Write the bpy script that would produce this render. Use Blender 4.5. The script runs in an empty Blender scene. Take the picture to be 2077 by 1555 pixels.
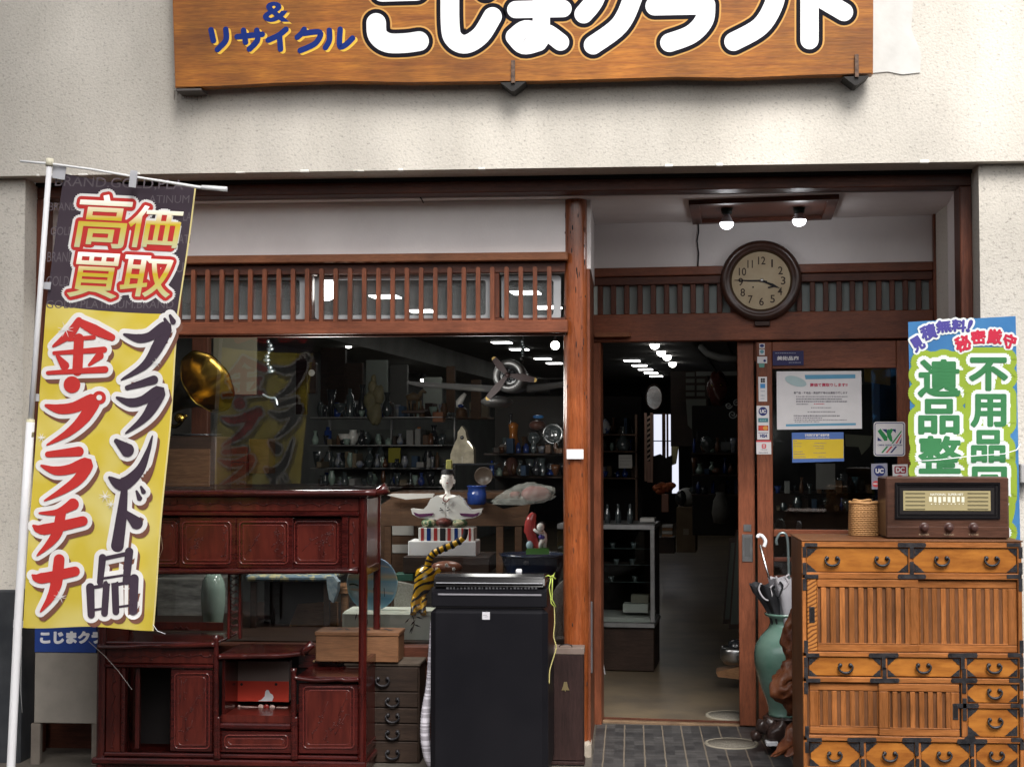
import bpy, bmesh, math, random
from mathutils import Vector, Matrix
R = math.radians
random.seed(7)
scene = bpy.context.scene
COL = scene.collection

# ---------------------------------------------------------------- camera
W_PX, H_PX, F_PX = 2077.0, 1555.0, 3000.0
YAW, PITCH, EYE = math.atan(240/3000), math.atan(129/3000), 1.335
cd = bpy.data.cameras.new('camera'); cam = bpy.data.objects.new('camera', cd); COL.objects.link(cam)
cam.location = (0, 0, EYE); cam.rotation_euler = (R(90)+PITCH, 0, YAW)
cd.sensor_fit = 'HORIZONTAL'; cd.angle_x = 2*math.atan(W_PX/2/F_PX); cd.clip_start = .05; cd.clip_end = 400
scene.camera = cam
# ---------------------------------------------------------------- sky, sun, exposure
SUN_EL, SUN_AZ = R(48), R(168)
world = bpy.data.worlds.new('World'); scene.world = world; world.use_nodes = True
wn = world.node_tree; bg = wn.nodes['Background']; sky = wn.nodes.new('ShaderNodeTexSky')
sky.sky_type = 'NISHITA'; sky.sun_disc = False; sky.sun_elevation = SUN_EL; sky.sun_rotation = SUN_AZ
sky.dust_density = 4; sky.air_density = 1.0; sky.ozone_density = 1.0
hs = wn.nodes.new('ShaderNodeHueSaturation'); hs.inputs['Saturation'].default_value = .28   # overcast: the cloud cover greys the sky
wn.links.new(sky.outputs['Color'], hs.inputs['Color']); wn.links.new(hs.outputs['Color'], bg.inputs['Color'])
bg.inputs['Strength'].default_value = .13
sl = bpy.data.lights.new('sun', 'SUN'); sl.energy = 2.15; sl.angle = R(30); sl.color = (1, .98, .945)
sun = bpy.data.objects.new('sun', sl); COL.objects.link(sun)
sun.rotation_euler = (R(90)-SUN_EL, 0, R(180)-SUN_AZ)
scene.view_settings.view_transform = 'Standard'; scene.view_settings.look = 'None'
scene.view_settings.exposure = .85; scene.view_settings.gamma = 1
try:
    scene.cycles.max_bounces = 8; scene.cycles.transparent_max_bounces = 16; scene.cycles.use_denoising = True
    scene.cycles.sample_clamp_indirect = 4; scene.cycles.caustics_reflective = False; scene.cycles.caustics_refractive = False
except Exception: pass

# ---------------------------------------------------------------- camera maths: photograph pixel -> point on a plane of the place
FW = Vector((-math.sin(YAW)*math.cos(PITCH), math.cos(YAW)*math.cos(PITCH), math.sin(PITCH)))
RT = Vector((math.cos(YAW), math.sin(YAW), 0)); UP = RT.cross(FW); EYEP = Vector((0, 0, EYE))
def ray(px, py): return FW + RT*((px-1038.5)/F_PX) - UP*((py-777.5)/F_PX)
class Pl:
    """a vertical plane, `dist` from the eye, turned `ang` clockwise from the street front; s along it, d behind it, z up"""
    def __init__(s, ang, dist):
        s.e = Vector((math.cos(ang), -math.sin(ang), 0)); s.n = Vector((math.sin(ang), math.cos(ang), 0)); s.dist = dist; s.ang = ang
    def at(s, px, py, lift=0):
        r = ray(px, py); return r*((s.dist-lift)/r.dot(s.n)) + EYEP
    def sz(s, px, py):
        p = s.at(px, py); return p.dot(s.e), p.z
    def w(s, a, d, z): return s.e*a + s.n*(s.dist+d) + Vector((0, 0, z))
    def u(s, px): return px*s.dist/F_PX            # pixels to metres here
SKEW = R(5.2)
def FP(y): return Pl(0, y)
def IP(d): return Pl(SKEW, d)

# ---------------------------------------------------------------- mesh builder
class M:
    def __init__(s, P=None): s.b = bmesh.new(); s.P = P or FP(0); s.nst = 0
    def _v(s, p): return s.b.verts.new(s.P.w(*p))
    def face(s, pts, smooth=False):
        try:
            f = s.b.faces.new([s._v(p) for p in pts]); f.smooth = smooth
        except ValueError: pass
        return s
    def box(s, s0, s1, d0, d1, z0, z1, bev=0):
        if s0 > s1: s0, s1 = s1, s0
        if d0 > d1: d0, d1 = d1, d0
        if z0 > z1: z0, z1 = z1, z0
        b = min(bev, (s1-s0)*.45, (d1-d0)*.45, (z1-z0)*.45)
        lo, hi = (s0, d0, z0), (s1, d1, z1)
        if b <= 0:
            v = [s._v((lo[0] if i & 1 == 0 else hi[0], lo[1] if i & 2 == 0 else hi[1], lo[2] if i & 4 == 0 else hi[2])) for i in range(8)]
            for q in ((0,1,5,4),(1,3,7,5),(3,2,6,7),(2,0,4,6),(4,5,7,6),(0,2,3,1)): s.b.faces.new([v[i] for i in q])
            return s
        c = {}
        for i in range(8):
            sg = [(i >> k) & 1 for k in range(3)]
            base = [hi[k] if sg[k] else lo[k] for k in range(3)]
            for ax in range(3):
                p = [base[k] if k == ax else base[k]+(-b if sg[k] else b) for k in range(3)]
                c[i, ax] = s._v(p)
        def nf(l):
            try: s.b.faces.new(l)
            except ValueError: pass
        for ax in range(3):
            o = [k for k in range(3) if k != ax]
            for side in (0, 1):
                q = []
                for a_, b_ in ((0,0),(1,0),(1,1),(0,1)):
                    i = (side << ax) | (a_ << o[0]) | (b_ << o[1]); q.append(c[i, ax])
                nf(q)
            for a_ in (0, 1):
                for b_ in (0, 1):
                    i0 = (a_ << o[0]) | (b_ << o[1]); i1 = i0 | (1 << ax)
                    nf([c[i0, o[0]], c[i1, o[0]], c[i1, o[1]], c[i0, o[1]]])
        for i in range(8): nf([c[i, 0], c[i, 1], c[i, 2]])
        return s
    def pane(s, s0, s1, d, z0, z1):
        return s.face([(s0, d, z0), (s1, d, z0), (s1, d, z1), (s0, d, z1)])
    def pbox(s, x0, y0, x1, y1, d0, d1, bev=0):
        ym, xm = (y0+y1)/2, (x0+x1)/2
        a, b = s.P.sz(x0, ym)[0], s.P.sz(x1, ym)[0]
        return s.box(a, b, d0, d1, s.P.sz(xm, y1)[1], s.P.sz(xm, y0)[1], bev)
    def poly(s, pts, d0, d1):
        """closed outline of (s, z), extruded from d0 to d1"""
        area = sum(pts[i][0]*pts[(i+1) % len(pts)][1]-pts[(i+1) % len(pts)][0]*pts[i][1] for i in range(len(pts)))
        if area < 0: pts = pts[::-1]
        f = [s._v((a, d0, z)) for a, z in pts]; k = [s._v((a, d1, z)) for a, z in pts]
        n = len(pts)
        try:
            s.b.faces.new(f); s.b.faces.new(k[::-1])
            for i in range(n): s.b.faces.new([f[i], k[i], k[(i+1) % n], f[(i+1) % n]])
        except ValueError: pass
        return s
    def ppoly(s, pp, d0, d1): return s.poly([s.P.sz(*p) for p in pp], d0, d1)
    def tube(s, pts, r, n=8, cap=True, flat=1.0):
        pts = [Vector(s.P.w(*p)) for p in pts]; N = len(pts)
        rr = r if isinstance(r, (list, tuple)) else [r]*N
        rings = []; ref = None
        for i, p in enumerate(pts):
            t = (pts[min(i+1, N-1)]-pts[max(i-1, 0)]).normalized()
            if ref is None: ref = Vector((0, 0, 1)) if abs(t.z) < .9 else Vector((0, 1, 0))
            a = t.cross(ref)
            if a.length < 1e-6: a = t.cross(Vector((1, 0, 0)))
            a.normalize(); b = a.cross(t).normalized(); ref = b
            rings.append([s.b.verts.new(p+a*math.cos(2*math.pi*k/n)*rr[i]+b*math.sin(2*math.pi*k/n)*rr[i]*flat) for k in range(n)])
        for i in range(N-1):
            for k in range(n):
                f = s.b.faces.new([rings[i][k], rings[i][(k+1) % n], rings[i+1][(k+1) % n], rings[i+1][k]]); f.smooth = True
        if cap:
            s.b.faces.new(rings[0][::-1]); s.b.faces.new(rings[-1])
        return s
    def ptube(s, pp, r, d=0, n=8, **k):
        """pixel path on the plane; third value of a point = its own depth"""
        return s.tube([(*((q := s.P.sz(p[0], p[1]))[:1]), p[2] if len(p) > 2 else d, q[1]) for p in pp], r, n, **k)
    def lathe(s, prof, c, n=24, sy=1.0, sx=1.0, wob=None):
        """profile of (radius, z) turned about a vertical axis at (s, d)"""
        rings = []
        for r, z in prof:
            if r < 1e-5: rings.append([s._v((c[0], c[1], z))])
            else:
                ring = []
                for k in range(n):
                    a = 2*math.pi*k/n; q = r*(1+(wob(a, z) if wob else 0))
                    ring.append(s._v((c[0]+math.cos(a)*q*sx, c[1]+math.sin(a)*q*sy, z)))
                rings.append(ring)
        for A, B in zip(rings, rings[1:]):
            for k in range(n):
                l = [A[k % len(A)], A[(k+1) % len(A)], B[(k+1) % len(B)], B[k % len(B)]]
                l2 = []
                for v in l:
                    if v not in l2: l2.append(v)
                if len(l2) > 2:
                    f = s.b.faces.new(l2); f.smooth = True
        return s
    def disc(s, prof, c, n=32, sx=1.0, sz=1.0):
        """profile of (radius, d) turned about an axis that points out of the plane at (s, z)"""
        rings = []
        for r, d in prof:
            if r < 1e-5: rings.append([s._v((c[0], d, c[1]))])
            else: rings.append([s._v((c[0]+math.cos(2*math.pi*k/n)*r*sx, d, c[1]+math.sin(2*math.pi*k/n)*r*sz)) for k in range(n)])
        for A, B in zip(rings, rings[1:]):
            for k in range(n):
                l2 = []
                for v in (A[k % len(A)], A[(k+1) % len(A)], B[(k+1) % len(B)], B[k % len(B)]):
                    if v not in l2: l2.append(v)
                if len(l2) > 2:
                    f = s.b.faces.new(l2); f.smooth = True
        return s
    def ball(s, c, r, n=16, m=10, wob=None):
        rx, ry, rz = r if isinstance(r, (tuple, list)) else (r, r, r)
        rings = []
        for j in range(m+1):
            t = math.pi*j/m
            cnt = 1 if j in (0, m) else n
            ring = []
            for k in range(cnt):
                a = 2*math.pi*k/n; q = 1+(wob(a, t) if wob else 0)
                ring.append(s._v((c[0]+math.sin(t)*math.cos(a)*rx*q, c[1]+math.sin(t)*math.sin(a)*ry*q, c[2]+math.cos(t)*rz*q)))
            rings.append(ring)
        for A, B in zip(rings, rings[1:]):
            for k in range(n):
                l2 = []
                for v in (A[k % len(A)], A[(k+1) % len(A)], B[(k+1) % len(B)], B[k % len(B)]):
                    if v not in l2: l2.append(v)
                if len(l2) > 2:
                    f = s.b.faces.new(l2); f.smooth = True
        return s
    # ---- flat printed or cut-out shapes on a surface: surf(px, py, lift) -> point
    def stroke(s, pp, w, surf, lift=.001, smooth=True, cap=7):
        s.nst += 1; lift += s.nst*.00012*(1 if lift >= 0 else -1)
        ww = list(w) if isinstance(w, (list, tuple)) else [w]*len(pp)
        if smooth and len(pp) > 2: pp, ww = spline(pp, ww)
        N = len(pp); L = []; Rr = []
        tg = []
        for i in range(N):
            a, b = pp[max(i-1, 0)], pp[min(i+1, N-1)]
            l = math.hypot(b[0]-a[0], b[1]-a[1]) or 1; tg.append(((b[0]-a[0])/l, (b[1]-a[1])/l))
        poly = []
        for i in range(N): poly.append((pp[i][0]-tg[i][1]*ww[i]/2, pp[i][1]+tg[i][0]*ww[i]/2))
        def capf(i, sgn):
            out = []
            base = math.atan2(tg[i][1], tg[i][0])
            for k in range(1, cap):
                a = base+(math.pi/2-math.pi*k/cap)*1.0 if sgn > 0 else base-(math.pi/2+math.pi*k/cap)
                out.append((pp[i][0]+math.cos(a)*ww[i]/2, pp[i][1]+math.sin(a)*ww[i]/2))
            return out
        left = poly; right = [(pp[i][0]+tg[i][1]*ww[i]/2, pp[i][1]-tg[i][0]*ww[i]/2) for i in range(N)]
        V = lambda p: s.b.verts.new(surf(p[0], p[1], lift))
        lv = [V(p) for p in left]; rv = [V(p) for p in right]
        for i in range(N-1): s.b.faces.new([lv[i], rv[i], rv[i+1], lv[i+1]][::-1])
        if cap:
            s.b.faces.new([lv[-1]]+[V(p) for p in capf(N-1, 1)]+[rv[-1]])
            s.b.faces.new([rv[0]]+[V(p) for p in capf(0, -1)]+[lv[0]])
        return s
    def flat(s, pp, surf, lift=.001):
        try: s.b.faces.new([s.b.verts.new(surf(x, y, lift)) for x, y in pp])
        except ValueError: pass
        return s
    def text(s, t, fit, surf, lift=.001, bold=0.0, out=0.0, nout=12, rot=0, shear=0, cut=0, keep=False):
        """lettering fitted to a pixel box; `out` px of outline by shifted copies, each a hair higher than the last"""
        vs, fs = glyph(t, bold)
        x0, x1 = min(v[0] for v in vs), max(v[0] for v in vs); y0, y1 = min(v[1] for v in vs), max(v[1] for v in vs)
        fx0, fy0, fx1, fy1 = fit; sx = (fx1-fx0)/(x1-x0); sy = (fy1-fy0)/(y1-y0)
        if keep: sx = sy = min(sx, sy)
        cx, cy = (fx0+fx1)/2, (fy0+fy1)/2; c, n = math.cos(rot), math.sin(rot)
        P = []
        for x, y in vs:
            X = (x-(x0+x1)/2)*sx; Y = -(y-(y0+y1)/2)*sy; X -= Y*shear
            P.append((cx+X*c-Y*n, cy+X*n+Y*c))
        if cut: P, fs = subdivide2d(P, fs, cut)
        offs = [(0, 0)] if out <= 0 else [(out*math.cos(2*math.pi*k/nout), out*math.sin(2*math.pi*k/nout)) for k in range(nout)]
        for k, (ox, oy) in enumerate(offs):
            V = [s.b.verts.new(surf(x+ox, y+oy, lift+k*.00006)) for x, y in P]
            for f in fs:
                try: s.b.faces.new([V[i] for i in f])
                except ValueError: pass
        return s
    def build(s, name, mat, T=None, sub=None):
        bmesh.ops.recalc_face_normals(s.b, faces=s.b.faces) if s.nst == 0 and len(s.b.faces) < 60000 else None
        me = bpy.data.meshes.new(name); s.b.to_mesh(me); s.b.free()
        me.materials.append(mat); o = bpy.data.objects.new(name, me); COL.objects.link(o)
        if T is not None:
            if sub is not None: o.parent = sub; T.parts.append((o, sub))
            else: T.parts.append((o, None))
        return o
def spline(pp, ww, k=6):
    op, ow = [], []
    N = len(pp)
    for i in range(N-1):
        p0, p1, p2, p3 = pp[max(i-1, 0)], pp[i], pp[i+1], pp[min(i+2, N-1)]
        for j in range(k):
            t = j/k
            op.append(tuple(.5*(2*p1[a]+(p2[a]-p0[a])*t+(2*p0[a]-5*p1[a]+4*p2[a]-p3[a])*t*t+(3*p1[a]-p0[a]-3*p2[a]+p3[a])*t**3) for a in range(len(p1))))
            ow.append(ww[i]+(ww[i+1]-ww[i])*t)
    op.append(tuple(pp[-1])); ow.append(ww[-1]); return op, ow
_g = {}
def glyph(t, bold):
    if (t, bold) not in _g:
        c = bpy.data.curves.new('lettering', 'FONT'); c.body = t; c.offset = bold; c.fill_mode = 'BOTH'; c.resolution_u = 4
        o = bpy.data.objects.new('lettering', c); COL.objects.link(o)
        m = bpy.data.meshes.new_from_object(o.evaluated_get(bpy.context.evaluated_depsgraph_get()))
        _g[t, bold] = ([(v.co.x, v.co.y) for v in m.vertices], [tuple(p.vertices) for p in m.polygons])
        bpy.data.objects.remove(o); bpy.data.curves.remove(c); bpy.data.meshes.remove(m)
    return _g[t, bold]
def subdivide2d(P, fs, step):
    b = bmesh.new(); V = [b.verts.new((x, y, 0)) for x, y in P]
    for f in fs:
        try: b.faces.new([V[i] for i in f])
        except ValueError: pass
    for ax in (0, 1):
        lo, hi = min(p[ax] for p in P), max(p[ax] for p in P); q = math.ceil(lo/step)*step
        while q < hi:
            co = Vector((q, 0, 0)) if ax == 0 else Vector((0, q, 0)); no = Vector((1, 0, 0)) if ax == 0 else Vector((0, 1, 0))
            bmesh.ops.bisect_plane(b, geom=b.verts[:]+b.edges[:]+b.faces[:], plane_co=co, plane_no=no); q += step
    b.verts.index_update()
    r = [(v.co.x, v.co.y) for v in b.verts], [[v.index for v in f.verts] for f in b.faces]; b.free(); return r

# ---------------------------------------------------------------- things
THINGS = []
class T:
    """one thing: an Empty at its base that parents its parts"""
    def __init__(s, name, label, cat, group=None):
        s.o = bpy.data.objects.new(name, None); COL.objects.link(s.o); s.o.empty_display_size = .1
        s.o['label'] = label; s.o['category'] = cat
        if group: s.o['group'] = group
        s.parts = []; s.done = False; THINGS.append(s)
    def fin(s):
        if s.done: return
        s.done = True
        if not s.parts: return
        vs = [v.co for o, sub in s.parts for v in o.data.vertices]
        if not vs: return
        base = Vector(((min(v.x for v in vs)+max(v.x for v in vs))/2, (min(v.y for v in vs)+max(v.y for v in vs))/2, min(v.z for v in vs)))
        s.o.location = base
        for o, sub in s.parts:
            o.data.transform(Matrix.Translation(-base))
            if sub is None: o.parent = s.o
def dup(t, delta, label, group=None):
    t.fin(); r = t.o.copy(); COL.objects.link(r); r.location = t.o.location+Vector(delta); r['label'] = label
    if group: r['group'] = group
    for ch in [o for o, sub in t.parts if sub is None]:
        c = ch.copy(); COL.objects.link(c); c.parent = r
        for g in [o for o, sub in t.parts if sub is ch]:
            d = g.copy(); COL.objects.link(d); d.parent = c
    return r
def single(o, label, cat, group=None):
    """a thing that is one mesh: its origin goes to its base"""
    vs = [v.co for v in o.data.vertices]
    base = Vector(((min(v.x for v in vs)+max(v.x for v in vs))/2, (min(v.y for v in vs)+max(v.y for v in vs))/2, min(v.z for v in vs)))
    o.data.transform(Matrix.Translation(-base)); o.location = base
    o['label'] = label; o['category'] = cat
    if group: o['group'] = group
    return o
def struct(o, kind='structure'): o['kind'] = kind; return o

# ---------------------------------------------------------------- materials
def mat(name, c, rough=.5, c2=None, ns=8, det=4, amt=(.35, .65), bump=0, bs=60, metal=0, spec=.3, coat=0, stretch=None, emis=None, es=0, trans=0, ior=1.45, rvar=0, alpha=1):
    m = bpy.data.materials.new(name); m.use_nodes = True; nt = m.node_tree; p = nt.nodes['Principled BSDF']
    c = tuple(c)+(1,); p.inputs['Base Color'].default_value = c; p.inputs['Roughness'].default_value = rough
    p.inputs['Metallic'].default_value = metal; p.inputs['Specular IOR Level'].default_value = spec
    p.inputs['Coat Weight'].default_value = coat; p.inputs['Coat Roughness'].default_value = .12
    p.inputs['IOR'].default_value = ior; p.inputs['Transmission Weight'].default_value = trans; p.inputs['Alpha'].default_value = alpha
    if emis: p.inputs['Emission Color'].default_value = tuple(emis)+(1,); p.inputs['Emission Strength'].default_value = es
    tc = nt.nodes.new('ShaderNodeTexCoord'); mp = nt.nodes.new('ShaderNodeMapping'); nt.links.new(tc.outputs['Object'], mp.inputs['Vector'])
    if stretch: mp.inputs['Scale'].default_value = stretch
    if c2:
        n = nt.nodes.new('ShaderNodeTexNoise'); n.inputs['Scale'].default_value = ns; n.inputs['Detail'].default_value = det; n.inputs['Roughness'].default_value = .6
        nt.links.new(mp.outputs['Vector'], n.inputs['Vector'])
        r = nt.nodes.new('ShaderNodeMapRange'); r.inputs['From Min'].default_value = amt[0]; r.inputs['From Max'].default_value = amt[1]
        nt.links.new(n.outputs['Fac'], r.inputs['Value'])
        x = nt.nodes.new('ShaderNodeMix'); x.data_type = 'RGBA'; x.inputs['A'].default_value = c; x.inputs['B'].default_value = tuple(c2)+(1,)
        nt.links.new(r.outputs['Result'], x.inputs['Factor']); nt.links.new(x.outputs['Result'], p.inputs['Base Color'])
        if rvar:
            r2 = nt.nodes.new('ShaderNodeMapRange'); r2.inputs['To Min'].default_value = max(.02, rough-rvar); r2.inputs['To Max'].default_value = min(1, rough+rvar)
            nt.links.new(n.outputs['Fac'], r2.inputs['Value']); nt.links.new(r2.outputs['Result'], p.inputs['Roughness'])
    if bump:
        n = nt.nodes.new('ShaderNodeTexNoise'); n.inputs['Scale'].default_value = bs; n.inputs['Detail'].default_value = 3
        nt.links.new(tc.outputs['Object'] if not stretch else mp.outputs['Vector'], n.inputs['Vector'])
        b = nt.nodes.new('ShaderNodeBump'); b.inputs['Strength'].default_value = 1; b.inputs['Distance'].default_value = bump
        nt.links.new(n.outputs['Fac'], b.inputs['Height']); nt.links.new(b.outputs['Normal'], p.inputs['Normal'])
    m['nodes'] = ''
    return m
def wood(name, dark, light, rough=.4, axis='x', ns=6, coat=0, bump=.0006, spec=.3, rings=False, amt=(.3, .7), st=14):
    st = {'x': (1.2, st, st), 'z': (st, st, 1.2), 'y': (st, 1.2, st)}[axis]
    m = mat(name, dark, rough, light, ns=ns, det=6, amt=amt, bump=bump, bs=ns*2.2, coat=coat, stretch=st, spec=spec, rvar=.08)
    nt = m.node_tree
    # slow blotches over the grain, as an old finish has
    x = next(n for n in nt.nodes if n.type == 'MIX'); p = nt.nodes['Principled BSDF']
    tc = next(n for n in nt.nodes if n.type == 'TEX_COORD')
    n = nt.nodes.new('ShaderNodeTexNoise'); n.inputs['Scale'].default_value = 3.5; n.inputs['Detail'].default_value = 3; nt.links.new(tc.outputs['Object'], n.inputs['Vector'])
    r = nt.nodes.new('ShaderNodeMapRange'); r.inputs['From Min'].default_value = .3; r.inputs['From Max'].default_value = .7
    r.inputs['To Min'].default_value = .62; r.inputs['To Max'].default_value = 1.28; nt.links.new(n.outputs['Fac'], r.inputs['Value'])
    h = nt.nodes.new('ShaderNodeHueSaturation'); nt.links.new(r.outputs['Result'], h.inputs['Value']); nt.links.new(x.outputs['Result'], h.inputs['Color'])
    mp = next(n for n in nt.nodes if n.type == 'MAPPING'); f = nt.nodes.new('ShaderNodeTexNoise'); f.inputs['Scale'].default_value = ns*5; f.inputs['Detail'].default_value = 3
    nt.links.new(mp.outputs['Vector'], f.inputs['Vector'])
    r3 = nt.nodes.new('ShaderNodeMapRange'); r3.inputs['From Min'].default_value = .35; r3.inputs['From Max'].default_value = .6; r3.inputs['To Min'].default_value = .78; r3.inputs['To Max'].default_value = 1.08
    nt.links.new(f.outputs['Fac'], r3.inputs['Value']); h3 = nt.nodes.new('ShaderNodeHueSaturation'); nt.links.new(r3.outputs['Result'], h3.inputs['Value']); nt.links.new(h.outputs['Color'], h3.inputs['Color'])
    nt.links.new(h3.outputs['Color'], p.inputs['Base Color'])
    return m
def glass_mat(name, tint=(.95, .965, .96), f=1.78, rough=0.0):
    """a thin pane: clear, with the mirror of both its faces"""
    m = bpy.data.materials.new(name); m.use_nodes = True; nt = m.node_tree; nt.nodes.clear()
    o = nt.nodes.new('ShaderNodeOutputMaterial'); t = nt.nodes.new('ShaderNodeBsdfTransparent'); g = nt.nodes.new('ShaderNodeBsdfGlossy'); x = nt.nodes.new('ShaderNodeMixShader'); fr = nt.nodes.new('ShaderNodeFresnel')
    t.inputs['Color'].default_value = tuple(tint)+(1,); g.inputs['Roughness'].default_value = rough; fr.inputs['IOR'].default_value = f
    nt.links.new(fr.outputs['Fac'], x.inputs['Fac']); nt.links.new(t.outputs[0], x.inputs[1]); nt.links.new(g.outputs[0], x.inputs[2]); nt.links.new(x.outputs[0], o.inputs[0])
    return m
def lamp_mat(name, c, s):
    m = bpy.data.materials.new(name); m.use_nodes = True; nt = m.node_tree; nt.nodes.clear()
    o = nt.nodes.new('ShaderNodeOutputMaterial'); e = nt.nodes.new('ShaderNodeEmission'); e.inputs['Color'].default_value = tuple(c)+(1,); e.inputs['Strength'].default_value = s
    nt.links.new(e.outputs[0], o.inputs[0]); return m
def join(a, b_):
    """surface pattern goes into the mesh of the part that carries it, as a second material"""
    bm = bmesh.new(); bm.from_mesh(a.data); n = len(bm.faces); bm.from_mesh(b_.data); bm.faces.ensure_lookup_table()
    k = len(a.data.materials)
    for f in bm.faces[n:]: f.material_index = k
    a.data.materials.append(b_.data.materials[0]); bm.to_mesh(a.data); bm.free()
    for t in THINGS: t.parts = [q for q in t.parts if q[0] is not b_]
    bpy.data.objects.remove(b_); return a
def dusty_glass(name, c, w):
    m = glass_mat(name); nt = m.node_tree; o = next(n for n in nt.nodes if n.type == 'OUTPUT_MATERIAL'); d = nt.nodes.new('ShaderNodeBsdfDiffuse'); d.inputs['Color'].default_value = tuple(c)+(1,)
    s = o.inputs[0].links[0].from_socket; x = nt.nodes.new('ShaderNodeMixShader'); x.inputs[0].default_value = w
    nt.links.new(s, x.inputs[1]); nt.links.new(d.outputs[0], x.inputs[2]); nt.links.new(x.outputs[0], o.inputs[0]); return m
def plain(name, c, rough=.6, **k):
    c2 = tuple(min(1, q*.94) for q in c); return mat(name, c, rough, c2, ns=14, **k)
# ---------------------------------------------------------------- palette
m_stucco = mat('rough_stucco', (.65, .608, .545), .95, (.555, .516, .455), ns=2.2, det=8, amt=(.25, .75), bump=.0024, bs=110, spec=.1)
def pit_stucco(m):
    nt = m.node_tree; p = nt.nodes['Principled BSDF']; x = next(n for n in nt.nodes if n.type == 'MIX'); tc = next(n for n in nt.nodes if n.type == 'TEX_COORD')
    n = nt.nodes.new('ShaderNodeTexNoise'); n.inputs['Scale'].default_value = 72; n.inputs['Detail'].default_value = 4; n.inputs['Roughness'].default_value = .7
    mp = nt.nodes.new('ShaderNodeMapping'); mp.inputs['Scale'].default_value = (.9, 1, 1.3); nt.links.new(tc.outputs['Object'], mp.inputs['Vector']); nt.links.new(mp.outputs['Vector'], n.inputs['Vector'])
    r = nt.nodes.new('ShaderNodeMapRange'); r.inputs['From Min'].default_value = .30; r.inputs['From Max'].default_value = .46; r.inputs['To Min'].default_value = .60; r.inputs['To Max'].default_value = 1.0
    nt.links.new(n.outputs['Fac'], r.inputs['Value'])
    h = nt.nodes.new('ShaderNodeHueSaturation'); nt.links.new(r.outputs['Result'], h.inputs['Value']); nt.links.new(x.outputs['Result'], h.inputs['Color'])
    # grime runs: long upright streaks of soot
    n2 = nt.nodes.new('ShaderNodeTexNoise'); n2.inputs['Scale'].default_value = 1.7; n2.inputs['Detail'].default_value = 5
    mp2 = nt.nodes.new('ShaderNodeMapping'); mp2.inputs['Scale'].default_value = (1, 1, .35); nt.links.new(tc.outputs['Object'], mp2.inputs['Vector']); nt.links.new(mp2.outputs['Vector'], n2.inputs['Vector'])
    r2 = nt.nodes.new('ShaderNodeMapRange'); r2.inputs['From Min'].default_value = .35; r2.inputs['From Max'].default_value = .62; r2.inputs['To Min'].default_value = .74; r2.inputs['To Max'].default_value = 1.05
    nt.links.new(n2.outputs['Fac'], r2.inputs['Value'])
    h2 = nt.nodes.new('ShaderNodeHueSaturation'); nt.links.new(r2.outputs['Result'], h2.inputs['Value']); nt.links.new(h.outputs['Color'], h2.inputs['Color'])
    nt.links.new(h2.outputs['Color'], p.inputs['Base Color'])
pit_stucco(m_stucco)
m_patch = mat('smooth_white_plaster', (.60, .59, .565), .8, (.50, .49, .465), ns=5, bump=.0015, bs=20)
m_chip = plain('chipped_white_paint', (.75, .73, .68), .8)
m_plaster = mat('white_wall_plaster', (.78, .73, .71), .85, (.70, .65, .635), ns=3, bump=.0008, bs=120)
m_dark = wood('dark_brown_timber', (.055, .017, .010), (.11, .036, .020), .45, 'x', ns=7)
m_darkz = wood('dark_brown_upright_timber', (.065, .019, .011), (.125, .039, .02), .45, 'z', ns=7)
m_red = wood('red_brown_timber', (.13, .040, .019), (.20, .062, .03), .42, 'x', ns=6)
m_redz = wood('red_brown_upright_timber', (.125, .039, .019), (.20, .063, .03), .42, 'z', ns=6)
m_rail = wood('worn_tan_rail', (.15, .052, .022), (.22, .085, .038), .5, 'x', ns=6)
m_post = wood('polished_cedar_post', (.17, .040, .011), (.29, .078, .022), .28, 'z', ns=5, coat=.4, spec=.5)
m_slate = mat('black_slate', (.022, .024, .028), .45, (.04, .042, .046), ns=7, bump=.002, bs=14)
m_conc = mat('worn_concrete', (.11, .095, .078), .85, (.07, .06, .05), ns=4, det=8, bump=.003, bs=70)
m_stone = mat('pale_stone', (.42, .36, .29), .8, (.30, .25, .2), ns=14, bump=.003, bs=40)
m_black = plain('black_gap', (.008, .007, .007), .7)
m_steel = mat('brushed_steel', (.55, .55, .55), .3, (.4, .4, .4), ns=30, metal=1)
m_iron = mat('black_iron', (.022, .021, .024), .42, (.05, .047, .05), ns=30, bump=.0008, bs=120, metal=.55)
m_white = plain('white_plastic', (.72, .72, .74), .35)
m_ink = plain('black_ink', (.012, .011, .013), .6)
m_glass = glass_mat('window_glass')
m_glassclear = glass_mat('showcase_glass', (.9, .93, .92), 1.5)
m_dusty = dusty_glass('dusty_pane', (.33, .35, .35), .30); m_frost = dusty_glass('grey_green_pane', (.34, .37, .355), .66)
m_lamp = lamp_mat('lit_lamp', (1, .98, .95), 6)
m_lampw = lamp_mat('lit_globe', (1, .96, .9), 9)
m_bulb = lamp_mat('lit_bulb', (.95, .96, 1.0), 5)

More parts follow.
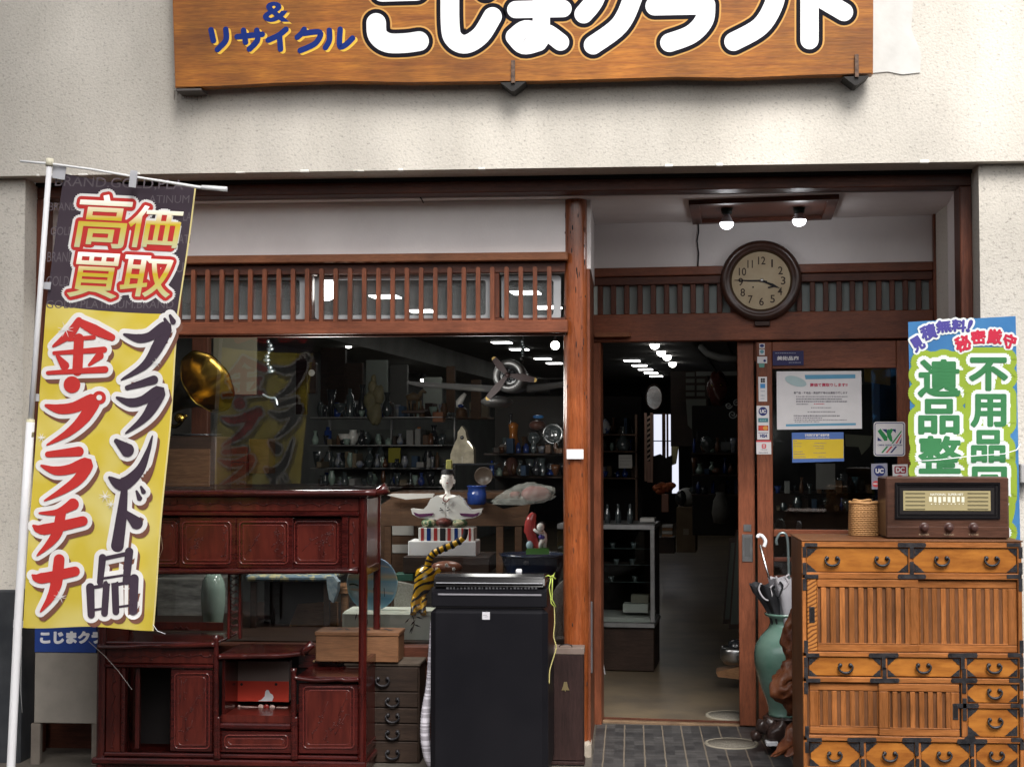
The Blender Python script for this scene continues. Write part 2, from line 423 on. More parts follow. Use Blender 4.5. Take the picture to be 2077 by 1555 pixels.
# ---------------------------------------------------------------- ground
def tile_mat():
    m = bpy.data.materials.new('grey_paving_tiles'); m.use_nodes = True; nt = m.node_tree; p = nt.nodes['Principled BSDF']
    tc = nt.nodes.new('ShaderNodeTexCoord'); sx = nt.nodes.new('ShaderNodeSeparateXYZ'); nt.links.new(tc.outputs['Object'], sx.inputs[0])
    def mth(op, a, b=None):
        n = nt.nodes.new('ShaderNodeMath'); n.operation = op
        for i, v in enumerate((a, b)):
            if v is None: continue
            if isinstance(v, (int, float)): n.inputs[i].default_value = v
            else: nt.links.new(v, n.inputs[i])
        return n.outputs[0]
    wob = nt.nodes.new('ShaderNodeTexNoise'); wob.inputs['Scale'].default_value = 9; nt.links.new(tc.outputs['Object'], wob.inputs['Vector'])
    xw = mth('ADD', sx.outputs['X'], mth('MULTIPLY', mth('SUBTRACT', wob.outputs['Fac'], .5), .006))
    yw = mth('ADD', sx.outputs['Y'], mth('MULTIPLY', mth('SUBTRACT', wob.outputs['Fac'], .5), .01))
    jx = mth('PINGPONG', mth('ADD', xw, 10), .0445); jy = mth('PINGPONG', mth('ADD', yw, 10), .049)
    ljx = mth('LESS_THAN', jx, .0033); ljy = mth('LESS_THAN', jy, .0028)
    cx = mth('FLOOR', mth('DIVIDE', mth('ADD', xw, 10.0445), .089)); cy = mth('FLOOR', mth('DIVIDE', mth('ADD', yw, 10.049), .098))
    cmb = nt.nodes.new('ShaderNodeCombineXYZ'); nt.links.new(cx, cmb.inputs[0]); nt.links.new(cy, cmb.inputs[1])
    wn_ = nt.nodes.new('ShaderNodeTexWhiteNoise'); nt.links.new(cmb.outputs[0], wn_.inputs['Vector'])
    n = nt.nodes.new('ShaderNodeTexNoise'); n.inputs['Scale'].default_value = 22; n.inputs['Detail'].default_value = 6; nt.links.new(tc.outputs['Object'], n.inputs['Vector'])
    f = mth('ADD', mth('MULTIPLY', wn_.outputs['Value'], .45), mth('MULTIPLY', n.outputs['Fac'], .55))
    r = nt.nodes.new('ShaderNodeValToRGB'); nt.links.new(f, r.inputs['Fac'])
    r.color_ramp.elements[0].position = .2; r.color_ramp.elements[0].color = (.020, .0195, .021, 1)
    r.color_ramp.elements[1].position = .8; r.color_ramp.elements[1].color = (.075, .071, .069, 1)
    x1 = nt.nodes.new('ShaderNodeMix'); x1.data_type = 'RGBA'; x1.inputs['B'].default_value = (.028, .025, .022, 1); nt.links.new(ljy, x1.inputs['Factor']); nt.links.new(r.outputs['Color'], x1.inputs['A'])
    x2 = nt.nodes.new('ShaderNodeMix'); x2.data_type = 'RGBA'; x2.inputs['B'].default_value = (.17, .14, .105, 1); nt.links.new(ljx, x2.inputs['Factor']); nt.links.new(x1.outputs['Result'], x2.inputs['A'])
    nt.links.new(x2.outputs['Result'], p.inputs['Base Color']); p.inputs['Roughness'].default_value = .55
    b = nt.nodes.new('ShaderNodeBump'); b.inputs['Distance'].default_value = .002; h = mth('SUBTRACT', n.outputs['Fac'], mth('MULTIPLY', mth('MAXIMUM', ljx, ljy), 1.2))
    nt.links.new(h, b.inputs['Height']); nt.links.new(b.outputs['Normal'], p.inputs['Normal']); return m
struct(M().box(-40, 40, -60, 5.2, -.3, -.012).build('street', mat('asphalt', (.035, .034, .034), .85, (.026, .025, .025), ns=30, bump=.004, bs=120)))
struct(M().box(-40, 40, 5.2, 7.28, -.3, 0).build('pavement', m_conc))
struct(M().box(-.165, 2.2, 5.6, 7.19, -.05, .004).build('tiled_pavement', tile_mat()))
# inset pebble discs in the paving and on the threshold floor
m_peb = mat('pale_pebble_terrazzo', (.22, .20, .165), .7, (.12, .11, .09), ns=160, det=2, amt=(.4, .6), bump=.002, bs=160)
m_pebr = plain('pale_mortar_ring', (.26, .235, .185), .8)
for px, py, z, lab in ((1484, 1508, .004, 'round pale pebble inlay set in the grey tiles before the doorway'), (1481, 1450.5, .008, 'round pebble inlay in the shop floor, half hidden by the sliding door')):
    r = ray(px, py); c = r*((z-EYE)/r.z)+EYEP; k = M()
    t = T('floor_inlay', lab, 'floor inlay'); rad = .121
    M().lathe([(0, z+.005), (rad-.012, z+.005), (rad-.012, z-.02)], (c.x, c.y), n=40).build('pebble_field', m_peb, t)
    M().lathe([(rad-.011, z-.02), (rad-.011, z+.0065), (rad, z+.0055), (rad+.002, z-.02)], (c.x, c.y), n=40).build('rim', m_pebr, t)

# ---------------------------------------------------------------- the shop front: stucco wall, timber frame, window, door
P61, P615, P63, PW, DP = FP(6.1), FP(6.15), FP(6.3), FP(6.47), IP(7.15)
X0, X1, ZL, ZC = -2.602, 1.428, 2.494, 2.425
sh = T('shop_building', 'cream stucco shopfront with dark timber framing, a wide lattice-topped window and a sliding door', 'shop')
b = M(); b.box(-6, 5, 6.1, 6.27, ZL, 6.5)
wall_ = b.build('stucco_wall', m_stucco, sh)
b = M().box(-6, X0, 6.16, 6.6, -.1, ZL-.002); b.build('stucco_pillar', m_stucco, sh)
b = M().box(X1, 5, 6.16, 7.3, -.1, ZL-.002); b.build('stucco_pillar', m_stucco, sh)
b = M(P61)
for _ in range(15):
    px = random.choice((random.uniform(180, 1100), random.uniform(60, 180), random.uniform(1300, 2040))); w = random.uniform(3, 22); s0 = P61.sz(px, 345)[0]
    b.box(s0, s0+w*.0021, -.0035, .02, ZL-.003, ZL+random.uniform(.002, .011), .002)
join(wall_, b.build('chipped_edge', m_chip, sh))
# smoother white repair beside the board
b = M(P61); b.ppoly([(1760, -80), (1830, -70), (1852, 5), (1848, 60), (1868, 110), (1866, 148), (1830, 152), (1800, 146), (1760, 150)], -.005, .01)
b.build('plaster_repair', m_patch, sh)
b = M(P61); zp = .745
b.box(-6, X0+.022, .035, .3, -.1, P61.sz(20, 1198)[1], .008); b.build('plinth', m_slate, sh)
# soffit joint and header beam
b = M(); b.box(X0, X1, 6.27, 6.31, ZL-.014, ZL+.2); b.build('shadow_gap', m_black, sh)
b = M(); b.box(X0-.01, X1+.01, 6.29, 6.40, ZC+.003, ZL-.012, .004); b.build('header_beam', m_dark, sh)
b = M(); b.box(X0-.001, X0+.03, 6.285, 6.40, 0, ZC+.002, .004); b.build('frame_post', m_darkz, sh)
b = M(); b.box(X1-.05, X1+.001, 6.285, 6.40, 0, ZC+.002, .004); b.build('frame_post', m_darkz, sh)
b = M(); b.box(X0-.02, -.171, 6.40, 6.80, ZC, ZC+.004); b.box(-.1708, X1+.06, 6.40, 7.3, ZC, ZC+.004); b.build('porch_ceiling', m_plaster, sh)
b = M(); b.box(X0-.03, X0+.001, 6.40, 6.62, 0, ZC-.001); b.build('side_wall', m_plaster, sh)
# the right reveal runs in towards the door wall
e = DP.sz(1912, 500); d = DP.w(e[0], 0, 0)
b = M(); q = [(X1-.047, 6.401), (X1+.06, 6.401), (d.x+.11, d.y+.02), (d.x, d.y-.002)]
V = lambda x, y, z: b.b.verts.new((x, y, z))
lo = [V(x, y, 0) for x, y in q]; hi = [V(x, y, ZC-.001) for x, y in q]
for i in range(4): b.b.faces.new([lo[i], lo[(i+1) % 4], hi[(i+1) % 4], hi[i]])
b.b.faces.new(hi); b.build('side_wall', m_plaster, sh)
b = M(); b.box(X0-.02, X1+.06, 6.405, 6.95, ZC+.0045, ZC+.12); b.build('ceiling_board', m_dark, sh)
# ---- left bay: plaster band, lattice transom, display window
b = M(PW); zt = PW.sz(800, 519)[1]; b.box(X0, -.255, .006, .05, zt, ZC-.002); b.build('plaster_band', m_plaster, sh)
s1 = PW.sz(1148, 600)[0]
def zz(P, y, x=750): return P.sz(x, y)[1]
b = M(PW); b.box(X0, s1+.01, -.055, .045, zz(PW, 534.5), zz(PW, 518), .004); b.build('upper_rail', m_rail, sh)
tr = M(PW).box(X0, s1-.002, -.012, .055, zz(PW, 556), zz(PW, 535), .003).build('transom', m_dark, sh)
M(PW).box(X0, s1-.002, -.012, .055, zz(PW, 652), zz(PW, 647), .002).build('sill', m_dark, sh, tr)
for i in range(-9, 27):
    px = 396+28.75*i
    if px > 1120: continue
    s = PW.sz(px, 600)[0]; wdt = .0097
    z0, z1 = zz(PW, 653), zz(PW, 549.5)
    ar = [(s+wdt*math.cos(a), z1+wdt*math.sin(a)) for a in [math.pi*k/8 for k in range(9)]]
    M(PW).poly([(s-wdt, z0), (s+wdt, z0)]+ar, -.034, -.013).build('lattice_bar', m_redz, sh, tr)
for px in (628, 1008):
    s = PW.sz(px, 600)[0]; M(PW).box(s-.011, s+.011, -.008, .05, zz(PW, 647), zz(PW, 556), .003).build('mullion', m_darkz, sh, tr)
m_ptrim = plain('pale_grey_pane_frame', (.34, .35, .36), .4)
def rrect(x0, y0, x1, y1, r, n=5):
    o = []
    for cx, cy, a0 in ((x1-r, y0+r, -90), (x1-r, y1-r, 0), (x0+r, y1-r, 90), (x0+r, y0+r, 180)):
        for k in range(n+1): a = R(a0+90*k/n); o.append((cx+r*math.cos(a), cy+r*math.sin(a)))
    return o
def ring(b, outer, inner, d0, d1):
    n = len(outer); O = [b.P.sz(*p) for p in outer]; I = [b.P.sz(*p) for p in inner]
    for d in (d0, d1):
        o = [b._v((a, d, z)) for a, z in O]; i_ = [b._v((a, d, z)) for a, z in I]
        for k in range(n): b.b.faces.new([o[k], o[(k+1) % n], i_[(k+1) % n], i_[k]])
        if d == d0: fo, fi = o, i_
        else:
            for k in range(n):
                b.b.faces.new([fo[k], fo[(k+1) % n], o[(k+1) % n], o[k]]); b.b.faces.new([fi[k], i_[k], i_[(k+1) % n], fi[(k+1) % n]])
for x0, x1 in ((70, 250), (250, 622), (634, 1001), (1014, 1139)):
    fr = M(PW); ring(fr, rrect(x0+2, 557, x1-2, 646, 7), rrect(x0+17, 566, x1-17, 638, 6), .028, .042)
    f = fr.build('pane_frame', m_ptrim, sh, tr)
    M(PW).pane(PW.sz(x0+3, 600)[0], PW.sz(x1-3, 600)[0], .046, zz(PW, 645), zz(PW, 558)).build('window_pane', m_dusty, sh, tr)
b = M(PW); b.box(X0, s1+.01, -.05, .02, zz(PW, 678.5), zz(PW, 653), .004); b.build('lower_rail', m_red, sh)
b = M(PW); b.box(X0, s1, -.02, .006, zz(PW, 683), zz(PW, 679), .002); b.build('window_head', m_darkz, sh)
zs = .468
b = M(PW); b.box(X0, s1+.02, -.03, .06, zs-.07, zs, .005); wf = b.build('window_sill', m_dark, sh)
b = M(PW); b.box(X0+.03, X0+.10, -.02, .05, zs+.001, zz(PW, 683.5), .004); b.build('window_stile', m_redz, sh)
b = M(PW); b.pane(X0+.03, s1-.004, .010, zs+.001, zz(PW, 683.2)); b.build('window_glass', m_glass, sh)
b = M(PW); b.box(X0, s1+.02, -.01, .05, 0, zs-.0705); b.build('dado_panel', m_dark, sh)
# ---- round post on its stone
PP = FP(6.5); sc_ = PP.sz(1168, 900)[0]; zb = PP.sz(1168, 1499)[1]
def wobp(a, z): return .012*math.sin(3*z+a)+.008*math.sin(11*z+2*a)
b = M(PP); prof = [(.0535+.003*math.sin(z_*2.1), z_) for z_ in [zb+(ZC-.002-zb)*k/40 for k in range(41)]]
b.lathe(prof, (sc_, 0), n=28, wob=wobp); po = b.build('post', m_post, sh)
b = M(PP); random.seed(3)
for _ in range(46):
    a = random.uniform(3.6, 5.9); z = random.choice((random.uniform(1.75, 2.38), random.uniform(.3, 2.3))); rr = .0535+.003*math.sin(z*2.1)
    h = random.uniform(.004, .017); rr *= 1+wobp(a, z)
    b.ball((sc_+math.cos(a)*rr, math.sin(a)*rr, z), (random.uniform(.0012, .0028), .0018, h), 6, 4)
b.build('wood_check', m_ink, sh, po); join(po, sh.parts[-1][0])
b = M(PP); b.box(sc_-.058, sc_+.066, -.06, .07, -.02, zb, .012); b.build('base_stone', m_stone, sh)
# wall return between post and door wall
dl = DP.w(DP.sz(1206, 600)[0], 0, 0)
b = M(); b.box(-.19, dl.x, 6.5, dl.y+.02, PP.sz(1190, 545)[1], ZC-.001); b.build('side_wall', m_plaster, sh)
b = M(); b.box(-.19, dl.x-.004, 6.49, dl.y+.02, 0, PP.sz(1190, 545)[1]-.001, .003); b.build('return_panel', m_redz, sh)
b = M(); b.box(-.196, dl.x+.004, 6.5, 6.53, .35, .66, .003); b.build('blue_bottom_panel', mat('weathered_blue_board', (.09, .085, .09), .7, (.05, .045, .045), ns=9), sh)
# ---- door bay
b = M(DP); b.pbox(1200, 430, 1893, 566, .012, .05); b.build('plaster_band', m_plaster, sh)
def zd(y, x=1550): return DP.sz(x, y)[1]
sa, sb_ = DP.sz(1203, 600)[0], DP.sz(1893, 600)[0]
b = M(DP); b.box(sa, sb_, -.02, .05, zd(556), zd(538), .004); b.build('upper_rail', m_red, sh)
dt = M(DP).box(sa, sb_, -.004, .05, zd(573), zd(556.5), .003).build('transom', m_dark, sh)
for i in range(26):
    px = 1217+26.95*i
    s = DP.sz(px, 600)[0]; M(DP).box(s-.0125, s+.0125, .002, .03, zd(633), zd(573.2), .003).build('lattice_bar', m_darkz, sh, dt)
M(DP).pane(sa, sb_, .034, zd(633), zd(573.2)).build('window_pane', m_frost, sh, dt)
b = M(DP); b.box(sa, sb_, -.012, .06, zd(690), zd(633.5), .004); b.build('door_lintel', m_red, sh)
b = M(DP); b.box(sb_, DP.sz(1913, 600)[0], -.03, .06, 0, zd(431), .004); b.build('door_post', m_redz, sh)
b = M(DP); b.box(DP.sz(1196, 900)[0], DP.sz(1219, 900)[0], -.01, .10, 0, zd(690.5), .004); b.build('door_post', m_redz, sh)
b = M(DP); b.pbox(1209, 676, 1280, 685, -.06, -.013, .002); b.build('lintel_block', m_rail, sh)
# sliding leaves: the open one stacked behind the fixed one
DL = IP(7.19); DF = IP(7.155)
zdoor0, zdoor1 = .01, DL.sz(1515, 691)[1]
leaf = M(DL).box(DL.sz(1497, 1000)[0], DL.sz(1531, 1000)[0], 0, .035, zdoor0, zdoor1, .003).build('sliding_door', m_redz, sh)
M(DL).pbox(1505, 1083, 1527, 1139, -.004, -.0005, .002).build('pull_plate', m_steel, sh, leaf)
M(DL).pbox(1510, 1090, 1522, 1128, -.0046, -.0042).build('pull_recess', plain('grey_metal_shadow', (.16, .16, .16), .4, metal=.8), sh, leaf)
M(DL).pbox(1508, 1063, 1524, 1077, -.004, -.0005, .001).build('lock_plate', m_steel, sh, leaf)
b = M(DL); b.box(DL.sz(1531, 1000)[0]+.001, DL.sz(1800, 1000)[0], .003, .03, zdoor1-.10, zdoor1, .003); b.build('top_rail', m_red, sh, leaf)
b = M(DL); b.box(DL.sz(1531, 1000)[0]+.001, DL.sz(1800, 1000)[0], .012, .0125, .5, zdoor1-.1); b.build('glass', m_glassclear, sh, leaf)
zf = lambda y: DF.sz(1690, y)[1]
sf = lambda x: DF.sz(x, 900)[0]
lf = M(DF).box(sf(1535), sf(1567), -.005, .03, 0.01, zf(692), .003).build('fixed_door', m_redz, sh)
M(DF).box(sf(1820), sf(1846), -.005, .03, .01, zf(692), .003).build('stile', m_redz, sh, lf)
M(DF).box(sf(1567)+.001, sf(1820)-.001, -.003, .028, zf(747), zf(692), .003).build('top_rail', m_red, sh, lf)
M(DF).pane(sf(1567)+.001, sf(1820)-.001, .006, zf(1074), zf(747.3)).build('glass', m_glass, sh, lf)
M(DF).box(sf(1567)+.001, sf(1820)-.001, -.003, .028, zf(1089), zf(1074.3), .003).build('mid_rail', m_red, sh, lf)
for y in (1131, 1168, 1200): M(DF).box(sf(1567)+.001, sf(1820)-.001, .0, .026, zf(y+9), zf(y), .003).build('muntin', m_dark, sh, lf)
M(DF).pane(sf(1567)+.001, sf(1820)-.001, .010, zf(1240), zf(1089.3)).build('lower_glass', m_glass, sh, lf)
M(DF).box(sf(1567)+.001, sf(1820)-.001, .002, .022, .02, zf(1240.3)).build('kick_panel', m_redz, sh, lf)
# threshold: timber nosing with two slide rails
TP = IP(7.25); ta, tb_ = TP.sz(1219, 1465)[0], TP.sz(1850, 1465)[0]
b = M(TP); b.box(ta-.02, tb_, -.045, .06, -.02, .012, .004); th = b.build('threshold', mat('worn_timber_threshold', (.20, .13, .075), .7, (.12, .075, .045), ns=12), sh)
for d in (-.01, .018): M(TP).box(ta, tb_, d, d+.006, .0125, .017, .001).build('slide_rail', m_darkz, sh, th)

# ---------------------------------------------------------------- shop interior shell, 5 degrees off the street line
ID0 = 7.30
struct(M(IP(0)).box(-4.3, 2.9, ID0, 27, -.2, .006).build('shop_floor', mat('worn_shop_floor', (.155, .118, .075), .42, (.075, .060, .045), ns=2.2, det=9, bump=.0008, bs=40)))
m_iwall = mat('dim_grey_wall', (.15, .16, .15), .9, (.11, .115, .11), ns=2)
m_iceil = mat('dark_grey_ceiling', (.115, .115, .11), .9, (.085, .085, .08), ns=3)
struct(M(IP(0)).box(-4.3, 2.9, 6.62, 27, 2.4305, 2.6).build('shop_ceiling', m_iceil))
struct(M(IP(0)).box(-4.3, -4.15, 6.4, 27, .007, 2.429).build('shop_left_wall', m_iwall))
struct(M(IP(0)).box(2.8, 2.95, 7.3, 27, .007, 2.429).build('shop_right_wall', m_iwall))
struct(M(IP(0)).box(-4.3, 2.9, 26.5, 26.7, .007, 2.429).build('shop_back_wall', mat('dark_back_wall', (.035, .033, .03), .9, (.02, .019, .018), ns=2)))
struct(M(IP(0)).box(-4.149, -3.5, 8.4, 24, 2.215, 2.428).build('shop_bulkhead', mat('grey_bulkhead', (.24, .24, .225), .85, (.18, .18, .17), ns=3)))
# ceiling boards seen through the doorway: joists
b = M(IP(0))
for u in (-.75, -.45, .35): struct(M(IP(0)).box(u, u+.05, 7.6, 24, 2.40, 2.429).build('ceiling_joist', m_iceil))
# floor under the window, behind the dado
struct(M().box(X0, -.17, 6.53, 7.3, -.05, .005).build('window_bay_floor', m_conc))

# ---------------------------------------------------------------- lamps
pl = None
lamps = [(-2.70, 10.3), (-2.70, 11.45), (-2.70, 12.7), (-2.70, 13.9), (-2.70, 15.05), (-2.70, 16.15), (-2.70, 17.9), (-2.70, 18.9),
         (-1.66, 10.2), (-1.66, 11.3), (-1.66, 12.6), (-1.66, 14.1), (-1.66, 18.5), (-1.66, 19.6), (-1.66, 20.6), (-1.66, 21.6), (-1.66, 22.6)]
ordn = 'first second third fourth fifth sixth seventh eighth ninth'.split()
for i, (u, d) in enumerate(lamps):
    k = i if i < 8 else i-8
    lab = f'square ceiling downlight, {ordn[k]} from the street in the {"row over the shelves" if i < 8 else "row over the aisle"}'
    if pl is None:
        pl = T('ceiling_downlight', lab, 'downlight', 'lit downlights in rows on the shop ceiling')
        M(IP(0)).box(u-.095, u+.095, d-.10, d+.10, 2.410, 2.418).build('diffuser', m_lamp, pl)
        M(IP(0)).box(u-.105, u+.105, d-.11, d+.11, 2.4185, 2.4292, .003).build('frame', m_ptrim, pl); pl.fin(); o0 = Vector((u, d))
    else:
        dv = IP(0).w(u, d, 0)-IP(0).w(o0.x, o0.y, 0); dup(pl, dv, lab)
gl = None
for i, (px, py) in enumerate(((1328, 699), (1341, 714), (1353, 723), (1364, 737), (1126, 688), (662, 588))):
    d = (15.8, 17.0, 17.8, 19.3, 7.0, 6.5)[i]; p = IP(d).at(px, py)
    lab = ('round lit globe lamp nearest the top of the doorway', 'second globe lamp of the row seen through the doorway', 'third globe lamp of the row seen through the doorway', 'smallest and farthest globe lamp seen through the doorway', 'lit globe lamp at the top right corner of the display window', 'bright globe lamp glowing behind the lattice over the window')[i]
    if gl is None:
        gl = T('globe_lamp', lab, 'lamp', 'lit globe lamps in the shop'); P_ = IP(d); s, z = P_.sz(px, py)
        M(P_).ball((s, 0, z), .050, 20, 12).build('globe', m_lampw, gl); M(P_).lathe([(.02, z+.045), (.02, z+.07), (.008, z+.08), (.006, z+.16)], (s, 0), 10).build('stem', m_iron, gl); gl.fin(); g0 = p
    else:
        ro = dup(gl, p-g0, lab)
        if i == 4: ro.scale = (.42, .42, .42)
        if i > 3:                       # the two lamps by the window throw their light on the display
            l_ = bpy.data.lights.new('globe_light', 'POINT'); l_.energy = (0, 0, 0, 0, 4.5, 19)[i]; l_.shadow_soft_size = .14; l_.color = (1, .97, .92)
            lo_ = bpy.data.objects.new('globe_light', l_); COL.objects.link(lo_); lo_.parent = ro; lo_.location = (-.8, .3, -.5) if i == 4 else (-.05, .12, -.42)
# track spots under the bulkhead
for px, py, d, lab in ((707, 702, 12.5, 'small lit spot lamp under the left bulkhead nearest the window'), (792, 724, 16.5, 'small lit spot lamp under the left bulkhead, farther in'), (858, 771, 15, 'tiny spot lamp shining above the hanging aeroplane wing')):
    P_ = IP(d); s, z = P_.sz(px, py); t = T('spot_lamp', lab, 'spot lamp')
    M(P_).ball((s, 0, z), (.028, .028, .018), 12, 8).build('lens', m_lampw, t); M(P_).lathe([(.02, z+.012), (.035, z+.02), (.03, z+.07), (0, z+.075)], (s, 0), 12).build('housing', m_iron, t)
# porch light box with two bulbs, parallel to the door wall
cl = T('porch_lamp', 'timber light box in the porch ceiling with two bare LED bulbs', 'lamp')
zc = ZC
def cpt(px, py, z=ZC-.001):
    r = ray(px, py); return r*((z-EYE)/r.z)+EYEP
c4 = [cpt(1397, 406), cpt(1702, 394), cpt(1686, 437), cpt(1405, 447)]
b = M()
def quadbox(b, q, z0, z1):
    lo = [b.b.verts.new((p.x, p.y, z0)) for p in q]; hi = [b.b.verts.new((p.x, p.y, z1)) for p in q]
    b.b.faces.new(lo); b.b.faces.new(hi[::-1])
    for i in range(4): b.b.faces.new([lo[i], hi[i], hi[(i+1) % 4], lo[(i+1) % 4]])
ctr = sum(c4, Vector())/4
inn = [ctr+(p-ctr)*.86 for p in c4]
for i in range(4):
    quadbox(b, [c4[i], c4[(i+1) % 4], inn[(i+1) % 4], inn[i]], ZC-.022, ZC-.0005)
b.build('light_box_frame', m_dark, cl)
b = M(); quadbox(b, [ctr+(p-ctr)*.865 for p in c4], ZC-.006, ZC-.0006); b.build('light_box_board', m_dark, cl)
for px, pyb in ((1474, 452), (1621, 446)):
    PB = FP((c4[0].y+c4[2].y)/2-.03); s, z = PB.sz(px, pyb); z -= 0
    so = M(PB).lathe([(.0, ZC-.006), (.026, ZC-.0065), (.024, ZC-.03), (.017, ZC-.034), (.0165, z+.055), (0, z+.055)], (s, 0), 16).build('socket', plain('dark_green_socket', (.02, .03, .025), .5), cl)
    M(PB).lathe([(.0125, z+.056), (.0125, z+.036), (.0165, z+.032), (.029, z+.006), (.031, z+.0005)], (s, 0), 20).build('bulb_neck', plain('frosted_white_plastic', (.62, .62, .66), .4), cl, so)
    M(PB).lathe([(.0308, z), (.030, z-.010), (.024, z-.021), (.012, z-.028), (0, z-.030)], (s, 0), 20).build('bulb', m_bulb, cl, so)
    l_ = bpy.data.lights.new('porch_bulb_light', 'POINT'); l_.energy = .35; l_.shadow_soft_size = .03; l_.color = (.95, .97, 1)
    lo_ = bpy.data.objects.new('porch_bulb_light', l_); COL.objects.link(lo_); PB_s = PB.w(s, 0, z-.075); lo_.location = PB_s
single(M(PB).ptube([(1480, 405), (1495, 398), (1530, 400)], .003, 0, 6).build('lamp_wire', plain('grey_wire', (.35, .33, .3), .6)), 'short loose grey wire looping from the left porch bulb socket', 'wire')
single(M(DP).ptube([(1416, 447, -.006), (1417, 470, -.004), (1414, 490, -.004), (1417, 515, -.004), (1415, 545, -.004)], .0035, 0, 6).build('clock_wire', m_ink), 'thin dark cable running down the plaster left of the clock', 'cable')
single(M(FP(6.39)).ptube([(849, 396), (855, 404), (859, 412)], .003, 0, 6).build('hook', m_iron), 'small bent iron hook under the header beam above the window', 'hook')
# ================================================================ the shop sign
m_board = wood('varnished_cedar_board', (.20, .058, .006), (.35, .125, .012), .4, 'x', ns=3.6, coat=.08, amt=(.3, .68), st=15)
m_sw = mat('white_sign_letter', (.80, .80, .82), .6, spec=.1); m_sk = plain('black_letter_edge', (.006, .005, .009), .6, spec=.1)
m_sb = plain('blue_sign_letter', (.010, .028, .17), .6, spec=.1); m_sy = plain('yellow_letter_shadow', (.75, .45, .05), .5)
m_sr = plain('gilt_letter_rim', (.55, .28, .07), .5)
PS = FP(6.0); sg = T('shop_sign', 'wide varnished wooden signboard with white rounded kana letters over the shopfront', 'sign')
bot = [(355, 178), (430, 175), (560, 168), (700, 164), (830, 167), (960, 165), (1100, 164), (1230, 160), (1370, 156), (1500, 158), (1640, 152), (1771, 150)]
o_ = [PS.sz(*p) for p in bot]; o_ = [(PS.sz(346, -60)[0], 3.42)]+o_+[(PS.sz(1773, -60)[0], 3.40)]
b = M(PS); b.poly(o_, 0, .055); bmesh.ops.bevel(b.b, geom=[e for e in b.b.edges if all(v.co.y < 6.001 for v in e.verts)], offset=.004, segments=2, affect='EDGES')
b.build('board', m_board, sg)
S_ = lambda x, y, l: PS.at(x, y, l)
kana = {'ko': ([[(775, -16), (845, -18)], [(763, 47), (766, 72), (786, 87), (820, 88), (850, 84)]], 40),
 'ji': ([[(913, -60), (913, 48), (921, 80), (945, 90), (975, 72), (999, 34)], [(965, -42), (985, -20)]], 38),
 'ma': ([[(1046, 20), (1142, 18)], [(1046, -32), (1140, -34)], [(1098, -60), (1098, 76)], [(1097, 66), (1066, 59), (1043, 75)], [(1043, 75), (1062, 93), (1092, 87)], [(1092, 87), (1098, 76), (1098, 60)], [(1090, 62), (1112, 68), (1137, 86)]], 35),
 'ku': ([[(1222, -50), (1206, 0), (1184, 29)], [(1225, -42), (1290, -40), (1282, 0), (1256, 52), (1203, 92)]], 38),
 'ra': ([[(1328, 13), (1432, 11)], [(1345, -42), (1425, -43)], [(1432, 11), (1428, 42), (1402, 70), (1358, 87)]], 38),
 'fu': ([[(1470, -35), (1577, -37)], [(1577, -37), (1570, 8), (1542, 54), (1488, 85)]], 38),
 'to': ([[(1642, -60), (1642, 82)], [(1642, -16), (1712, 25)]], 37)}
for k, (sts, w) in kana.items():
    b = M(PS)
    for st in sts: b.stroke(st, w+24, S_, .0006, smooth=len(st) > 2, cap=12)
    b.build('letter_glow', m_sr, sg)
    b = M(PS)
    for st in sts: b.stroke(st, w+17, S_, .0016, smooth=len(st) > 2, cap=12)
    rim = b.build('letter_outline', m_sk, sg)
    b = M(PS)
    for st in sts: b.stroke(st, w, S_, .0036, smooth=len(st) > 2, cap=12)
    b.build('letter', m_sw, sg)
small = [[[(428, 61), (433, 83)], [(458, 60), (458, 82), (441, 101)]], [[(481, 75), (532, 70)], [(494, 62), (498, 86)], [(521, 62), (522, 82), (506, 100)]],
 [[(580, 60), (565, 72), (544, 82)], [(567, 74), (569, 100)]], [[(617, 60), (612, 68), (603, 76)], [(617, 68), (649, 66), (640, 88), (609, 103)]], [[(668, 62), (668, 82), (660, 97)], [(690, 60), (689, 93), (700, 92), (715, 78)]]]
for ch in small:
    b = M(PS)
    for st in ch: b.stroke([(x+4.5, y+3.5) for x, y in st], 12, S_, .001, cap=8)
    b.build('letter_shadow', m_sy, sg)
    b = M(PS)
    for st in ch: b.stroke(st, 11.5, S_, .002, cap=8)
    b.build('letter', m_sb, sg)
b = M(PS); b.nst = 1; b.text('&', (538, 8, 592, 49), S_, .001, .03); b.build('letter_shadow', m_sy, sg)
b = M(PS); b.nst = 1; b.text('&', (533, 4, 587, 45), S_, .002, .03); b.build('letter', m_sb, sg)
for x, y, lab in ((1041, 148, 'rusty iron bracket under the middle of the wooden signboard'), (1737, 136, 'rusty iron bracket under the right end of the wooden signboard')):
    t = T('sign_bracket', lab, 'bracket'); b = M(PS)
    m_rust = mat('rusty_iron', (.07, .05, .042), .7, (.16, .10, .07), ns=40, metal=.3)
    b.pbox(x-4, y-24, x+4, y+22, -.012, -.004, .001); b.build('clip', m_rust, t)
    b = M(PS); b.ppoly([(x-26, y+20), (x+26, y+18), (x+2, y+37), (x-4, y+37)], -.002, .09); b.build('support_plate', plain('dark_iron', (.02, .018, .017), .6), t)
t = T('sign_bracket', 'flat iron bracket under the lower left corner of the wooden signboard', 'bracket')
M(PS).pbox(356, 179.5, 408, 184, .002, .095, .001).build('support_plate', plain('dark_iron_plate', (.09, .08, .075), .6), t)
b = M(P61); b.nst = 1
random.seed(5)
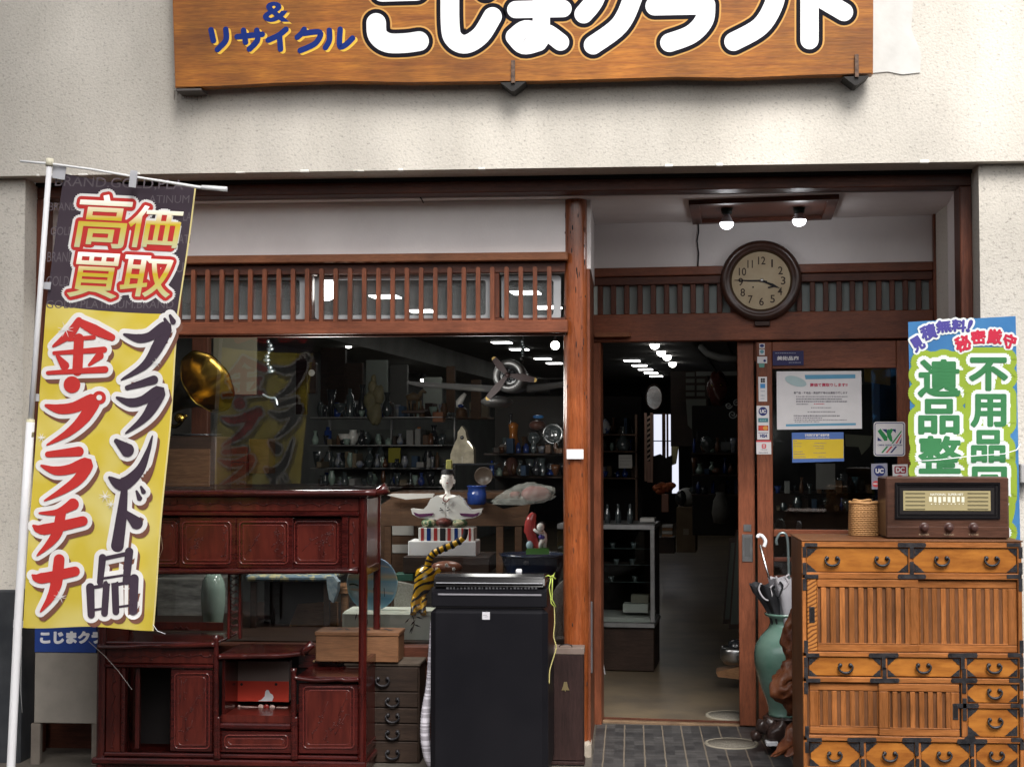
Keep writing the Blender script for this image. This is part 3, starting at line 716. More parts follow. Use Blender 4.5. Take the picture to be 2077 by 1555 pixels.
for k in range(9):
    x = 352+k*7+random.uniform(-2, 2); b.flat([(x, 183), (x+random.uniform(1.5, 3), 183), (x+1.5, 190+random.uniform(2, 18)), (x, 190+random.uniform(0, 12))], lambda px, py, l: P61.at(px, py, l), .0042)
b.build('rust_drip', mat('soot_drip', (.16, .14, .12), .9, (.25, .22, .19), ns=60), sh)

# ================================================================ nobori banner on its pole
PN = FP(5.3)
def nob(u, v):
    """cloth: u across, v down, in photograph pixels, then real folds in depth"""
    L = spl1([(0, 130), (.29, 93), (.55, 76), (.8, 57), (1, 47)], v); Rr = spl1([(0, 398), (.29, 363), (.55, 345), (.8, 325), (1, 311)], v)
    top = 352+26*u+10*math.sin(math.pi*u); botm = 1270+6*u
    return L+(Rr-L)*u+1.6*math.sin(15*v)*(u-.3), top+(botm-top)*v+3*math.sin(7*u+1)*v
def spl1(k, x):
    for (a, p), (b_, q) in zip(k, k[1:]):
        if x <= b_: return p+(q-p)*(x-a)/(b_-a)
    return k[-1][1]
def nobd(px, py):
    v = min(1, max(0, (py-360)/912)); L = spl1([(0, 130), (.29, 93), (.55, 76), (.8, 57), (1, 47)], v); u = (px-L)/266
    return .05*u-.02*v+.012*math.sin(2.6*u+2.2*v*3)*min(1, .3+u)+.009*math.sin(9*(u*.8+v*1.3))*u+.02*math.exp(-((v-.26)/.06)**2)*math.sin(math.pi*u)*.5+.0065*math.sin(22*(u-.3*v))*max(0, u-.5)*max(0, v-.3)*3+.002*math.sin(13*v+3*u)
def SN(px, py, l=0): return PN.at(px, py, l-nobd(px, py))
m_cy = mat('yellow_banner_cloth', (.70, .545, .07), .8, (.80, .70, .26), ns=3.2, det=2, amt=(.46, .68), spec=.1, bump=.0015, bs=18)
def thru(m, w=.40):
    nt = m.node_tree; p = nt.nodes['Principled BSDF']; o = nt.nodes['Material Output']; t = nt.nodes.new('ShaderNodeBsdfTranslucent'); x = nt.nodes.new('ShaderNodeMixShader'); x.inputs[0].default_value = w
    l = p.inputs['Base Color'].links
    if l: nt.links.new(l[0].from_socket, t.inputs['Color'])
    else: t.inputs['Color'].default_value = p.inputs['Base Color'].default_value
    nt.links.new(p.outputs[0], x.inputs[1]); nt.links.new(t.outputs[0], x.inputs[2]); nt.links.new(x.outputs[0], o.inputs['Surface']); return m
thru(m_cy)
m_ck = thru(mat('plum_black_banner_cloth', (.050, .036, .050), .75, (.065, .048, .062), ns=3))
nb = T('banner', 'tall yellow and black vertical banner with red and white lettering on a white pole', 'banner')
def sheet(name, v0, v1, m, T_, nu=28, nv=60, fn=nob, S=SN):
    b = M(); g = [[b.b.verts.new(S(*fn(i/nu, v0+(v1-v0)*j/nv), 0)) for i in range(nu+1)] for j in range(nv+1)]
    for j in range(nv):
        for i in range(nu):
            f = b.b.faces.new([g[j][i], g[j+1][i], g[j+1][i+1], g[j][i+1]]); f.smooth = True
    b.nst = 1; return b.build(name, m, T_)
VB = .287
up = sheet('upper_cloth', 0, VB, m_ck, nb); lo_ = sheet('lower_cloth', VB, 1, m_cy, nb)
m_rw = thru(plain('white_print', (.74, .72, .70), .7), .12); m_rr = thru(plain('red_print', (.50, .030, .026), .7), .12); m_rb = thru(plain('brown_print_shadow', (.17, .07, .045), .7), .12); m_rp = thru(plain('plum_print', (.045, .028, .045), .7), .12)
m_gold = mat('gold_print', (.62, .42, .02), .7); m_faint = plain('faint_grey_print', (.105, .086, .098), .8)
nt = m_gold.node_tree; tc = next(n for n in nt.nodes if n.type == 'TEX_COORD'); w_ = nt.nodes.new('ShaderNodeSeparateXYZ'); nt.links.new(tc.outputs['Generated'], w_.inputs[0])
r_ = nt.nodes.new('ShaderNodeValToRGB'); nt.links.new(w_.outputs['Z'], r_.inputs[0])
for e_, (p_, c_) in zip([r_.color_ramp.elements[0], r_.color_ramp.elements[1], r_.color_ramp.elements.new(.3), r_.color_ramp.elements.new(.55)], ((0, (.50, .49, .30, 1)), (1, (.50, .31, .01, 1)), (.3, (.52, .44, .10, 1)), (.55, (.54, .38, .015, 1)))): e_.position = p_; e_.color = c_
nt.links.new(r_.outputs['Color'], nt.nodes['Principled BSDF'].inputs['Base Color'])
def ntext(sub, t, fit, mt, lift, bold, out=0, shear=.1, rot=0, name='lettering', nout=12):
    b = M(); b.nst = 1; b.text(t, fit, SN, lift, bold, out, nout, rot, shear, cut=26); b.build(name, mt, nb, sub)
for t_, fit in (('BRAND.GOLD,PLA', (112, 361, 372, 384)), ('ATINUM', (302, 396, 384, 412)), ('BRAND', (100, 411, 156, 427)), ('GOLD', (103, 460, 150, 477)), ('BRAND', (96, 511, 150, 531)), ('GOLD', (94, 560, 140, 580)), ('GOLD.PLATINUM.BRAND', (94, 609, 352, 625)), ('ATI', (362, 476, 386, 494)), ('U', (357, 532, 372, 552)), ('LA', (372, 430, 388, 448))):
    ntext(up, t_, fit, m_faint, .0006, 0, 0, .08, .03 if fit[0] > 90 and fit[2]-fit[0] > 200 and fit[1] < 400 else 0)
big = (('高', (156, 395, 262, 503)), ('価', (260, 418, 366, 503)), ('買', (143, 513, 243, 604)), ('取', (247, 519, 350, 602)))
for t_, fit in big: ntext(up, t_, fit, m_rw, .0012, .012, 13, .13, .05, 'letter_halo', 18)
for t_, fit in big: ntext(up, t_, fit, m_rr, .0030, .012, 7.5, .13, .05, 'letter_outline', 16)
for t_, fit in big: ntext(up, t_, fit, m_gold, .0048, .006, .6, .13, .05, nout=6)
redk = [[[(160, 650), (142, 676), (108, 702)], [14, 20, 5]], [[(160, 652), (190, 668), (227, 684)], [14, 22, 14]], [[(140, 688), (190, 684)], [8, 9]], [[(110, 716), (211, 709)], [8, 13]], [[(160, 686), (157, 752)], [20, 21]], [[(116, 721), (131, 741)], [7, 19]], [[(202, 721), (181, 740)], [17, 6]], [[(97, 756), (213, 749)], [8, 14]],
 [[(146, 779.5), (146, 780)], [34, 34]], [[(93, 822), (120, 829), (150, 826), (190, 811), (172, 845), (140, 876), (95, 902)], [6, 20, 22, 26, 24, 16, 3]], [[(201, 806), (201.5, 806)], [27, 27]],
 [[(97, 921), (160, 915)], [12, 20]], [[(84, 944), (112, 954), (142, 951), (176, 940), (160, 970), (128, 994), (90, 1015)], [5, 18, 20, 26, 22, 15, 3]],
 [[(148, 1022), (118, 1038), (80, 1040)], [24, 14, 4]], [[(68, 1066), (90, 1073), (168, 1056)], [6, 22, 20]], [[(124, 1038), (116, 1078), (100, 1102), (75, 1126)], [20, 22, 15, 3]],
 [[(66, 1166), (84, 1172), (152, 1158)], [5, 22, 20]], [[(120, 1134), (114, 1182), (102, 1212), (82, 1240)], [22, 24, 16, 3]]]
pluk = [[[(208, 1130), (203, 1180)], [15, 13]], [[(207, 1133), (264, 1121)], [8, 9]], [[(262, 1118), (256, 1178)], [17, 15]], [[(204, 1173), (257, 1165)], [5, 5]],
 [[(183, 1190), (185, 1246)], [17, 15]], [[(181, 1192), (220, 1185)], [7, 7]], [[(216, 1184), (212, 1243)], [14, 14]], [[(185, 1237), (212, 1233)], [5, 5]],
 [[(233, 1182), (235, 1240)], [15, 14]], [[(233, 1186), (277, 1177)], [7, 7]], [[(272, 1173), (270, 1238)], [19, 17]], [[(236, 1231), (270, 1226)], [5, 5]],
 [[(252, 678), (280, 686), (304, 682), (336, 664), (318, 706), (292, 742), (246, 770)], [5, 18, 18, 26, 24, 16, 3]], [[(334, 647), (341, 661)], [6, 12]], [[(345, 640), (351, 652)], [6, 12]],
 [[(258, 786), (312, 770)], [10, 18]], [[(237, 806), (264, 816), (290, 811), (323, 794), (306, 830), (286, 854), (255, 878)], [5, 18, 18, 26, 22, 14, 3]],
 [[(236, 894), (258, 912)], [10, 28]], [[(222, 968), (248, 982), (282, 955), (300, 915), (309, 884)], [6, 28, 20, 10, 3]],
 [[(252, 996), (246, 1050), (238, 1106)], [14, 22, 26]], [[(252, 1036), (277, 1060)], [8, 26]], [[(277, 996), (283, 1010)], [5, 11]], [[(286, 987), (291, 997)], [5, 10]]]
for lst, mt in ((redk, m_rr), (pluk, m_rp)):
    for nm, m2, dw, dx, dy, lf_ in (('letter_shadow', m_rb, 16, 6, 10, .0009), ('letter_halo', m_rw, 19, 0, 0, .0022), ('lettering', mt, 0, 0, 0, .0050)):
        b = M()
        for pp, ww in lst: b.stroke([(x+dx, y+dy) for x, y in pp], [w+dw for w in ww], SN, lf_, smooth=len(pp) > 2, cap=9)
        b.build(nm, m2, nb, lo_)
m_bkw = plain('soaked_white', (.80, .78, .74), .8); m_bkr = plain('soaked_red', (.72, .05, .06), .8)
# the print soaks through: the same lettering shows on the cloth's back
for lst, mt in ((redk, m_rr), (pluk, m_rp)):
    for m2, dw, lf_ in ((m_bkw, 14, -.0012), (m_bkr if mt is m_rr else m_rp, 0, -.0036)):
        b = M()
        for pp, ww in lst: b.stroke(pp, [w+dw for w in ww], SN, lf_, smooth=len(pp) > 2, cap=9)
        b.build('soaked_print', m2, nb, lo_)
for t_, fit in big: ntext(up, t_, fit, m_bkr, -.0015, .015, 7, .13, .05, 'soaked_print')
b = M(); b.stroke([(201, 806), (201.4, 806)], 11, SN, .0076, cap=9); b.build('lettering', m_rw, nb, lo_)
b = M()
for x, y, r in ((133, 668, 16), (84, 887, 9), (213, 1006, 13), (318, 735, 9), (122, 1210, 13), (225, 1022, 10)):
    for a in (0.25, 1.2, 2.0, 2.9): b.stroke([(x-math.cos(a)*r, y-math.sin(a)*r), (x, y), (x+math.cos(a)*r, y+math.sin(a)*r)], [.5, 2, .5], SN, .0062, smooth=False, cap=3)
sp0 = b.build('printed_sparkle', m_rw, nb, lo_); join(lo_, sp0)
b = M(); b.nst = 1
q = [nob(1, k/60) for k in range(61)]
for (x, y), (x2, y2) in zip(q, q[1:]): b.flat([(x-3.2, y), (x, y), (x2, y2), (x2-3.2, y2)], SN, .0008)
b.build('hem', plain('pale_hem', (.60, .50, .22), .8), nb, lo_)
PO = FP(5.27)
b = M(PO); b.ptube([(100, 338), (78, 640), (62, 860)], PO.u(6.2)); b.ptube([(62, 856), (48, 1060), (36, 1270), (22, 1560), (18, 1660)], PO.u(9.3)); b.build('pole', plain('white_pole', (.68, .67, .68), .35), nb)
b = M(PO); b.ptube([(101, 322), (100, 337)], PO.u(8.5)); b.build('pole_cap', plain('cream_cap', (.62, .58, .45), .5), nb)
b = M(PO); b.ptube([(62, 850), (60.5, 886)], PO.u(9)); b.build('joint_collar', plain('yellowed_collar', (.58, .54, .36), .5), nb)
b = M(PO); b.ptube([(41, 327), (100, 332), (180, 342, .01), (270, 357, .02), (400, 377, .035), (455, 380, .04)], [PO.u(2.6)]*4+[PO.u(3.6)]*2); b.ptube([(404, 377, .032), (455, 380, .038)], PO.u(5)); b.build('crossbar', plain('white_rod', (.70, .70, .70), .35), nb)
m_tab = thru(plain('translucent_white_tab', (.62, .62, .65), .6), .4)
for q in ([(110, 335), (137, 338), (133, 366), (108, 362)], [(267, 346), (281, 348), (277, 382), (263, 380)], [(90, 573), (106, 573), (104, 588), (88, 586)], [(62, 797), (82, 799), (82, 814), (62, 812)], [(47, 1026), (64, 1028), (64, 1043), (46, 1041)], [(30, 1255), (54, 1258), (54, 1272), (29, 1271)]):
    M(FP(5.295)).ppoly(q, -.012, -.009).build('tab', m_tab, nb)
single(M(PN).ptube([(305, 1268, .03), (314, 1281, .03), (330, 1287, .03)], .0012, 0, 5).build('loose_thread', m_white), 'short frayed thread hanging off the lower right corner of the yellow banner', 'thread')
single(M(FP(5.6)).ptube([(180, 1300), (213, 1330), (240, 1360), (268, 1398)], .0012, 0, 5).build('fishing_line', plain('pale_line', (.4, .38, .36), .5)), 'thin pale line slanting across the red cabinet from the small blue sign', 'string')
single(M(FP(5.97)).ptube([(316, 1062), (318, 1100), (323, 1130), (330, 1112), (327, 1088), (318, 1064)], .0011, 0, 5).build('string_loop', plain('tan_string', (.42, .30, .2), .7)), 'tan loop of string hanging on the red cabinet beside the yellow banner', 'string')

# ================================================================ blue banner behind the radio
PB_ = FP(6.07)
def SB(px, py, l=0):
    u, v = (px-1845)/215, (py-645)/460
    return PB_.at(px, py, l+.03-.02*v+.004*math.sin(4*u+3*v)+.005*math.sin(9*v+2*u))
def bl(u, v): return 1842+4*u*0+u*(218-2*v*0)+v*(12), 653-12*u+v*(560+12*u)
bb = T('banner', 'blue and lime vertical banner with green lettering leaning behind the old radio', 'banner')
bc = sheet('cloth', 0, 1, thru(mat('sky_blue_banner_cloth', (.055, .20, .46), .75, (.075, .25, .52), ns=4)), bb, 20, 40, bl, SB)
m_bw = plain('pale_white_print', (.62, .66, .64), .7); m_lime = plain('lime_print', (.235, .325, .03), .7); m_grn = plain('green_print', (.034, .165, .06), .7); m_vio = plain('violet_print', (.06, .05, .24), .7); m_crim = plain('crimson_print', (.46, .02, .05), .7)
gl_ = (('遺', (1864, 731, 1946, 803)), ('品', (1865, 811, 1944, 878)), ('整', (1865, 886, 1947, 958)), ('理', (1866, 968, 1948, 1036)), ('不', (1968, 727, 2042, 790)), ('用', (1971, 801, 2039, 864)), ('品', (1972, 874, 2037, 936)), ('回', (1974, 948, 2040, 1010)), ('収', (1975, 1020, 2042, 1085)))
def bt(t, fit, mt, lift, bold, out=0, rot=0, name='lettering', nout=14):
    b = M(); b.nst = 1; b.text(t, fit, SB, lift, bold, out, nout, rot, 0, cut=40); b.build(name, mt, bb, bc)
for x0, x1, y0 in ((1860, 1950, 735), (1962, 2048, 728)): sheet('lime_backing', 0, 1, m_lime, bb, 14, 50, lambda u, v: (x0+(x1-x0)*u+4*v, y0+v*420), lambda px, py, l: SB(px, py, .0009))
for t_, f_ in gl_: bt(t_, f_, m_lime, .0010, .004, 23, 0, 'letter_backing', 30)
for t_, f_ in gl_: bt(t_, f_, m_bw, .0024, .004, 11, 0, 'letter_halo')
for t_, f_ in gl_: bt(t_, f_, m_grn, .0040, .004, 2.7, 0, 'lettering', 14)
for t_, f_, r_, m2 in (('見', (1849, 683, 1873, 711), -.55, m_vio), ('積', (1868, 659, 1899, 688), -.3, m_vio), ('無', (1899, 650, 1929, 674), -.12, m_vio), ('料', (1931, 649, 1959, 672), .06, m_vio), ('!', (1963, 649, 1970, 673), .35, m_vio),
                       ('秘', (1938, 681, 1968, 711), -.3, m_crim), ('密', (1970, 670, 1999, 697), -.1, m_crim), ('厳', (2003, 668, 2032, 697), .06, m_crim), ('守', (2035, 678, 2060, 706), .35, m_crim)):
    bt(t_, f_, m_bw, .0024, .012, 5.5, r_, 'letter_halo', 12); bt(t_, f_, m2, .0040, .012, 1.3, r_, 'lettering', 10)
single(M(PB_).ptube([(1851, 935, -.05), (1900, 932, -.05), (1960, 925, -.052), (2030, 920, -.054), (2056, 912, -.05), (2066, 900, -.03)], .0022, 0, 6).build('tie_cord', m_white), 'white cord tied across the blue and lime banner', 'cord')
single(M(FP(6.15)).pbox(2062, 940, 2085, 979, -.06, .0, .004).build('wall_switch_box', plain('grey_plastic_box', (.34, .33, .32), .5)), 'small grey electric box on the stucco at the right edge', 'switch box')

# ================================================================ little blue-topped A-frame sign
PA = FP(6.12); ab = T('sandwich_board', 'grey sandwich board with a blue name strip behind the white pole', 'sandwich board')
b = M(PA); b.pbox(70, 1323, 197, 1466, 0, .014, .002); b.build('panel', mat('grey_board', (.24, .215, .185), .75, (.20, .18, .155), ns=9), ab)
hd = M(PA).pbox(71, 1240, 197, 1322.5, -.004, .014, .002).build('name_strip', plain('blue_strip', (.02, .05, .22), .4), ab)
b = M(PA); b.nst = 1; b.text('こじまクラ', (82, 1280, 208, 1304), lambda x, y, l: PA.at(x, y, l), .0045, .03, 1, 8); b.build('lettering', m_white, ab, hd)
for x in (62, 185): M(PA).pbox(x, 1466.5, x+19, 1551, .001, .028, .002).build('leg', mat('weathered_grey_leg', (.17, .145, .12), .8, (.12, .10, .085), ns=12), ab)
single(M(FP(5.6)).ptube([(44, 1290), (43, 1330), (42, 1400), (45, 1445)], .0018, 0, 6).build('tape_strip', plain('clear_grey_tape', (.3, .3, .3), .3)), 'thin pale strip hanging beside the banner pole before the black plinth', 'cord')
# ================================================================ rosewood display cabinet
m_rose = wood('lacquered_rosewood', (.022, .0030, .0030), (.058, .0075, .0058), .22, 'x', ns=5, coat=.45, bump=.0003)
m_rosez = wood('lacquered_rosewood_upright', (.024, .0032, .003), (.060, .008, .006), .22, 'z', ns=5, coat=.45, bump=.0003)
m_rosep = mat('rosewood_panel', (.040, .0060, .0045), .3, (.080, .0125, .008), ns=5, det=6, coat=.3, stretch=(7, 7, 1.2), rvar=.06)
m_carve = mat('carved_rosewood', (.035, .007, .006), .45, (.06, .012, .010), ns=60, coat=0, spec=.3)
m_bead = mat('highlit_bead', (.075, .011, .009), .2, (.10, .016, .012), ns=9, coat=.6, spec=.5)  # lacquer highlight put into the bead's lighter red
m_tan = plain('pale_inlay', (.34, .22, .12), .5)
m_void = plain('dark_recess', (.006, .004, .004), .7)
CF, CB = 6.0, 6.36; PC = FP(CF)
cb = T('display_cabinet', 'dark red lacquered display cabinet with bamboo-carved rails, carved doors and open shelves', 'cabinet')
cx = lambda x, y=1300: PC.sz(x, y)[0]
cz = lambda y, x=460: PC.sz(x, y)[1]
def cbox(n, m, x0, y0, x1, y1, d0=0, d1=.03, bev=.004, sub=None):
    return M(PC).box(cx(x0), cx(x1), d0, d1, cz(y1), cz(y0), bev).build(n, m, cb, sub)
def bamboo(n, pts, r, sub=None, nodes=4, d=0):
    """a rail carved as bamboo: bulges and rings along its length"""
    P_, R_ = spline(pts, [r]*len(pts), 8) if len(pts) > 2 else ([(pts[0][0]+(pts[1][0]-pts[0][0])*i/24, pts[0][1]+(pts[1][1]-pts[0][1])*i/24) for i in range(25)], [r]*25)
    N = len(P_); rr = []
    for i in range(N):
        t = i/(N-1)*nodes; f = t-math.floor(t); rr.append(r*(1+.22*math.exp(-(min(f, 1-f)/.05)**2)-.05*math.sin(math.pi*f)))
    return M(PC).tube([(cx(x, y), d, cz(y, x)) for x, y in P_], rr, 12).build(n, m_rose, cb, sub)
def panel(n, x0, y0, x1, y1, d=.012, fr=10, motif=0, sub=None):
    """framed door with a rounded raised bead round a sunk carved field"""
    f = M(PC).box(cx(x0), cx(x1), d, d+.022, cz(y1), cz(y0), .003).build(n, m_rose, cb, sub)
    r = M(PC)
    for q, rd_ in ((0, .0034), (7, .0022)):
        pth = rrect(x0+fr+q, y0+fr+q, x1-fr-q, y1-fr-q, 8); r.tube([(cx(a, c), d-.001, cz(c, a)) for a, c in pth+pth[:2]], rd_, 8, False)
    r.build('bead', m_bead, cb, f)
    M(PC).box(cx(x0+fr+5), cx(x1-fr-5), d-.002, d+.003, cz(y1-fr-5), cz(y0+fr+5)).build('field', m_rosep, cb, f)
    if motif:
        random.seed(motif); k = M(PC); w, h = x1-x0-2*fr-20, y1-y0-2*fr-20; bx, by = x0+fr+10, y0+fr+10
        for _ in range(7):
            x, y = bx+random.random()*w, by+h*(.3+.7*random.random()); pp = [(x, y)]
            for q in range(4): x += random.uniform(-.02, .16)*w*.8; y -= random.uniform(.02, .14)*h; pp.append((min(bx+w, x), max(by, y)))
            k.ptube(pp, .0012, d-.002, 5)
            for q in range(5):
                a, c = pp[random.randrange(5)]; k.ball((cx(a+random.uniform(-5, 5), c), d-.002, cz(c+random.uniform(-4, 4), a)), (random.uniform(.003, .006), .0022, random.uniform(.0015, .003)), 7, 4)
        join(f, k.build('carving', m_carve, cb, f))
    return f
def at_depth(d):
    P = FP(CF+d); return (lambda x, y=1300: P.sz(x, y)[0]), (lambda y, x=460: P.sz(x, y)[1])
def vine(x0, y0, x1, y1, d, parent, seed):
    random.seed(seed); k = M(PC); n = int(max(abs(x1-x0), abs(y1-y0))/10)
    pp = [(x0+(x1-x0)*i/n+(3*math.sin(i*1.7) if abs(y1-y0) > abs(x1-x0) else 0), y0+(y1-y0)*i/n+(3*math.sin(i*1.7) if abs(x1-x0) > abs(y1-y0) else 0)) for i in range(n+1)]
    k.ptube(pp, .0016, d, 5)
    for x, y in pp[::2]: k.ball((cx(x+random.uniform(-4, 4), y), d, cz(y+random.uniform(-5, 5), x)), (random.uniform(.003, .007), .003, random.uniform(.002, .007)), 7, 4)
    join(parent, k.build('carving', m_carve, cb, parent))
# carcass: uprights, sides, back boards, shelves
for x0, x1 in ((197, 213), (727, 743)): cbox('front_post', m_rosez, x0, 1006, x1, 1600, -.004, .035, .01)
for x in (199, 728):
    M(PC).box(cx(x), cx(x+14), CB-CF-.03, CB-CF, -.05, cz(1002), .006).build('rear_post', m_rosez, cb)
sd = M(PC).box(cx(733), cx(739), .036, CB-CF-.031, cz(1165), cz(1012), .001).build('side_panel', m_rosep, cb)
M(PC).box(cx(733), cx(739), .036, CB-CF-.031, -.02, cz(1345), .001).build('side_panel', m_rosep, cb)
for y in (1158, 1346, 1520): M(PC).box(cx(730), cx(742), .036, CB-CF-.031, cz(y+8), cz(y-8), .003).build('side_rail', m_rosez, cb)
M(PC).box(cx(201), cx(207), .036, CB-CF-.031, -.02, cz(1012)).build('side_panel', m_rosep, cb)
cbox('top_board', m_rose, 190, 999, 745, 1007, -.02, CB-CF, .004)
bamboo('top_rail', [(186, 1000), (765, 999)], .013, nodes=2, d=-.022)
k = M(PC).tube([(cx(758), -.02, cz(1000)), (cx(772), -.02, cz(995)), (cx(786), -.02, cz(988))], [.013, .019, .022], 14).build('rail_knob', m_rose, cb)
fz = cbox('frieze', m_rosep, 213, 1007, 727, 1037, .012, .03); vine(300, 1022, 715, 1022, .009, fz, 4)
cbox('moulding', m_rose, 213, 1037, 727, 1046, -.002, .03, .004)
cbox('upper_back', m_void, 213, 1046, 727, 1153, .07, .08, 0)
k = cbox('carved_stile', m_rosep, 705, 1046, 727, 1153, .01, .03); vine(716, 1062, 716, 1142, .007, k, 9)
cbox('inner_stile', m_rose, 691, 1046, 704.5, 1153, .004, .03)
cbox('inner_stile', m_rose, 213, 1046, 232, 1153, .004, .03)
panel('upper_door', 232, 1050, 362, 1152, .036, 8, 21)
panel('upper_door', 360, 1049, 476, 1152, .008, 9, 22)
panel('upper_door', 476, 1049, 592, 1152, .008, 9, 23)
panel('upper_door', 585, 1050, 690, 1152, .036, 8, 24)
bamboo('mid_rail', [(213, 1159), (727, 1157)], .012, nodes=10, d=-.004)
cbox('upper_shelf', m_rose, 213, 1153, 727, 1160, .005, CB-CF-.03)
# middle tier: fretted upright, left shelf with fret gallery, stepped curved rails
k = cbox('fret_upright', m_rosez, 447, 1163, 452, 1302, .10, .13, .002); cbox('stile', m_rosez, 470, 1163, 475, 1302, .10, .13, .002, k)
random.seed(12); f = M(PC)
for i in range(9):
    y = 1172+i*14; f.ptube([(452, y, .115), (458, y+5, .115), (463, y+3, .115), (470, y+9, .115)], .0022, .115, 6); f.ptube([(470, y, .115), (461, y+6, .115), (452, y+12, .115)], .0018, .115, 6)
f.build('fretwork', m_carve, cb, k)
gx, gz = at_depth(.30); M(PC).box(gx(310), gx(452), .30, .315, gz(1279), gz(1262), .002).build('gallery_board', m_rosep, cb)
f = M(FP(CF+.29)); f.ptube([(330, 1277, 0), (350, 1276, 0), (356, 1271, 0), (362, 1276, 0), (366, 1269, 0), (372, 1276, 0), (378, 1271, 0), (384, 1277, 0), (405, 1277, 0)], .003, 0, 6)
f.build('gallery_motif', m_carve, cb)
cbox('left_shelf', m_rose, 213, 1303, 437, 1309, .0, CB-CF-.03)
bamboo('curved_rail', [(200, 1311), (255, 1311), (300, 1308), (350, 1309), (437, 1306)], .011, nodes=3, d=-.008)
bamboo('step_post', [(439, 1286), (439, 1538)], .0115, nodes=5, d=-.004)
bamboo('step_post', [(444, 1452), (444, 1538)], .008, nodes=1, d=-.006)
fz = cbox('lower_frieze', m_rosep, 213, 1314, 434, 1348, .012, .03); vine(225, 1331, 425, 1330, .009, fz, 7)
cbox('lower_moulding', m_rose, 213, 1348, 434, 1356, -.002, .03)
k = cbox('carved_stile', m_rosep, 214, 1356, 245, 1530, .01, .03); vine(228, 1366, 228, 1520, .007, k, 15)
cbox('inner_stile', m_rose, 246, 1356, 254, 1530, .0, .03)
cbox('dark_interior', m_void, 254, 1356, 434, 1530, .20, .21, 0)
cbox('door_edge', m_rosez, 270, 1358, 279, 1524, .03, .05, .002)
panel('lower_door', 345, 1358, 431, 1526, .010, 8, 31)
# centre well
cbox('centre_shelf', m_rose, 444, 1326, 600, 1331, .01, CB-CF-.03)
bamboo('curved_rail', [(446, 1331), (480, 1330), (520, 1329), (575, 1328), (618, 1323)], .011, nodes=3, d=-.008)
M(PC).tube([(cx(612), -.008, cz(1323)), (cx(624), -.008, cz(1312)), (cx(635), -.008, cz(1302))], [.012, .016, .017], 12).build('rail_knob', m_rose, cb)
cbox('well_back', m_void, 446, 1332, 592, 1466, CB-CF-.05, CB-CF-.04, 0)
cbox('well_side', m_rosez, 446, 1332, 452, 1466, .04, CB-CF-.05, 0)
cbox('well_floor', m_rosep, 446, 1452, 592, 1466, .03, CB-CF-.05, 0)
gx, gz = at_depth(.22); f = M(FP(CF+.22))
f.ptube([(488, 1432), (525, 1434)], .003, 0, 6).ptube([(560, 1434), (584, 1434)], .003, 0, 6)
f.ball((gx(486), 0, gz(1431)), .006, 8, 6).ball((gx(530), 0, gz(1432)), (.013, .004, .012), 10, 6).ball((gx(553), 0, gz(1432)), (.013, .004, .010), 10, 6)
f.build('gallery_motif', plain('pale_pink_inlay', (.50, .36, .32), .5), cb)
M(FP(CF+.22)).ball((gx(541), -.002, gz(1432)), (.013, .005, .013), 10, 6).build('gallery_boss', plain('red_lacquer_boss', (.25, .02, .015), .3, coat=.4), cb)
cbox('well_rail', m_rose, 446, 1466, 592, 1478, -.006, .03, .006)
panel('drawer', 446, 1482, 592, 1526, .008, 9)
bamboo('step_post', [(596, 1354), (596, 1538)], .0115, nodes=5, d=-.004)
bamboo('step_post', [(601, 1452), (601, 1538)], .008, nodes=1, d=-.006)
# right compartment
cbox('right_shelf', m_rose, 600, 1369, 727, 1375, .0, CB-CF-.03)
bamboo('shelf_rail', [(598, 1373), (640, 1378), (690, 1376), (700, 1378), (728, 1377)], .009, nodes=3, d=-.008)
gx, gz = at_depth(.30); M(PC).box(gx(605), gx(727), .30, .315, gz(1352), gz(1325), .002).build('gallery_board', m_rose, cb)
gx, gz = at_depth(.292); f = M(FP(CF+.292)); f.ptube([(638, 1338), (672, 1338)], .0028, 0, 6).ptube([(700, 1338), (727, 1338)], .0028, 0, 6)
f.ball((gx(637), 0, gz(1338)), .005, 8, 6).ball((gx(678), 0, gz(1338)), (.012, .004, .008), 10, 6).ball((gx(693), 0, gz(1338)), (.012, .004, .008), 10, 6).ball((gx(686), -.002, gz(1338)), (.006, .005, .013), 10, 6)
f.build('gallery_motif', m_tan, cb)
panel('lower_door', 605, 1384, 726, 1526, .010, 9, 33)
cbox('bottom_rail', m_rose, 213, 1529, 727, 1537, -.002, .03, .004)
cbox('bottom_board', m_rose, 190, 1539, 745, 1552, -.016, CB-CF, .006)
cbox('base_frame', m_rose, 200, 1553, 740, 1575, .01, .04, .004)
for x in (375, 550): cbox('foot_scroll', m_rose, x, 1552, x+12, 1600, -.006, .009, .003)
# things in the centre well
t = T('greeting_box', 'red and grey box with a white heart standing in the cabinet well', 'box')
PX_ = FP(6.24); M(PX_).pbox(472, 1340, 586, 1422, 0, .06, .002).build('box_body', plain('grey_brown_card', (.17, .13, .115), .7), t)
M(PX_).pbox(472, 1380.5, 586, 1421.8, -.0015, 0, .0005).build('red_label', plain('bright_red_card', (.48, .045, .025), .5), t)
hp = [(523, 1421), (530, 1418), (537, 1411), (538, 1402), (541, 1398), (545, 1399), (548, 1405), (553, 1408), (555, 1413), (552, 1421)]
b = M(PX_); b.nst = 1; b.flat(hp, lambda x, y, l: PX_.at(x, y, l), .0022); b.build('white_heart', m_white, t)
b = M(PX_); b.nst = 1
for px in (490, 560): b.flat([(px+3*math.cos(a), 1387+3*math.sin(a)) for a in [k*.785 for k in range(8)]], lambda x, y, l: PX_.at(x, y, l), .0022)
b.build('hole', m_ink, t)

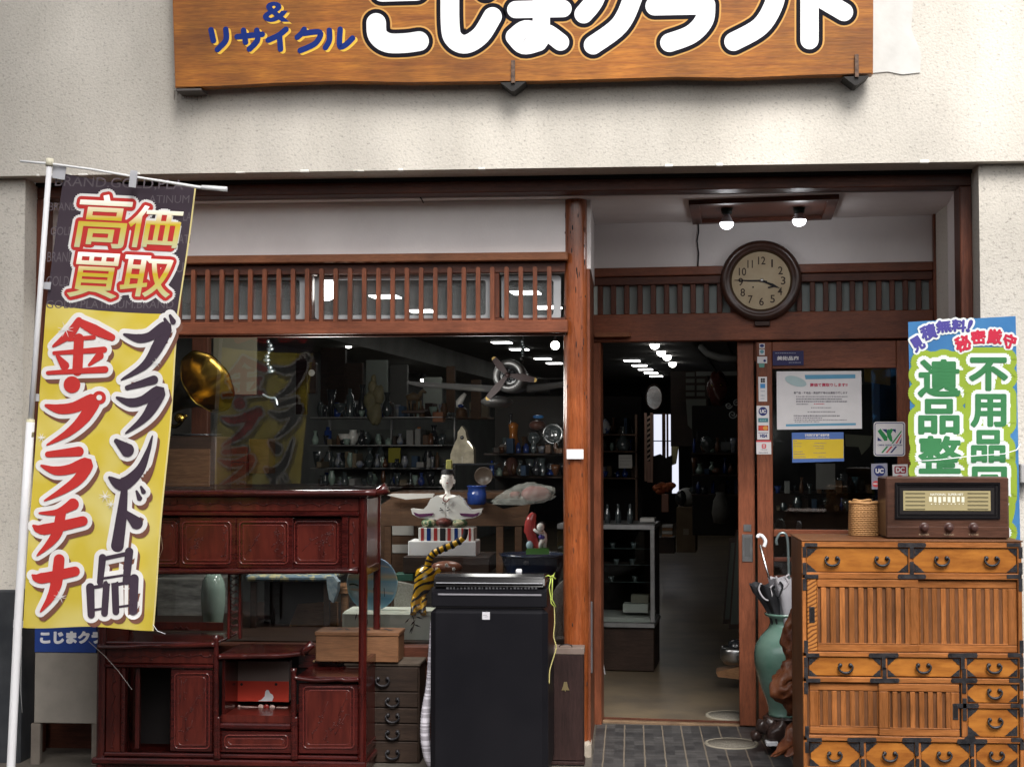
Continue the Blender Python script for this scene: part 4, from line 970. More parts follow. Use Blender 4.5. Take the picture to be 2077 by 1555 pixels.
# ================================================================ black washing machine
PWm = FP(5.8); wm = T('washing_machine', 'tall black washing machine with glossy sloped lid before the window', 'washing machine')
m_bk = mat('black_enamel', (.0062, .0060, .0078), .42, (.0085, .008, .010), ns=3, spec=.14, rvar=.14)
m_gl = mat('gloss_black_plastic', (.006, .0055, .006), .12, (.009, .008, .009), ns=5, spec=.4)
wx0, wx1 = PWm.sz(872, 1400)[0], PWm.sz(1111, 1400)[0]; wz = lambda y: PWm.sz(985, y)[1]
M(PWm).box(wx0, wx1, 0, .52, .03, wz(1232), .022).build('body', m_bk, wm)
def prof(b, s0, s1, pts):
    A = [b._v((s0, d, z)) for d, z in pts]; B = [b._v((s1, d, z)) for d, z in pts]; n = len(pts)
    b.b.faces.new(A); b.b.faces.new(B[::-1])
    for i in range(n):
        b.b.faces.new([A[i], A[(i+1) % n], B[(i+1) % n], B[i]])
    return b
zA, zB = wz(1231.5), wz(1198)
b = M(PWm); prof(b, wx0+.004, wx1-.004, [(.006, zA), (.006, zB), (.02, zB+.008), (.50, zB+.008), (.515, zB-.01), (.515, zA)])
bmesh.ops.bevel(b.b, geom=b.b.edges[:], offset=.004, segments=2, affect='EDGES'); b.build('upper_band', m_bk, wm)
zt = FP(6.3).sz(1000, 1160)[1]
b = M(PWm); prof(b, wx0+.012, wx1-.012, [(.012, zB+.009), (.006, zB+.022), (.02, zB+.052), (.06, zB+.062), (.48, zt), (.50, zt-.02), (.50, zB+.009)])
bmesh.ops.bevel(b.b, geom=b.b.edges[:], offset=.006, segments=2, affect='EDGES'); ld = b.build('lid', m_gl, wm)
b = M(PWm)
random.seed(8)
for k in range(26):
    px = 905+k*7.2; b.pbox(px, 1191.5+random.uniform(-1, .5), px+random.uniform(2, 4.5), 1194.5, .0055, .0075)
b.build('panel_marks', plain('grey_panel_print', (.07, .07, .075), .5), wm, ld)
M(PWm).pbox(884, 1181.5, 1100, 1183, .0005, .006, .0006).build('highlight_strip', plain('bright_highlight', (.42, .42, .45), .25), wm)  # highlights on the machine's edges, drawn as pale strips
M(PWm).pbox(888, 1204, 1098, 1207.5, .0025, .0065, .0008).build('highlight_strip', plain('grey_highlight', (.22, .21, .23), .3), wm)
M(PWm).pbox(874.5, 1231.7, 1108.5, 1232.3, .002, .006).build('seam', m_void, wm)
bd = M(PWm).pbox(978, 1240.5, 993.5, 1256, -.0015, .0005, .0005).build('badge', plain('silver_badge', (.62, .60, .63), .35, metal=.2), wm)
b = M(PWm); b.nst = 1
for q in ([(980, 1247), (988, 1246.3), (988, 1247.3), (980, 1248)], [(983, 1250), (990, 1249.3), (990, 1250.3), (983, 1251)]): b.flat(q, lambda x, y, l: PWm.at(x, y, l), .0018)
b.build('badge_mark', plain('grey_badge_mark', (.25, .24, .25), .4), wm, bd)
k = FP(6.25); M(k).pbox(1046, 1154, 1058, 1162, 0, .03, .004).build('catch', m_white, wm)
b = M(FP(5.79)); hp_ = [(868, 1268, .14), (866, 1330, .13), (863, 1400, .12), (857, 1450, .10), (855, 1500, .10), (860, 1540, .11), (868, 1562, .12)]
pp, _ = spline([tuple(p) for p in hp_], [1]*len(hp_), 16)
N = len(pp); b.ptube(pp, [(.010+.011*min(1, i/N*1.9))*(1 if i % 2 else .88) for i in range(N)], .1, 10); b.build('drain_hose', mat('ribbed_white_hose', (.60, .57, .62), .5, (.30, .28, .31), ns=1, det=0, stretch=(1, 1, 150), amt=(.42, .58)), wm)
# string tied at the corner and the earth wire
m_yg = plain('yellow_green_cord', (.42, .50, .10), .6)
PT_ = FP(5.86); random.seed(4); b = M(PT_)
b.ptube([(1105, 1170, 0), (1112, 1166, -.01), (1120, 1169, -.01), (1126, 1160, -.01), (1122, 1170, -.01), (1114, 1173, -.01), (1120, 1166, -.015), (1127, 1173, -.01)], .0028, 0, 6)
b.ptube([(1118, 1171, -.01), (1114, 1190, -.01), (1117, 1208, -.01), (1118, 1222, -.01), (1124, 1229, -.01)], .0022, 0, 6)
b.ptube([(1121, 1170, -.01), (1120, 1195, -.01), (1120, 1215, -.01), (1128, 1230, -.01)], .0020, 0, 6)
single(b.build('tied_cord', m_yg), 'knotted yellow-green cord tied at the right corner of the black washing machine', 'cord')
pp, _ = spline([(1124, 1229, 0), (1125, 1262, 0), (1123, 1290, 0), (1128, 1312, 0), (1122, 1335, .0), (1115, 1360, 0), (1114, 1386, 0)], [1]*7, 6)
single(M(PT_).ptube(pp, .0024, 0, 6).build('earth_wire', plain('yellow_earth_wire', (.46, .40, .16), .5)), 'yellow earth wire dangling down the right side of the black washing machine', 'wire')

# ================================================================ dark speaker box by the post
PK = FP(6.27); sp = T('wooden_case', 'narrow dark brown wooden case with a bail handle, at the foot of the round post', 'case')
m_case = wood('near_black_wood', (.020, .010, .009), (.036, .017, .015), .5, 'z', ns=6)
M(PK).pbox(1096, 1327, 1184, 1542, 0, .10, .003).build('front_panel', m_case, sp)
M(PK).pbox(1096, 1313.5, 1185, 1326.5, -.002, .11, .002).build('top_cap', mat('dusty_brown_top', (.12, .085, .07), .7, (.16, .12, .10), ns=12), sp)
M(PK).pbox(1095, 1543, 1186, 1550, -.006, .11, .002).build('base_moulding', m_case, sp)
pp, _ = spline([(1134, 1316, .03), (1135, 1310, .02), (1147, 1307, .01), (1158, 1309, .02), (1160, 1315, .03)], [1]*5, 5)
M(PK).ptube(pp, .0022, .02, 6).build('bail_handle', m_iron, sp)
b = M(PK); b.ppoly([(1144, 1382), (1150, 1382), (1152, 1392), (1155, 1399), (1148, 1398.5), (1147, 1402), (1145, 1398.5), (1139, 1399), (1142, 1391)], -.003, .001); b.build('brass_escutcheon', plain('dull_brass', (.30, .24, .12), .4, metal=.7), sp)

# ================================================================ small chest of drawers with a lidded box, between cabinet and washing machine
PD = FP(6.26); dc = T('drawer_chest', 'small worn dark drawer chest with iron bail handles beside the red cabinet', 'drawer chest')
m_old = wood('old_dark_drawer_wood', (.022, .013, .009), (.042, .025, .017), .6, 'x', ns=6)
M(PD).pbox(700, 1346, 851, 1551, .004, .19, .003).build('carcass', m_old, dc)
M(PD).pbox(698, 1343, 853, 1350, -.004, .19, .003).build('top', mat('dusty_chest_top', (.09, .068, .05), .8, (.055, .042, .032), ns=10), dc)
def bail(P, px, py, w, name, T_, sub, m=None, d=0):
    b = M(P); h = w*.42
    for sx in (-1, 1): b.disc([(0, d-.010), (P.u(3.2), d-.010), (P.u(4.2), d-.006), (P.u(4.2), d+.001)], P.sz(px+sx*w*.36, py-h*.45), 10)
    pp = [(px+w*.5*math.cos(a), py-h*.2+h*1.0*math.sin(a), d-.012) for a in [math.pi*(-.09+1.18*k/14) for k in range(15)]]
    b.ptube(pp, [P.u(1.4+1.4*math.sin(math.pi*i/14)) for i in range(15)], 0, 7)
    for sx in (-1, 1): b.ptube([(px+sx*w*.36, py-h*.45, d-.012), (px+sx*w*.48, py-h*.42, d-.012)], P.u(1.6), 0, 6)
    return b.build(name, m or m_iron, T_, sub)
for y0, y1, hx in ((1352, 1401, 777), (1403, 1433, 797), (1435, 1465, 797), (1467, 1501, 797), (1503, 1545, 797)):
    dr = M(PD).pbox(703, y0, 848, y1, -.004, .003, .003).build('drawer', m_old, dc)
    bail(PD, hx, (y0+y1)/2+4, 27, 'handle', dc, dr, None, -.005)
PBx = FP(6.24); bx = T('lidded_box', 'plain tan wooden box with brush writing across its lid on the small chest', 'box')
m_bxw = wood('pale_cedar', (.13, .058, .026), (.19, .09, .042), .6, 'x', ns=4)
xa, xb = PBx.sz(640, 1320)[0], PBx.sz(808, 1320)[0]; zb0, zb1 = PBx.sz(760, 1343)[1]+.001, PBx.sz(760, 1290)[1]
M(PBx).box(xa, xb, 0, .16, zb0, zb1, .003).build('box_body', m_bxw, bx)
lid = M(PBx).box(xa-.004, xb+.004, -.004, .165, zb1+.0005, zb1+.018, .003).build('lid', m_bxw, bx)
b = M(PBx)
zl = zb1+.0182; random.seed(6)
def LS(px, py, l): return PBx.w(xa+(px/100)*(xb-xa), .16-py/100*.16, zl+l)
for st in ([(8, 40), (20, 50), (34, 45)], [(20, 25), (26, 45), (18, 70)], [(40, 60), (52, 40), (62, 52)], [(58, 30), (60, 60)], [(70, 50), (84, 45), (93, 55)], [(78, 25), (88, 65)], [(30, 30), (36, 62)]): b.stroke(st, [3, 6, 2][:len(st)], LS, .0002)
b.build('brush_writing', m_ink, bx, lid)

# ================================================================ tansu chest
PT = FP(5.70); tn = T('tansu_chest', 'orange-brown wooden tansu chest with black iron fittings and slatted sliding doors', 'chest')
m_tan1 = wood('warm_keyaki_frame', (.20, .066, .016), (.335, .125, .035), .38, 'x', ns=5, coat=.15)
m_tanz = wood('warm_keyaki_upright', (.20, .066, .016), (.325, .12, .034), .38, 'z', ns=5, coat=.15)
m_drw = mat('figured_drawer_front', (.185, .058, .010), .36, (.36, .135, .023), ns=3.4, det=7, amt=(.32, .66), stretch=(2.2, 9, 9), coat=.15, bump=.0004, bs=9)
m_slats = [wood('keyaki_slat_'+n, tuple(q*k for q in (.20, .066, .016)), tuple(q*k for q in (.325, .12, .034)), .4, 'z', ns=5, coat=.1) for n, k in (('dark', .8), ('mid', 1.0), ('light', 1.18))]
m_side = wood('brown_chest_side', (.10, .038, .014), (.15, .06, .023), .5, 'z', ns=5)
m_grain = bpy.data.materials.new('bold_grain_stile'); m_grain.use_nodes = True; nt = m_grain.node_tree; p = nt.nodes['Principled BSDF']
tc = nt.nodes.new('ShaderNodeTexCoord'); mp = nt.nodes.new('ShaderNodeMapping'); mp.inputs['Rotation'].default_value = (0, R(28), 0); wv = nt.nodes.new('ShaderNodeTexWave'); wv.bands_direction = 'Z'; wv.inputs['Scale'].default_value = 22; wv.inputs['Distortion'].default_value = 5; wv.inputs['Detail Scale'].default_value = .7
rp = nt.nodes.new('ShaderNodeValToRGB'); rp.color_ramp.elements[0].color = (.12, .034, .006, 1); rp.color_ramp.elements[1].color = (.36, .14, .03, 1); rp.color_ramp.elements[0].position = .1; rp.color_ramp.elements[1].position = .5
nt.links.new(tc.outputs['Object'], mp.inputs['Vector']); nt.links.new(mp.outputs['Vector'], wv.inputs['Vector']); nt.links.new(wv.outputs['Fac'], rp.inputs['Fac']); nt.links.new(rp.outputs['Color'], p.inputs['Base Color']); p.inputs['Roughness'].default_value = .38
tx = lambda x, y=1300: PT.sz(x, y)[0]
tz = lambda y, x=1850: PT.sz(x, y)[1]
XL, XR = tx(1627, 1250), tx(2073, 1250)
def tb(n, m, x0, y0, x1, y1, d0, d1, bev=.0025, sub=None):
    return M(PT).box(tx(x0), tx(x1), d0, d1, tz(y1), tz(y0), bev).build(n, m, tn, sub)
XLp, XRp = 1630.5, 2070.5
M(PT).box(XL, XR, .004, .37, .02, tz(1098.5), .004).build('carcass', m_side, tn)
for y0, y1 in ((1098, 1110), (1161, 1174), (1322, 1332), (1373, 1384), (1492, 1503), (1556, 1568), (1612, 1630)): tb('rail', m_tan1, 1627, y0, 2073, y1, -.014, .0035)
tb('corner_stile', m_tanz, 1627, 1110.3, 1635, 1640, -.014, .0035); tb('corner_stile', m_tanz, 2064, 1110.3, 2073, 1640, -.014, .0035)
M(PT).box(XL-.004, XR+.004, -.016, .38, tz(1097.8), tz(1094.5), .002).build('top_board', m_side, tn)
def tri(P, x, y, dx, dy, sz, d):
    b = M(P); n = 6; pts = [(x, y), (x+dx*sz*1.15, y)]
    for i in range(1, n): f = i/n; pts.append((x+dx*sz*1.15*(1-f)-dx*(1.2 if i % 2 else 0), y+dy*sz*f))
    pts.append((x, y+dy*sz)); b.ppoly(pts, d-.0022, d+.0005)
    for fx, fy in ((.28, .28), (.72, .14), (.16, .74)): b.ball((P.sz(x+dx*sz*fx, y)[0], d-.0025, P.sz(x, y+dy*sz*fy)[1]), P.u(1.1), 6, 4)
    return b
def drawer(x0, y0, x1, y1, hs, cz_=19, d=-.006):
    dr = tb('drawer', m_drw, x0, y0, x1, y1, d, .0035, .002)
    for x, y, dx, dy in ((x0, y0, 1, 1), (x1, y0, -1, 1), (x0, y1, 1, -1), (x1, y1, -1, -1)): tri(PT, x+dx*.4, y+dy*.4, dx, dy, min(cz_, (y1-y0)*.42), d).build('corner_plate', m_iron, tn, dr)
    for hx in hs: bail(PT, hx, (y0+y1)/2+1, 29, 'handle', tn, dr, None, d)
def strap(x, y, w, h, up=True, sq=4.6, horiz=True):
    """T-shaped iron strap over a rail and the divider it meets"""
    b = M(PT); d0, d1 = -.0165, -.0142
    b.ppoly([(x-w/2+2, y-sq), (x+w/2-2, y-sq), (x+w/2, y), (x+w/2-2, y+sq), (x-w/2+2, y+sq), (x-w/2, y)], d0, d1)
    if h: b.pbox(x-4, y+(sq if h > 0 else h), x+4, y+(h if h > 0 else -sq), d0, d1, .0006)
    for q in (-.36, .36): b.ball((tx(x+w*q, y), d0, tz(y, x)), PT.u(1.1), 6, 4)
    b.build('iron_strap', m_iron, tn)
def lstrap(x, y, w, hu, hd):
    """L strap at a corner stile"""
    b = M(PT); d0, d1 = -.0165, -.0142
    b.pbox(min(x, x+w), y-4, max(x, x+w), y+4, d0, d1, .0006)
    if hu: b.pbox(x-4, y-hu, x+4, y-4.2, d0, d1, .0006)
    if hd: b.pbox(x-4, y+4.2, x+4, y+hd, d0, d1, .0006)
    b.build('iron_strap', m_iron, tn)
drawer(1636, 1111, 1842, 1160, (1687, 1788)); drawer(1853, 1111, 2063, 1160, (1909, 2010))
tb('divider', m_tanz, 1843, 1110.3, 1852.5, 1160.7, -.012, .0035)
strap(1848, 1104, 58, 27); strap(1848, 1168, 58, -30)
lstrap(1631, 1104, 26, 0, 25); lstrap(2068, 1104, -28, 0, 27); lstrap(1631, 1168, 28, 28, 28); lstrap(2068, 1168, -28, 28, 30)
def slats(x0, y0, x1, y1, n, d, par, pull=None, st=(17, 17), grain=False):
    """sliding door: frame with a field of upright boards"""
    fr = tb('sliding_door', m_tanz, x0, y0+16, x0+st[0], y1-15, d, d+.012) if not grain else tb('sliding_door', m_grain, x0, y0, x0+st[0], y1, d, d+.012)
    tb('stile', m_tanz, x1-st[1], y0+16.2, x1, y1-15.2, d, d+.012, .0025, fr)
    a0 = x0 if not grain else x0+st[0]+.2
    tb('top_rail', m_tan1, a0, y0, x1, y0+15.8, d, d+.012, .0025, fr); tb('bottom_rail', m_tan1, a0, y1-14.8, x1, y1, d, d+.012, .0025, fr)
    ix0, ix1 = x0+st[0], x1-st[1]; tb('back_board', m_side, ix0, y0+16, ix1, y1-15, d+.009, d+.0105, 0, fr)  # darker board puts the shade between the slats into colour
    p_ = (ix1-ix0)/n; random.seed(int(x0+y0))
    for i in range(n): xx = ix0+p_*(i+.42); tb('slat', random.choice(m_slats), xx, y0+16.5, xx+p_*.58, y1-15.5, d+.001, d+.0085, .0015, fr)
    for q in ((ix0, y0+16, ix0+1.6, y1-15), (ix1-1.6, y0+16, ix1, y1-15), (ix0, y1-17, ix1, y1-15)): tb('bead', m_tan1, *q, d-.001, d+.006, .001, fr)
    if pull:
        k = tb('pull', m_iron, pull[0], pull[1], pull[0]+11, pull[1]+32, d-.003, d+.001, .001, fr); tb('pull_recess', m_void, pull[0]+2, pull[1]+3, pull[0]+9.5, pull[1]+28, d-.0036, d-.0031, 0, fr)
slats(1862, 1176, 2064, 1321, 10, -.0005, tn, None, (4, 19))
slats(1637, 1175, 1863, 1321, 10, -.0130, tn, (1641, 1231), (20, 17), True)
strap(1791, 1327, 61, 29); strap(1951, 1327, 61, 29); lstrap(1634, 1327, 27, 30, 24); lstrap(2070, 1327, -28, 30, 24)
drawer(1640, 1333, 1786, 1371, (1714,)); drawer(1799, 1333, 1946, 1371, (1872,)); drawer(1960, 1333, 2063, 1371, (2015,))
tb('divider', m_tanz, 1786.5, 1332.3, 1798.5, 1372.7, -.012, .0035); tb('divider', m_tanz, 1947, 1332.3, 1959.5, 1491.7, -.012, .0035)
strap(1793, 1378, 60, -26); strap(1954, 1378, 54, -24); lstrap(1634, 1378, 29, 26, 27); lstrap(2070, 1378, -25, 24, 20)
slats(1641, 1386, 1790, 1490, 7, -.0005, tn, None, (19, 2))
slats(1780, 1385, 1943, 1491, 7, -.0130, tn, (1929, 1424), (20, 17))
tb('shadow_gap', m_void, 1943.4, 1386, 1946.6, 1491, -.004, .003, 0)
M(PT).pbox(1950, 1383, 1958, 1404, -.0165, -.0142, .0006).build('iron_strap', m_iron, tn)
drawer(1960, 1385, 2063, 1422, (2016,)); drawer(1961, 1434, 2063, 1491, (2017,), 22)
tb('rail', m_tan1, 1960, 1423, 2064, 1433.5, -.013, .0035); strap(1958, 1429, 52, 0); M(PT).pbox(1951, 1414, 1959, 1459, -.0165, -.0141, .0006).build('iron_strap', m_iron, tn); lstrap(2070, 1429, -22, 14, 22)
strap(1747, 1498, 60, 32); strap(1858, 1498, 60, 32); strap(1970, 1501, 62, 30); lstrap(1636, 1498, 30, 28, 26); lstrap(2071, 1498, -22, 0, 20)
b = M(PT); b.ppoly([(1952, 1497), (1970, 1480), (1978, 1497)], -.0150, -.0142)
for x0, x1, h in ((1642, 1743, 1692), (1754, 1854, 1804), (1865, 1965, 1914), (1977, 2063, 2020)): drawer(x0, 1505, x1, 1556, (h,), 22)
b.build('iron_strap', m_iron, tn)
for x in (1743.5, 1854.5, 1965.5): tb('divider', m_tanz, x, 1503.3, x+10, 1556, -.012, .0035); M(PT).pbox(x+1.5, 1536, x+9, 1562, -.0165, -.0142, .0006).build('iron_strap', m_iron, tn)
for x0, x1 in ((1642, 1743), (1754, 1854), (1865, 1965), (1977, 2063)): tb('drawer', m_drw, x0, 1569, x1, 1611, -.006, .0035)

# ================================================================ old valve radio on the chest
ZT = tz(1094.5)+.0005; PR = FP(5.76); rd = T('radio', 'old brown wooden valve radio with gilt dial and three knobs on the chest', 'radio')
m_rad = wood('brown_radio_veneer', (.045, .019, .011), (.075, .032, .020), .38, 'x', ns=5, coat=.2)
rx = lambda x, y=1030: PR.sz(x, y)[0]
rz = lambda y, x=1920: PR.sz(x, y)[1]
def rb(n, m, x0, y0, x1, y1, d0, d1, bev=.002, sub=None): return M(PR).box(rx(x0), rx(x1), d0, d1, rz(y1), rz(y0), bev).build(n, m, rd, sub)
rb('cabinet', m_rad, 1797, 967, 2047, 1091, 0, .19, .006)
rb('lower_fascia', m_rad, 1798, 1067.5, 2046, 1090, -.005, -.0005, .002)
gr = None
for i, (x0, y0, x1, y1) in enumerate(((1815, 978, 2028, 1052), (1821, 984, 2021, 1046), (1826, 989, 2016, 1041), (1830, 993, 2011, 1037))):
    f = M(PR); ring(f, rrect(x0, y0, x1, y1, 1), rrect(x0+4, y0+4, x1-4, y1-4, 1), -.006+.0035*i, .001+.003*i)
    if gr is None: gr = f.build('bezel', m_gl, rd)
    else: f.build('bezel_step', m_gl, rd, gr)
rb('bezel_back', m_void, 1818, 981, 2025, 1049, -.0012, -.0006, 0, gr)
m_dial = plain('gilt_dial', (.30, .25, .13), .4)
rb('dial', m_dial, 1832, 995, 2009, 1035, -.0035, -.0015, 0); dl_ = rd.parts[-1][0]
f = M(PR)
for y in (999, 1007, 1015, 1023, 1031): f.pbox(1836, y, 1876, y+2.2, -.0045, -.0036); f.pbox(1962, y, 2004, y+2.2, -.0045, -.0036)
f.build('dial_bar', plain('dark_olive_bar', (.10, .085, .045), .5), rd, dl_)
f = M(PR)
for k in range(8): x = 1884+k*9.4; f.pbox(x, 1007, x+5.8, 1017+(k % 3), -.0045, -.0036)
for k in range(9): x = 1888+k*8; f.pbox(x, 1020.5, x+2.2, 1022.5, -.0045, -.0036)
f.build('dial_mark', plain('cream_dial_mark', (.66, .64, .52), .5), rd, dl_)
f = M(PR); f.nst = 1; f.text('NATIONAL  SUPER HET', (1887, 1000, 1954, 1004.5), lambda x, y, l: PR.at(x, y, l), .0046, .02); f.build('dial_lettering', plain('cream_lettering', (.70, .68, .58), .5), rd, dl_)
m_knob = plain('brown_bakelite', (.055, .026, .022), .3)
for x, w in ((1874, 'POWER'), (1924, 'TUNING'), (1974, 'TONE')):
    kn = M(PR).disc([(0, -.026), (.010, -.026), (.0125, -.023), (.0135, -.006), (.018, -.0055), (.019, -.0049)], PR.sz(x, 1069.5), 20).build('knob', m_knob, rd)
    f = M(PR); f.nst = 1; f.text(w, (x-10, 1082, x+11, 1085.5), lambda px, py, l: PR.at(px, py, l), .0055, .01); f.build('knob_lettering', plain('worn_gilt_lettering', (.32, .23, .15), .5), rd)
for x in (1812, 2020): M(PR).box(rx(x), rx(x+22), .01, .17, ZT, rz(1091)-.0005, .002).build('foot', m_rad, rd)
# ================================================================ wicker basket
PKk = FP(5.92); bk = T('wicker_basket', 'upright tan wicker basket standing between the radio and the chest edge', 'basket')
m_wick = plain('tan_wicker', (.36, .19, .075), .6)
sc2, w2 = PKk.sz(1757, 1050)[0], PKk.u(27); z0, z1 = ZT, PKk.sz(1757, 1017)[1]
b = M(PKk); nr = 17; ns_ = 26
for j in range(nr):
    z = z0+.004+(z1-z0-.02)*j/(nr-1); f = 1+.06*(1-j/nr)
    ringp = []
    for k in range(ns_*2+1):
        a = math.pi*2*k/(ns_*2); wv_ = .0022*(1 if (k+j) % 2 else -1); c_, s_ = math.cos(a), math.sin(a)
        q = (abs(c_)**3.2+abs(s_)**3.2)**(-1/3.2); ringp.append((sc2+(w2*f*q+wv_)*c_, .055+(.05*f*q+wv_)*s_, z))
    b.tube(ringp, .0033, 6, False)
b.build('woven_wall', m_wick, bk)
b = M(PKk); rp_ = []
for k in range(41):
    a = math.pi*2*k/40; c_, s_ = math.cos(a), math.sin(a); q = (abs(c_)**3.2+abs(s_)**3.2)**(-1/3.2); rp_.append((sc2+w2*q*c_, .055+.05*q*s_, z1-.006+.002*math.sin(5*a)))
b.tube(rp_, .0065, 8, False); b.build('rim', m_wick, bk)
b = M(PKk)
for k in range(ns_):
    a = math.pi*2*(k+.5)/ns_; c_, s_ = math.cos(a), math.sin(a); q = (abs(c_)**3.2+abs(s_)**3.2)**(-1/3.2); b.tube([(sc2+w2*1.05*q*c_, .055+.052*q*s_, z0), (sc2+w2*q*c_, .055+.05*q*s_, z1-.006)], .0022, 5)
b.build('stake', m_wick, bk)
pp, _ = spline([(1733, 1020, .05), (1735, 1014, .03), (1748, 1016, .02), (1767, 1014, .03), (1770, 1021, .05)], [1]*5, 5); M(PKk).ptube(pp, .005, 0, 7).build('handle', m_wick, bk)
# ================================================================ wall clock over the door
PCk = IP(7.125); ck = T('wall_clock', 'round wall clock with a dark timber rim and aged cream dial over the doorway', 'clock')
cs, cz0 = PCk.sz(1543.5, 569.5); u_ = PCk.u(1)
m_clk = mat('dark_clock_timber', (.030, .014, .010), .32, (.055, .024, .016), ns=9, coat=.25)
M(PCk).disc([(u_*59, -.012), (u_*61, -.024), (u_*64, -.030), (u_*66, -.027), (u_*68, -.034), (u_*74, -.036), (u_*80, -.024), (u_*81, -.010), (u_*81, .02), (0, .02)], (cs, cz0), 56).build('case', m_clk, ck)
M(PCk).disc([(u_*58, -.0145), (u_*59.2, -.022), (u_*61, -.0245)], (cs, cz0), 56).build('bezel', plain('worn_brass_rim', (.09, .06, .035), .4, metal=.6), ck)
dlc = M(PCk).disc([(0, -.013), (u_*59.5, -.013)], (cs, cz0), 56).build('dial', mat('aged_cream_dial', (.43, .35, .235), .6, (.30, .215, .12), ns=7, det=6, amt=(.35, .8)), ck)
SC = lambda px, py, l: PCk.at(px, py, .0135+l)
nums = {12: (1545, 528.5), 1: (1566, 534), 2: (1583, 548.5), 3: (1588.5, 569), 4: (1582, 590.5), 5: (1567, 606), 6: (1544.5, 611.5), 7: (1522, 607), 8: (1506.5, 593), 9: (1502.5, 571.5), 10: (1506, 551), 11: (1521.5, 535.5)}
for n_, (x, y) in nums.items():
    w = 3.4 if n_ == 1 else (11 if n_ == 11 else 15 if n_ >= 10 else 9.5); b = M(PCk); b.nst = 1
    b.text(str(n_), (x-w/2, y-8, x+w/2, y+8), SC, .0005, .012); b.build('numeral', plain('brown_black_numeral', (.045, .028, .02), .6), ck, dlc)
b = M(PCk); b.stroke([(1544, 569), (1522, 569.2), (1490, 568)], [3.2, 2.8, 1], SC, .004, smooth=False); b.stroke([(1555, 570.5), (1541, 568.8)], [2.4, 3], SC, .004, smooth=False); b.build('minute_hand', m_ink, ck)
b = M(PCk); b.stroke([(1544, 569), (1560, 575), (1567, 578)], [3.5, 4, 6], SC, .003, smooth=False); b.stroke([(1567, 578), (1581, 584)], [6, 1], SC, .003, smooth=False); b.stroke([(1559, 583), (1574, 580)], [3, 2], SC, .003, smooth=False); b.build('hour_hand', m_ink, ck)
M(PCk).disc([(0, -.022), (u_*2.6, -.021), (u_*4, -.017)], PCk.sz(1545, 569.5), 14).build('hub', m_steel, ck)
M(PCk).disc([(0, -.0138), (u_*1.8, -.0137)], PCk.sz(1527.5, 583), 10).build('winding_hole', m_ink, ck, dlc)
M(PCk).pbox(1530, 651, 1562, 661, -.012, .02, .003).build('case_foot', m_clk, ck)

# ================================================================ notices and stickers on the fixed door
GF = IP(7.155-.0072); SG = lambda px, py, l=0: GF.at(px, py, l)          # on the stile face
GG = IP(7.155+.0045); SGG = lambda px, py, l=0: GG.at(px, py, l)         # on the glass
m_paper = plain('white_paper', (.56, .54, .545), .8); m_pblue = plain('paper_blue', (.10, .27, .40), .8); m_ptxt = plain('grey_text', (.16, .15, .17), .8); m_pred = plain('red_text', (.42, .05, .09), .8)
def sheetflat(name, m, T_, q, S=SG, lift=.0, sub=None):
    b = M(); b.nst = 1; b.flat(q, S, lift); return b.build(name, m, T_, sub)
def lines(T_, sub, S, lst, m, lift, name='text_line'):
    b = M(); b.nst = 1
    for x0, x1, y, h in lst:
        x = x0
        while x < x1:
            w = random.uniform(1.2, 3.2); b.flat([(x, y-h/2*random.uniform(.6, 1)), (min(x1, x+w), y-h/2*random.uniform(.6, 1)), (min(x1, x+w), y+h/2*random.uniform(.6, 1)), (x, y+h/2)], S, lift); x += w+random.uniform(.5, 1.3)
    b.build(name, m, T_, sub)
t = T('notice', 'large white paper notice with red heading and blue bands on the door glass', 'notice')
sheetflat('paper', m_paper, t, [(1575, 753), (1747, 752), (1748.5, 869), (1576, 871)], SGG, .0005)
for q in ([(1632, 760), (1735, 759), (1735, 767), (1634, 769)], [(1594, 860), (1736, 857.5), (1736, 862), (1594, 864.5)]): sheetflat('blue_band', m_pblue, t, q, SGG, .0012)
b = M(); b.nst = 1; b.flat([(1614+22*math.cos(a), 773+10*math.sin(a)+.25*22*math.cos(a)) for a in [k*.35 for k in range(18)]], SGG, .0016); b.build('leaf_mark', plain('pale_teal_print', (.33, .42, .43), .8), t)
b = M(); b.nst = 1; b.text('高価で買取りします!!', (1643, 776.5, 1719, 784), SGG, .0014, .03); b.build('heading', m_pred, t)
b = M(); b.nst = 1; b.text('骨董品・不用品・遺品整理等のお買取り致します', (1610, 794, 1719, 799), SGG, .0014, .03); b.build('subheading', m_ptxt, t)
lines(t, None, SGG, [(1615, 1719, 804, 2.2), (1615, 1708, 809, 3), (1615, 1718, 814, 3), (1615, 1640, 819.5, 2.6), (1645, 1686, 826.5, 1.8), (1638, 1694, 835, 2.2), (1610, 1703, 843, 3.2), (1610, 1668, 847.5, 2), (1610, 1718, 851.5, 2), (1612, 1662, 855, 2)], m_ptxt, .0014)
lines(t, None, SGG, [(1651, 1672, 819, 2)], m_pred, .0014)
t = T('notice', 'yellow notice with a blue heading strip below the white notice', 'notice')
sheetflat('paper', plain('blue_paper', (.07, .13, .33), .8), t, [(1606, 877), (1711, 876), (1712, 935), (1607, 938)], SGG, .0004)
sheetflat('yellow_field', plain('yellow_paper', (.52, .37, .03), .8), t, [(1608, 891), (1711, 890), (1711, 929), (1609, 930)], SGG, .0010)
b = M(); b.nst = 1; b.text('特別国際種事業者登録票', (1632, 879.5, 1682, 885), SGG, .0010, .03); b.build('heading', m_paper, t)
lines(t, None, SGG, [(1634, 1682, 887.5, 1.6)], m_paper, .0010)
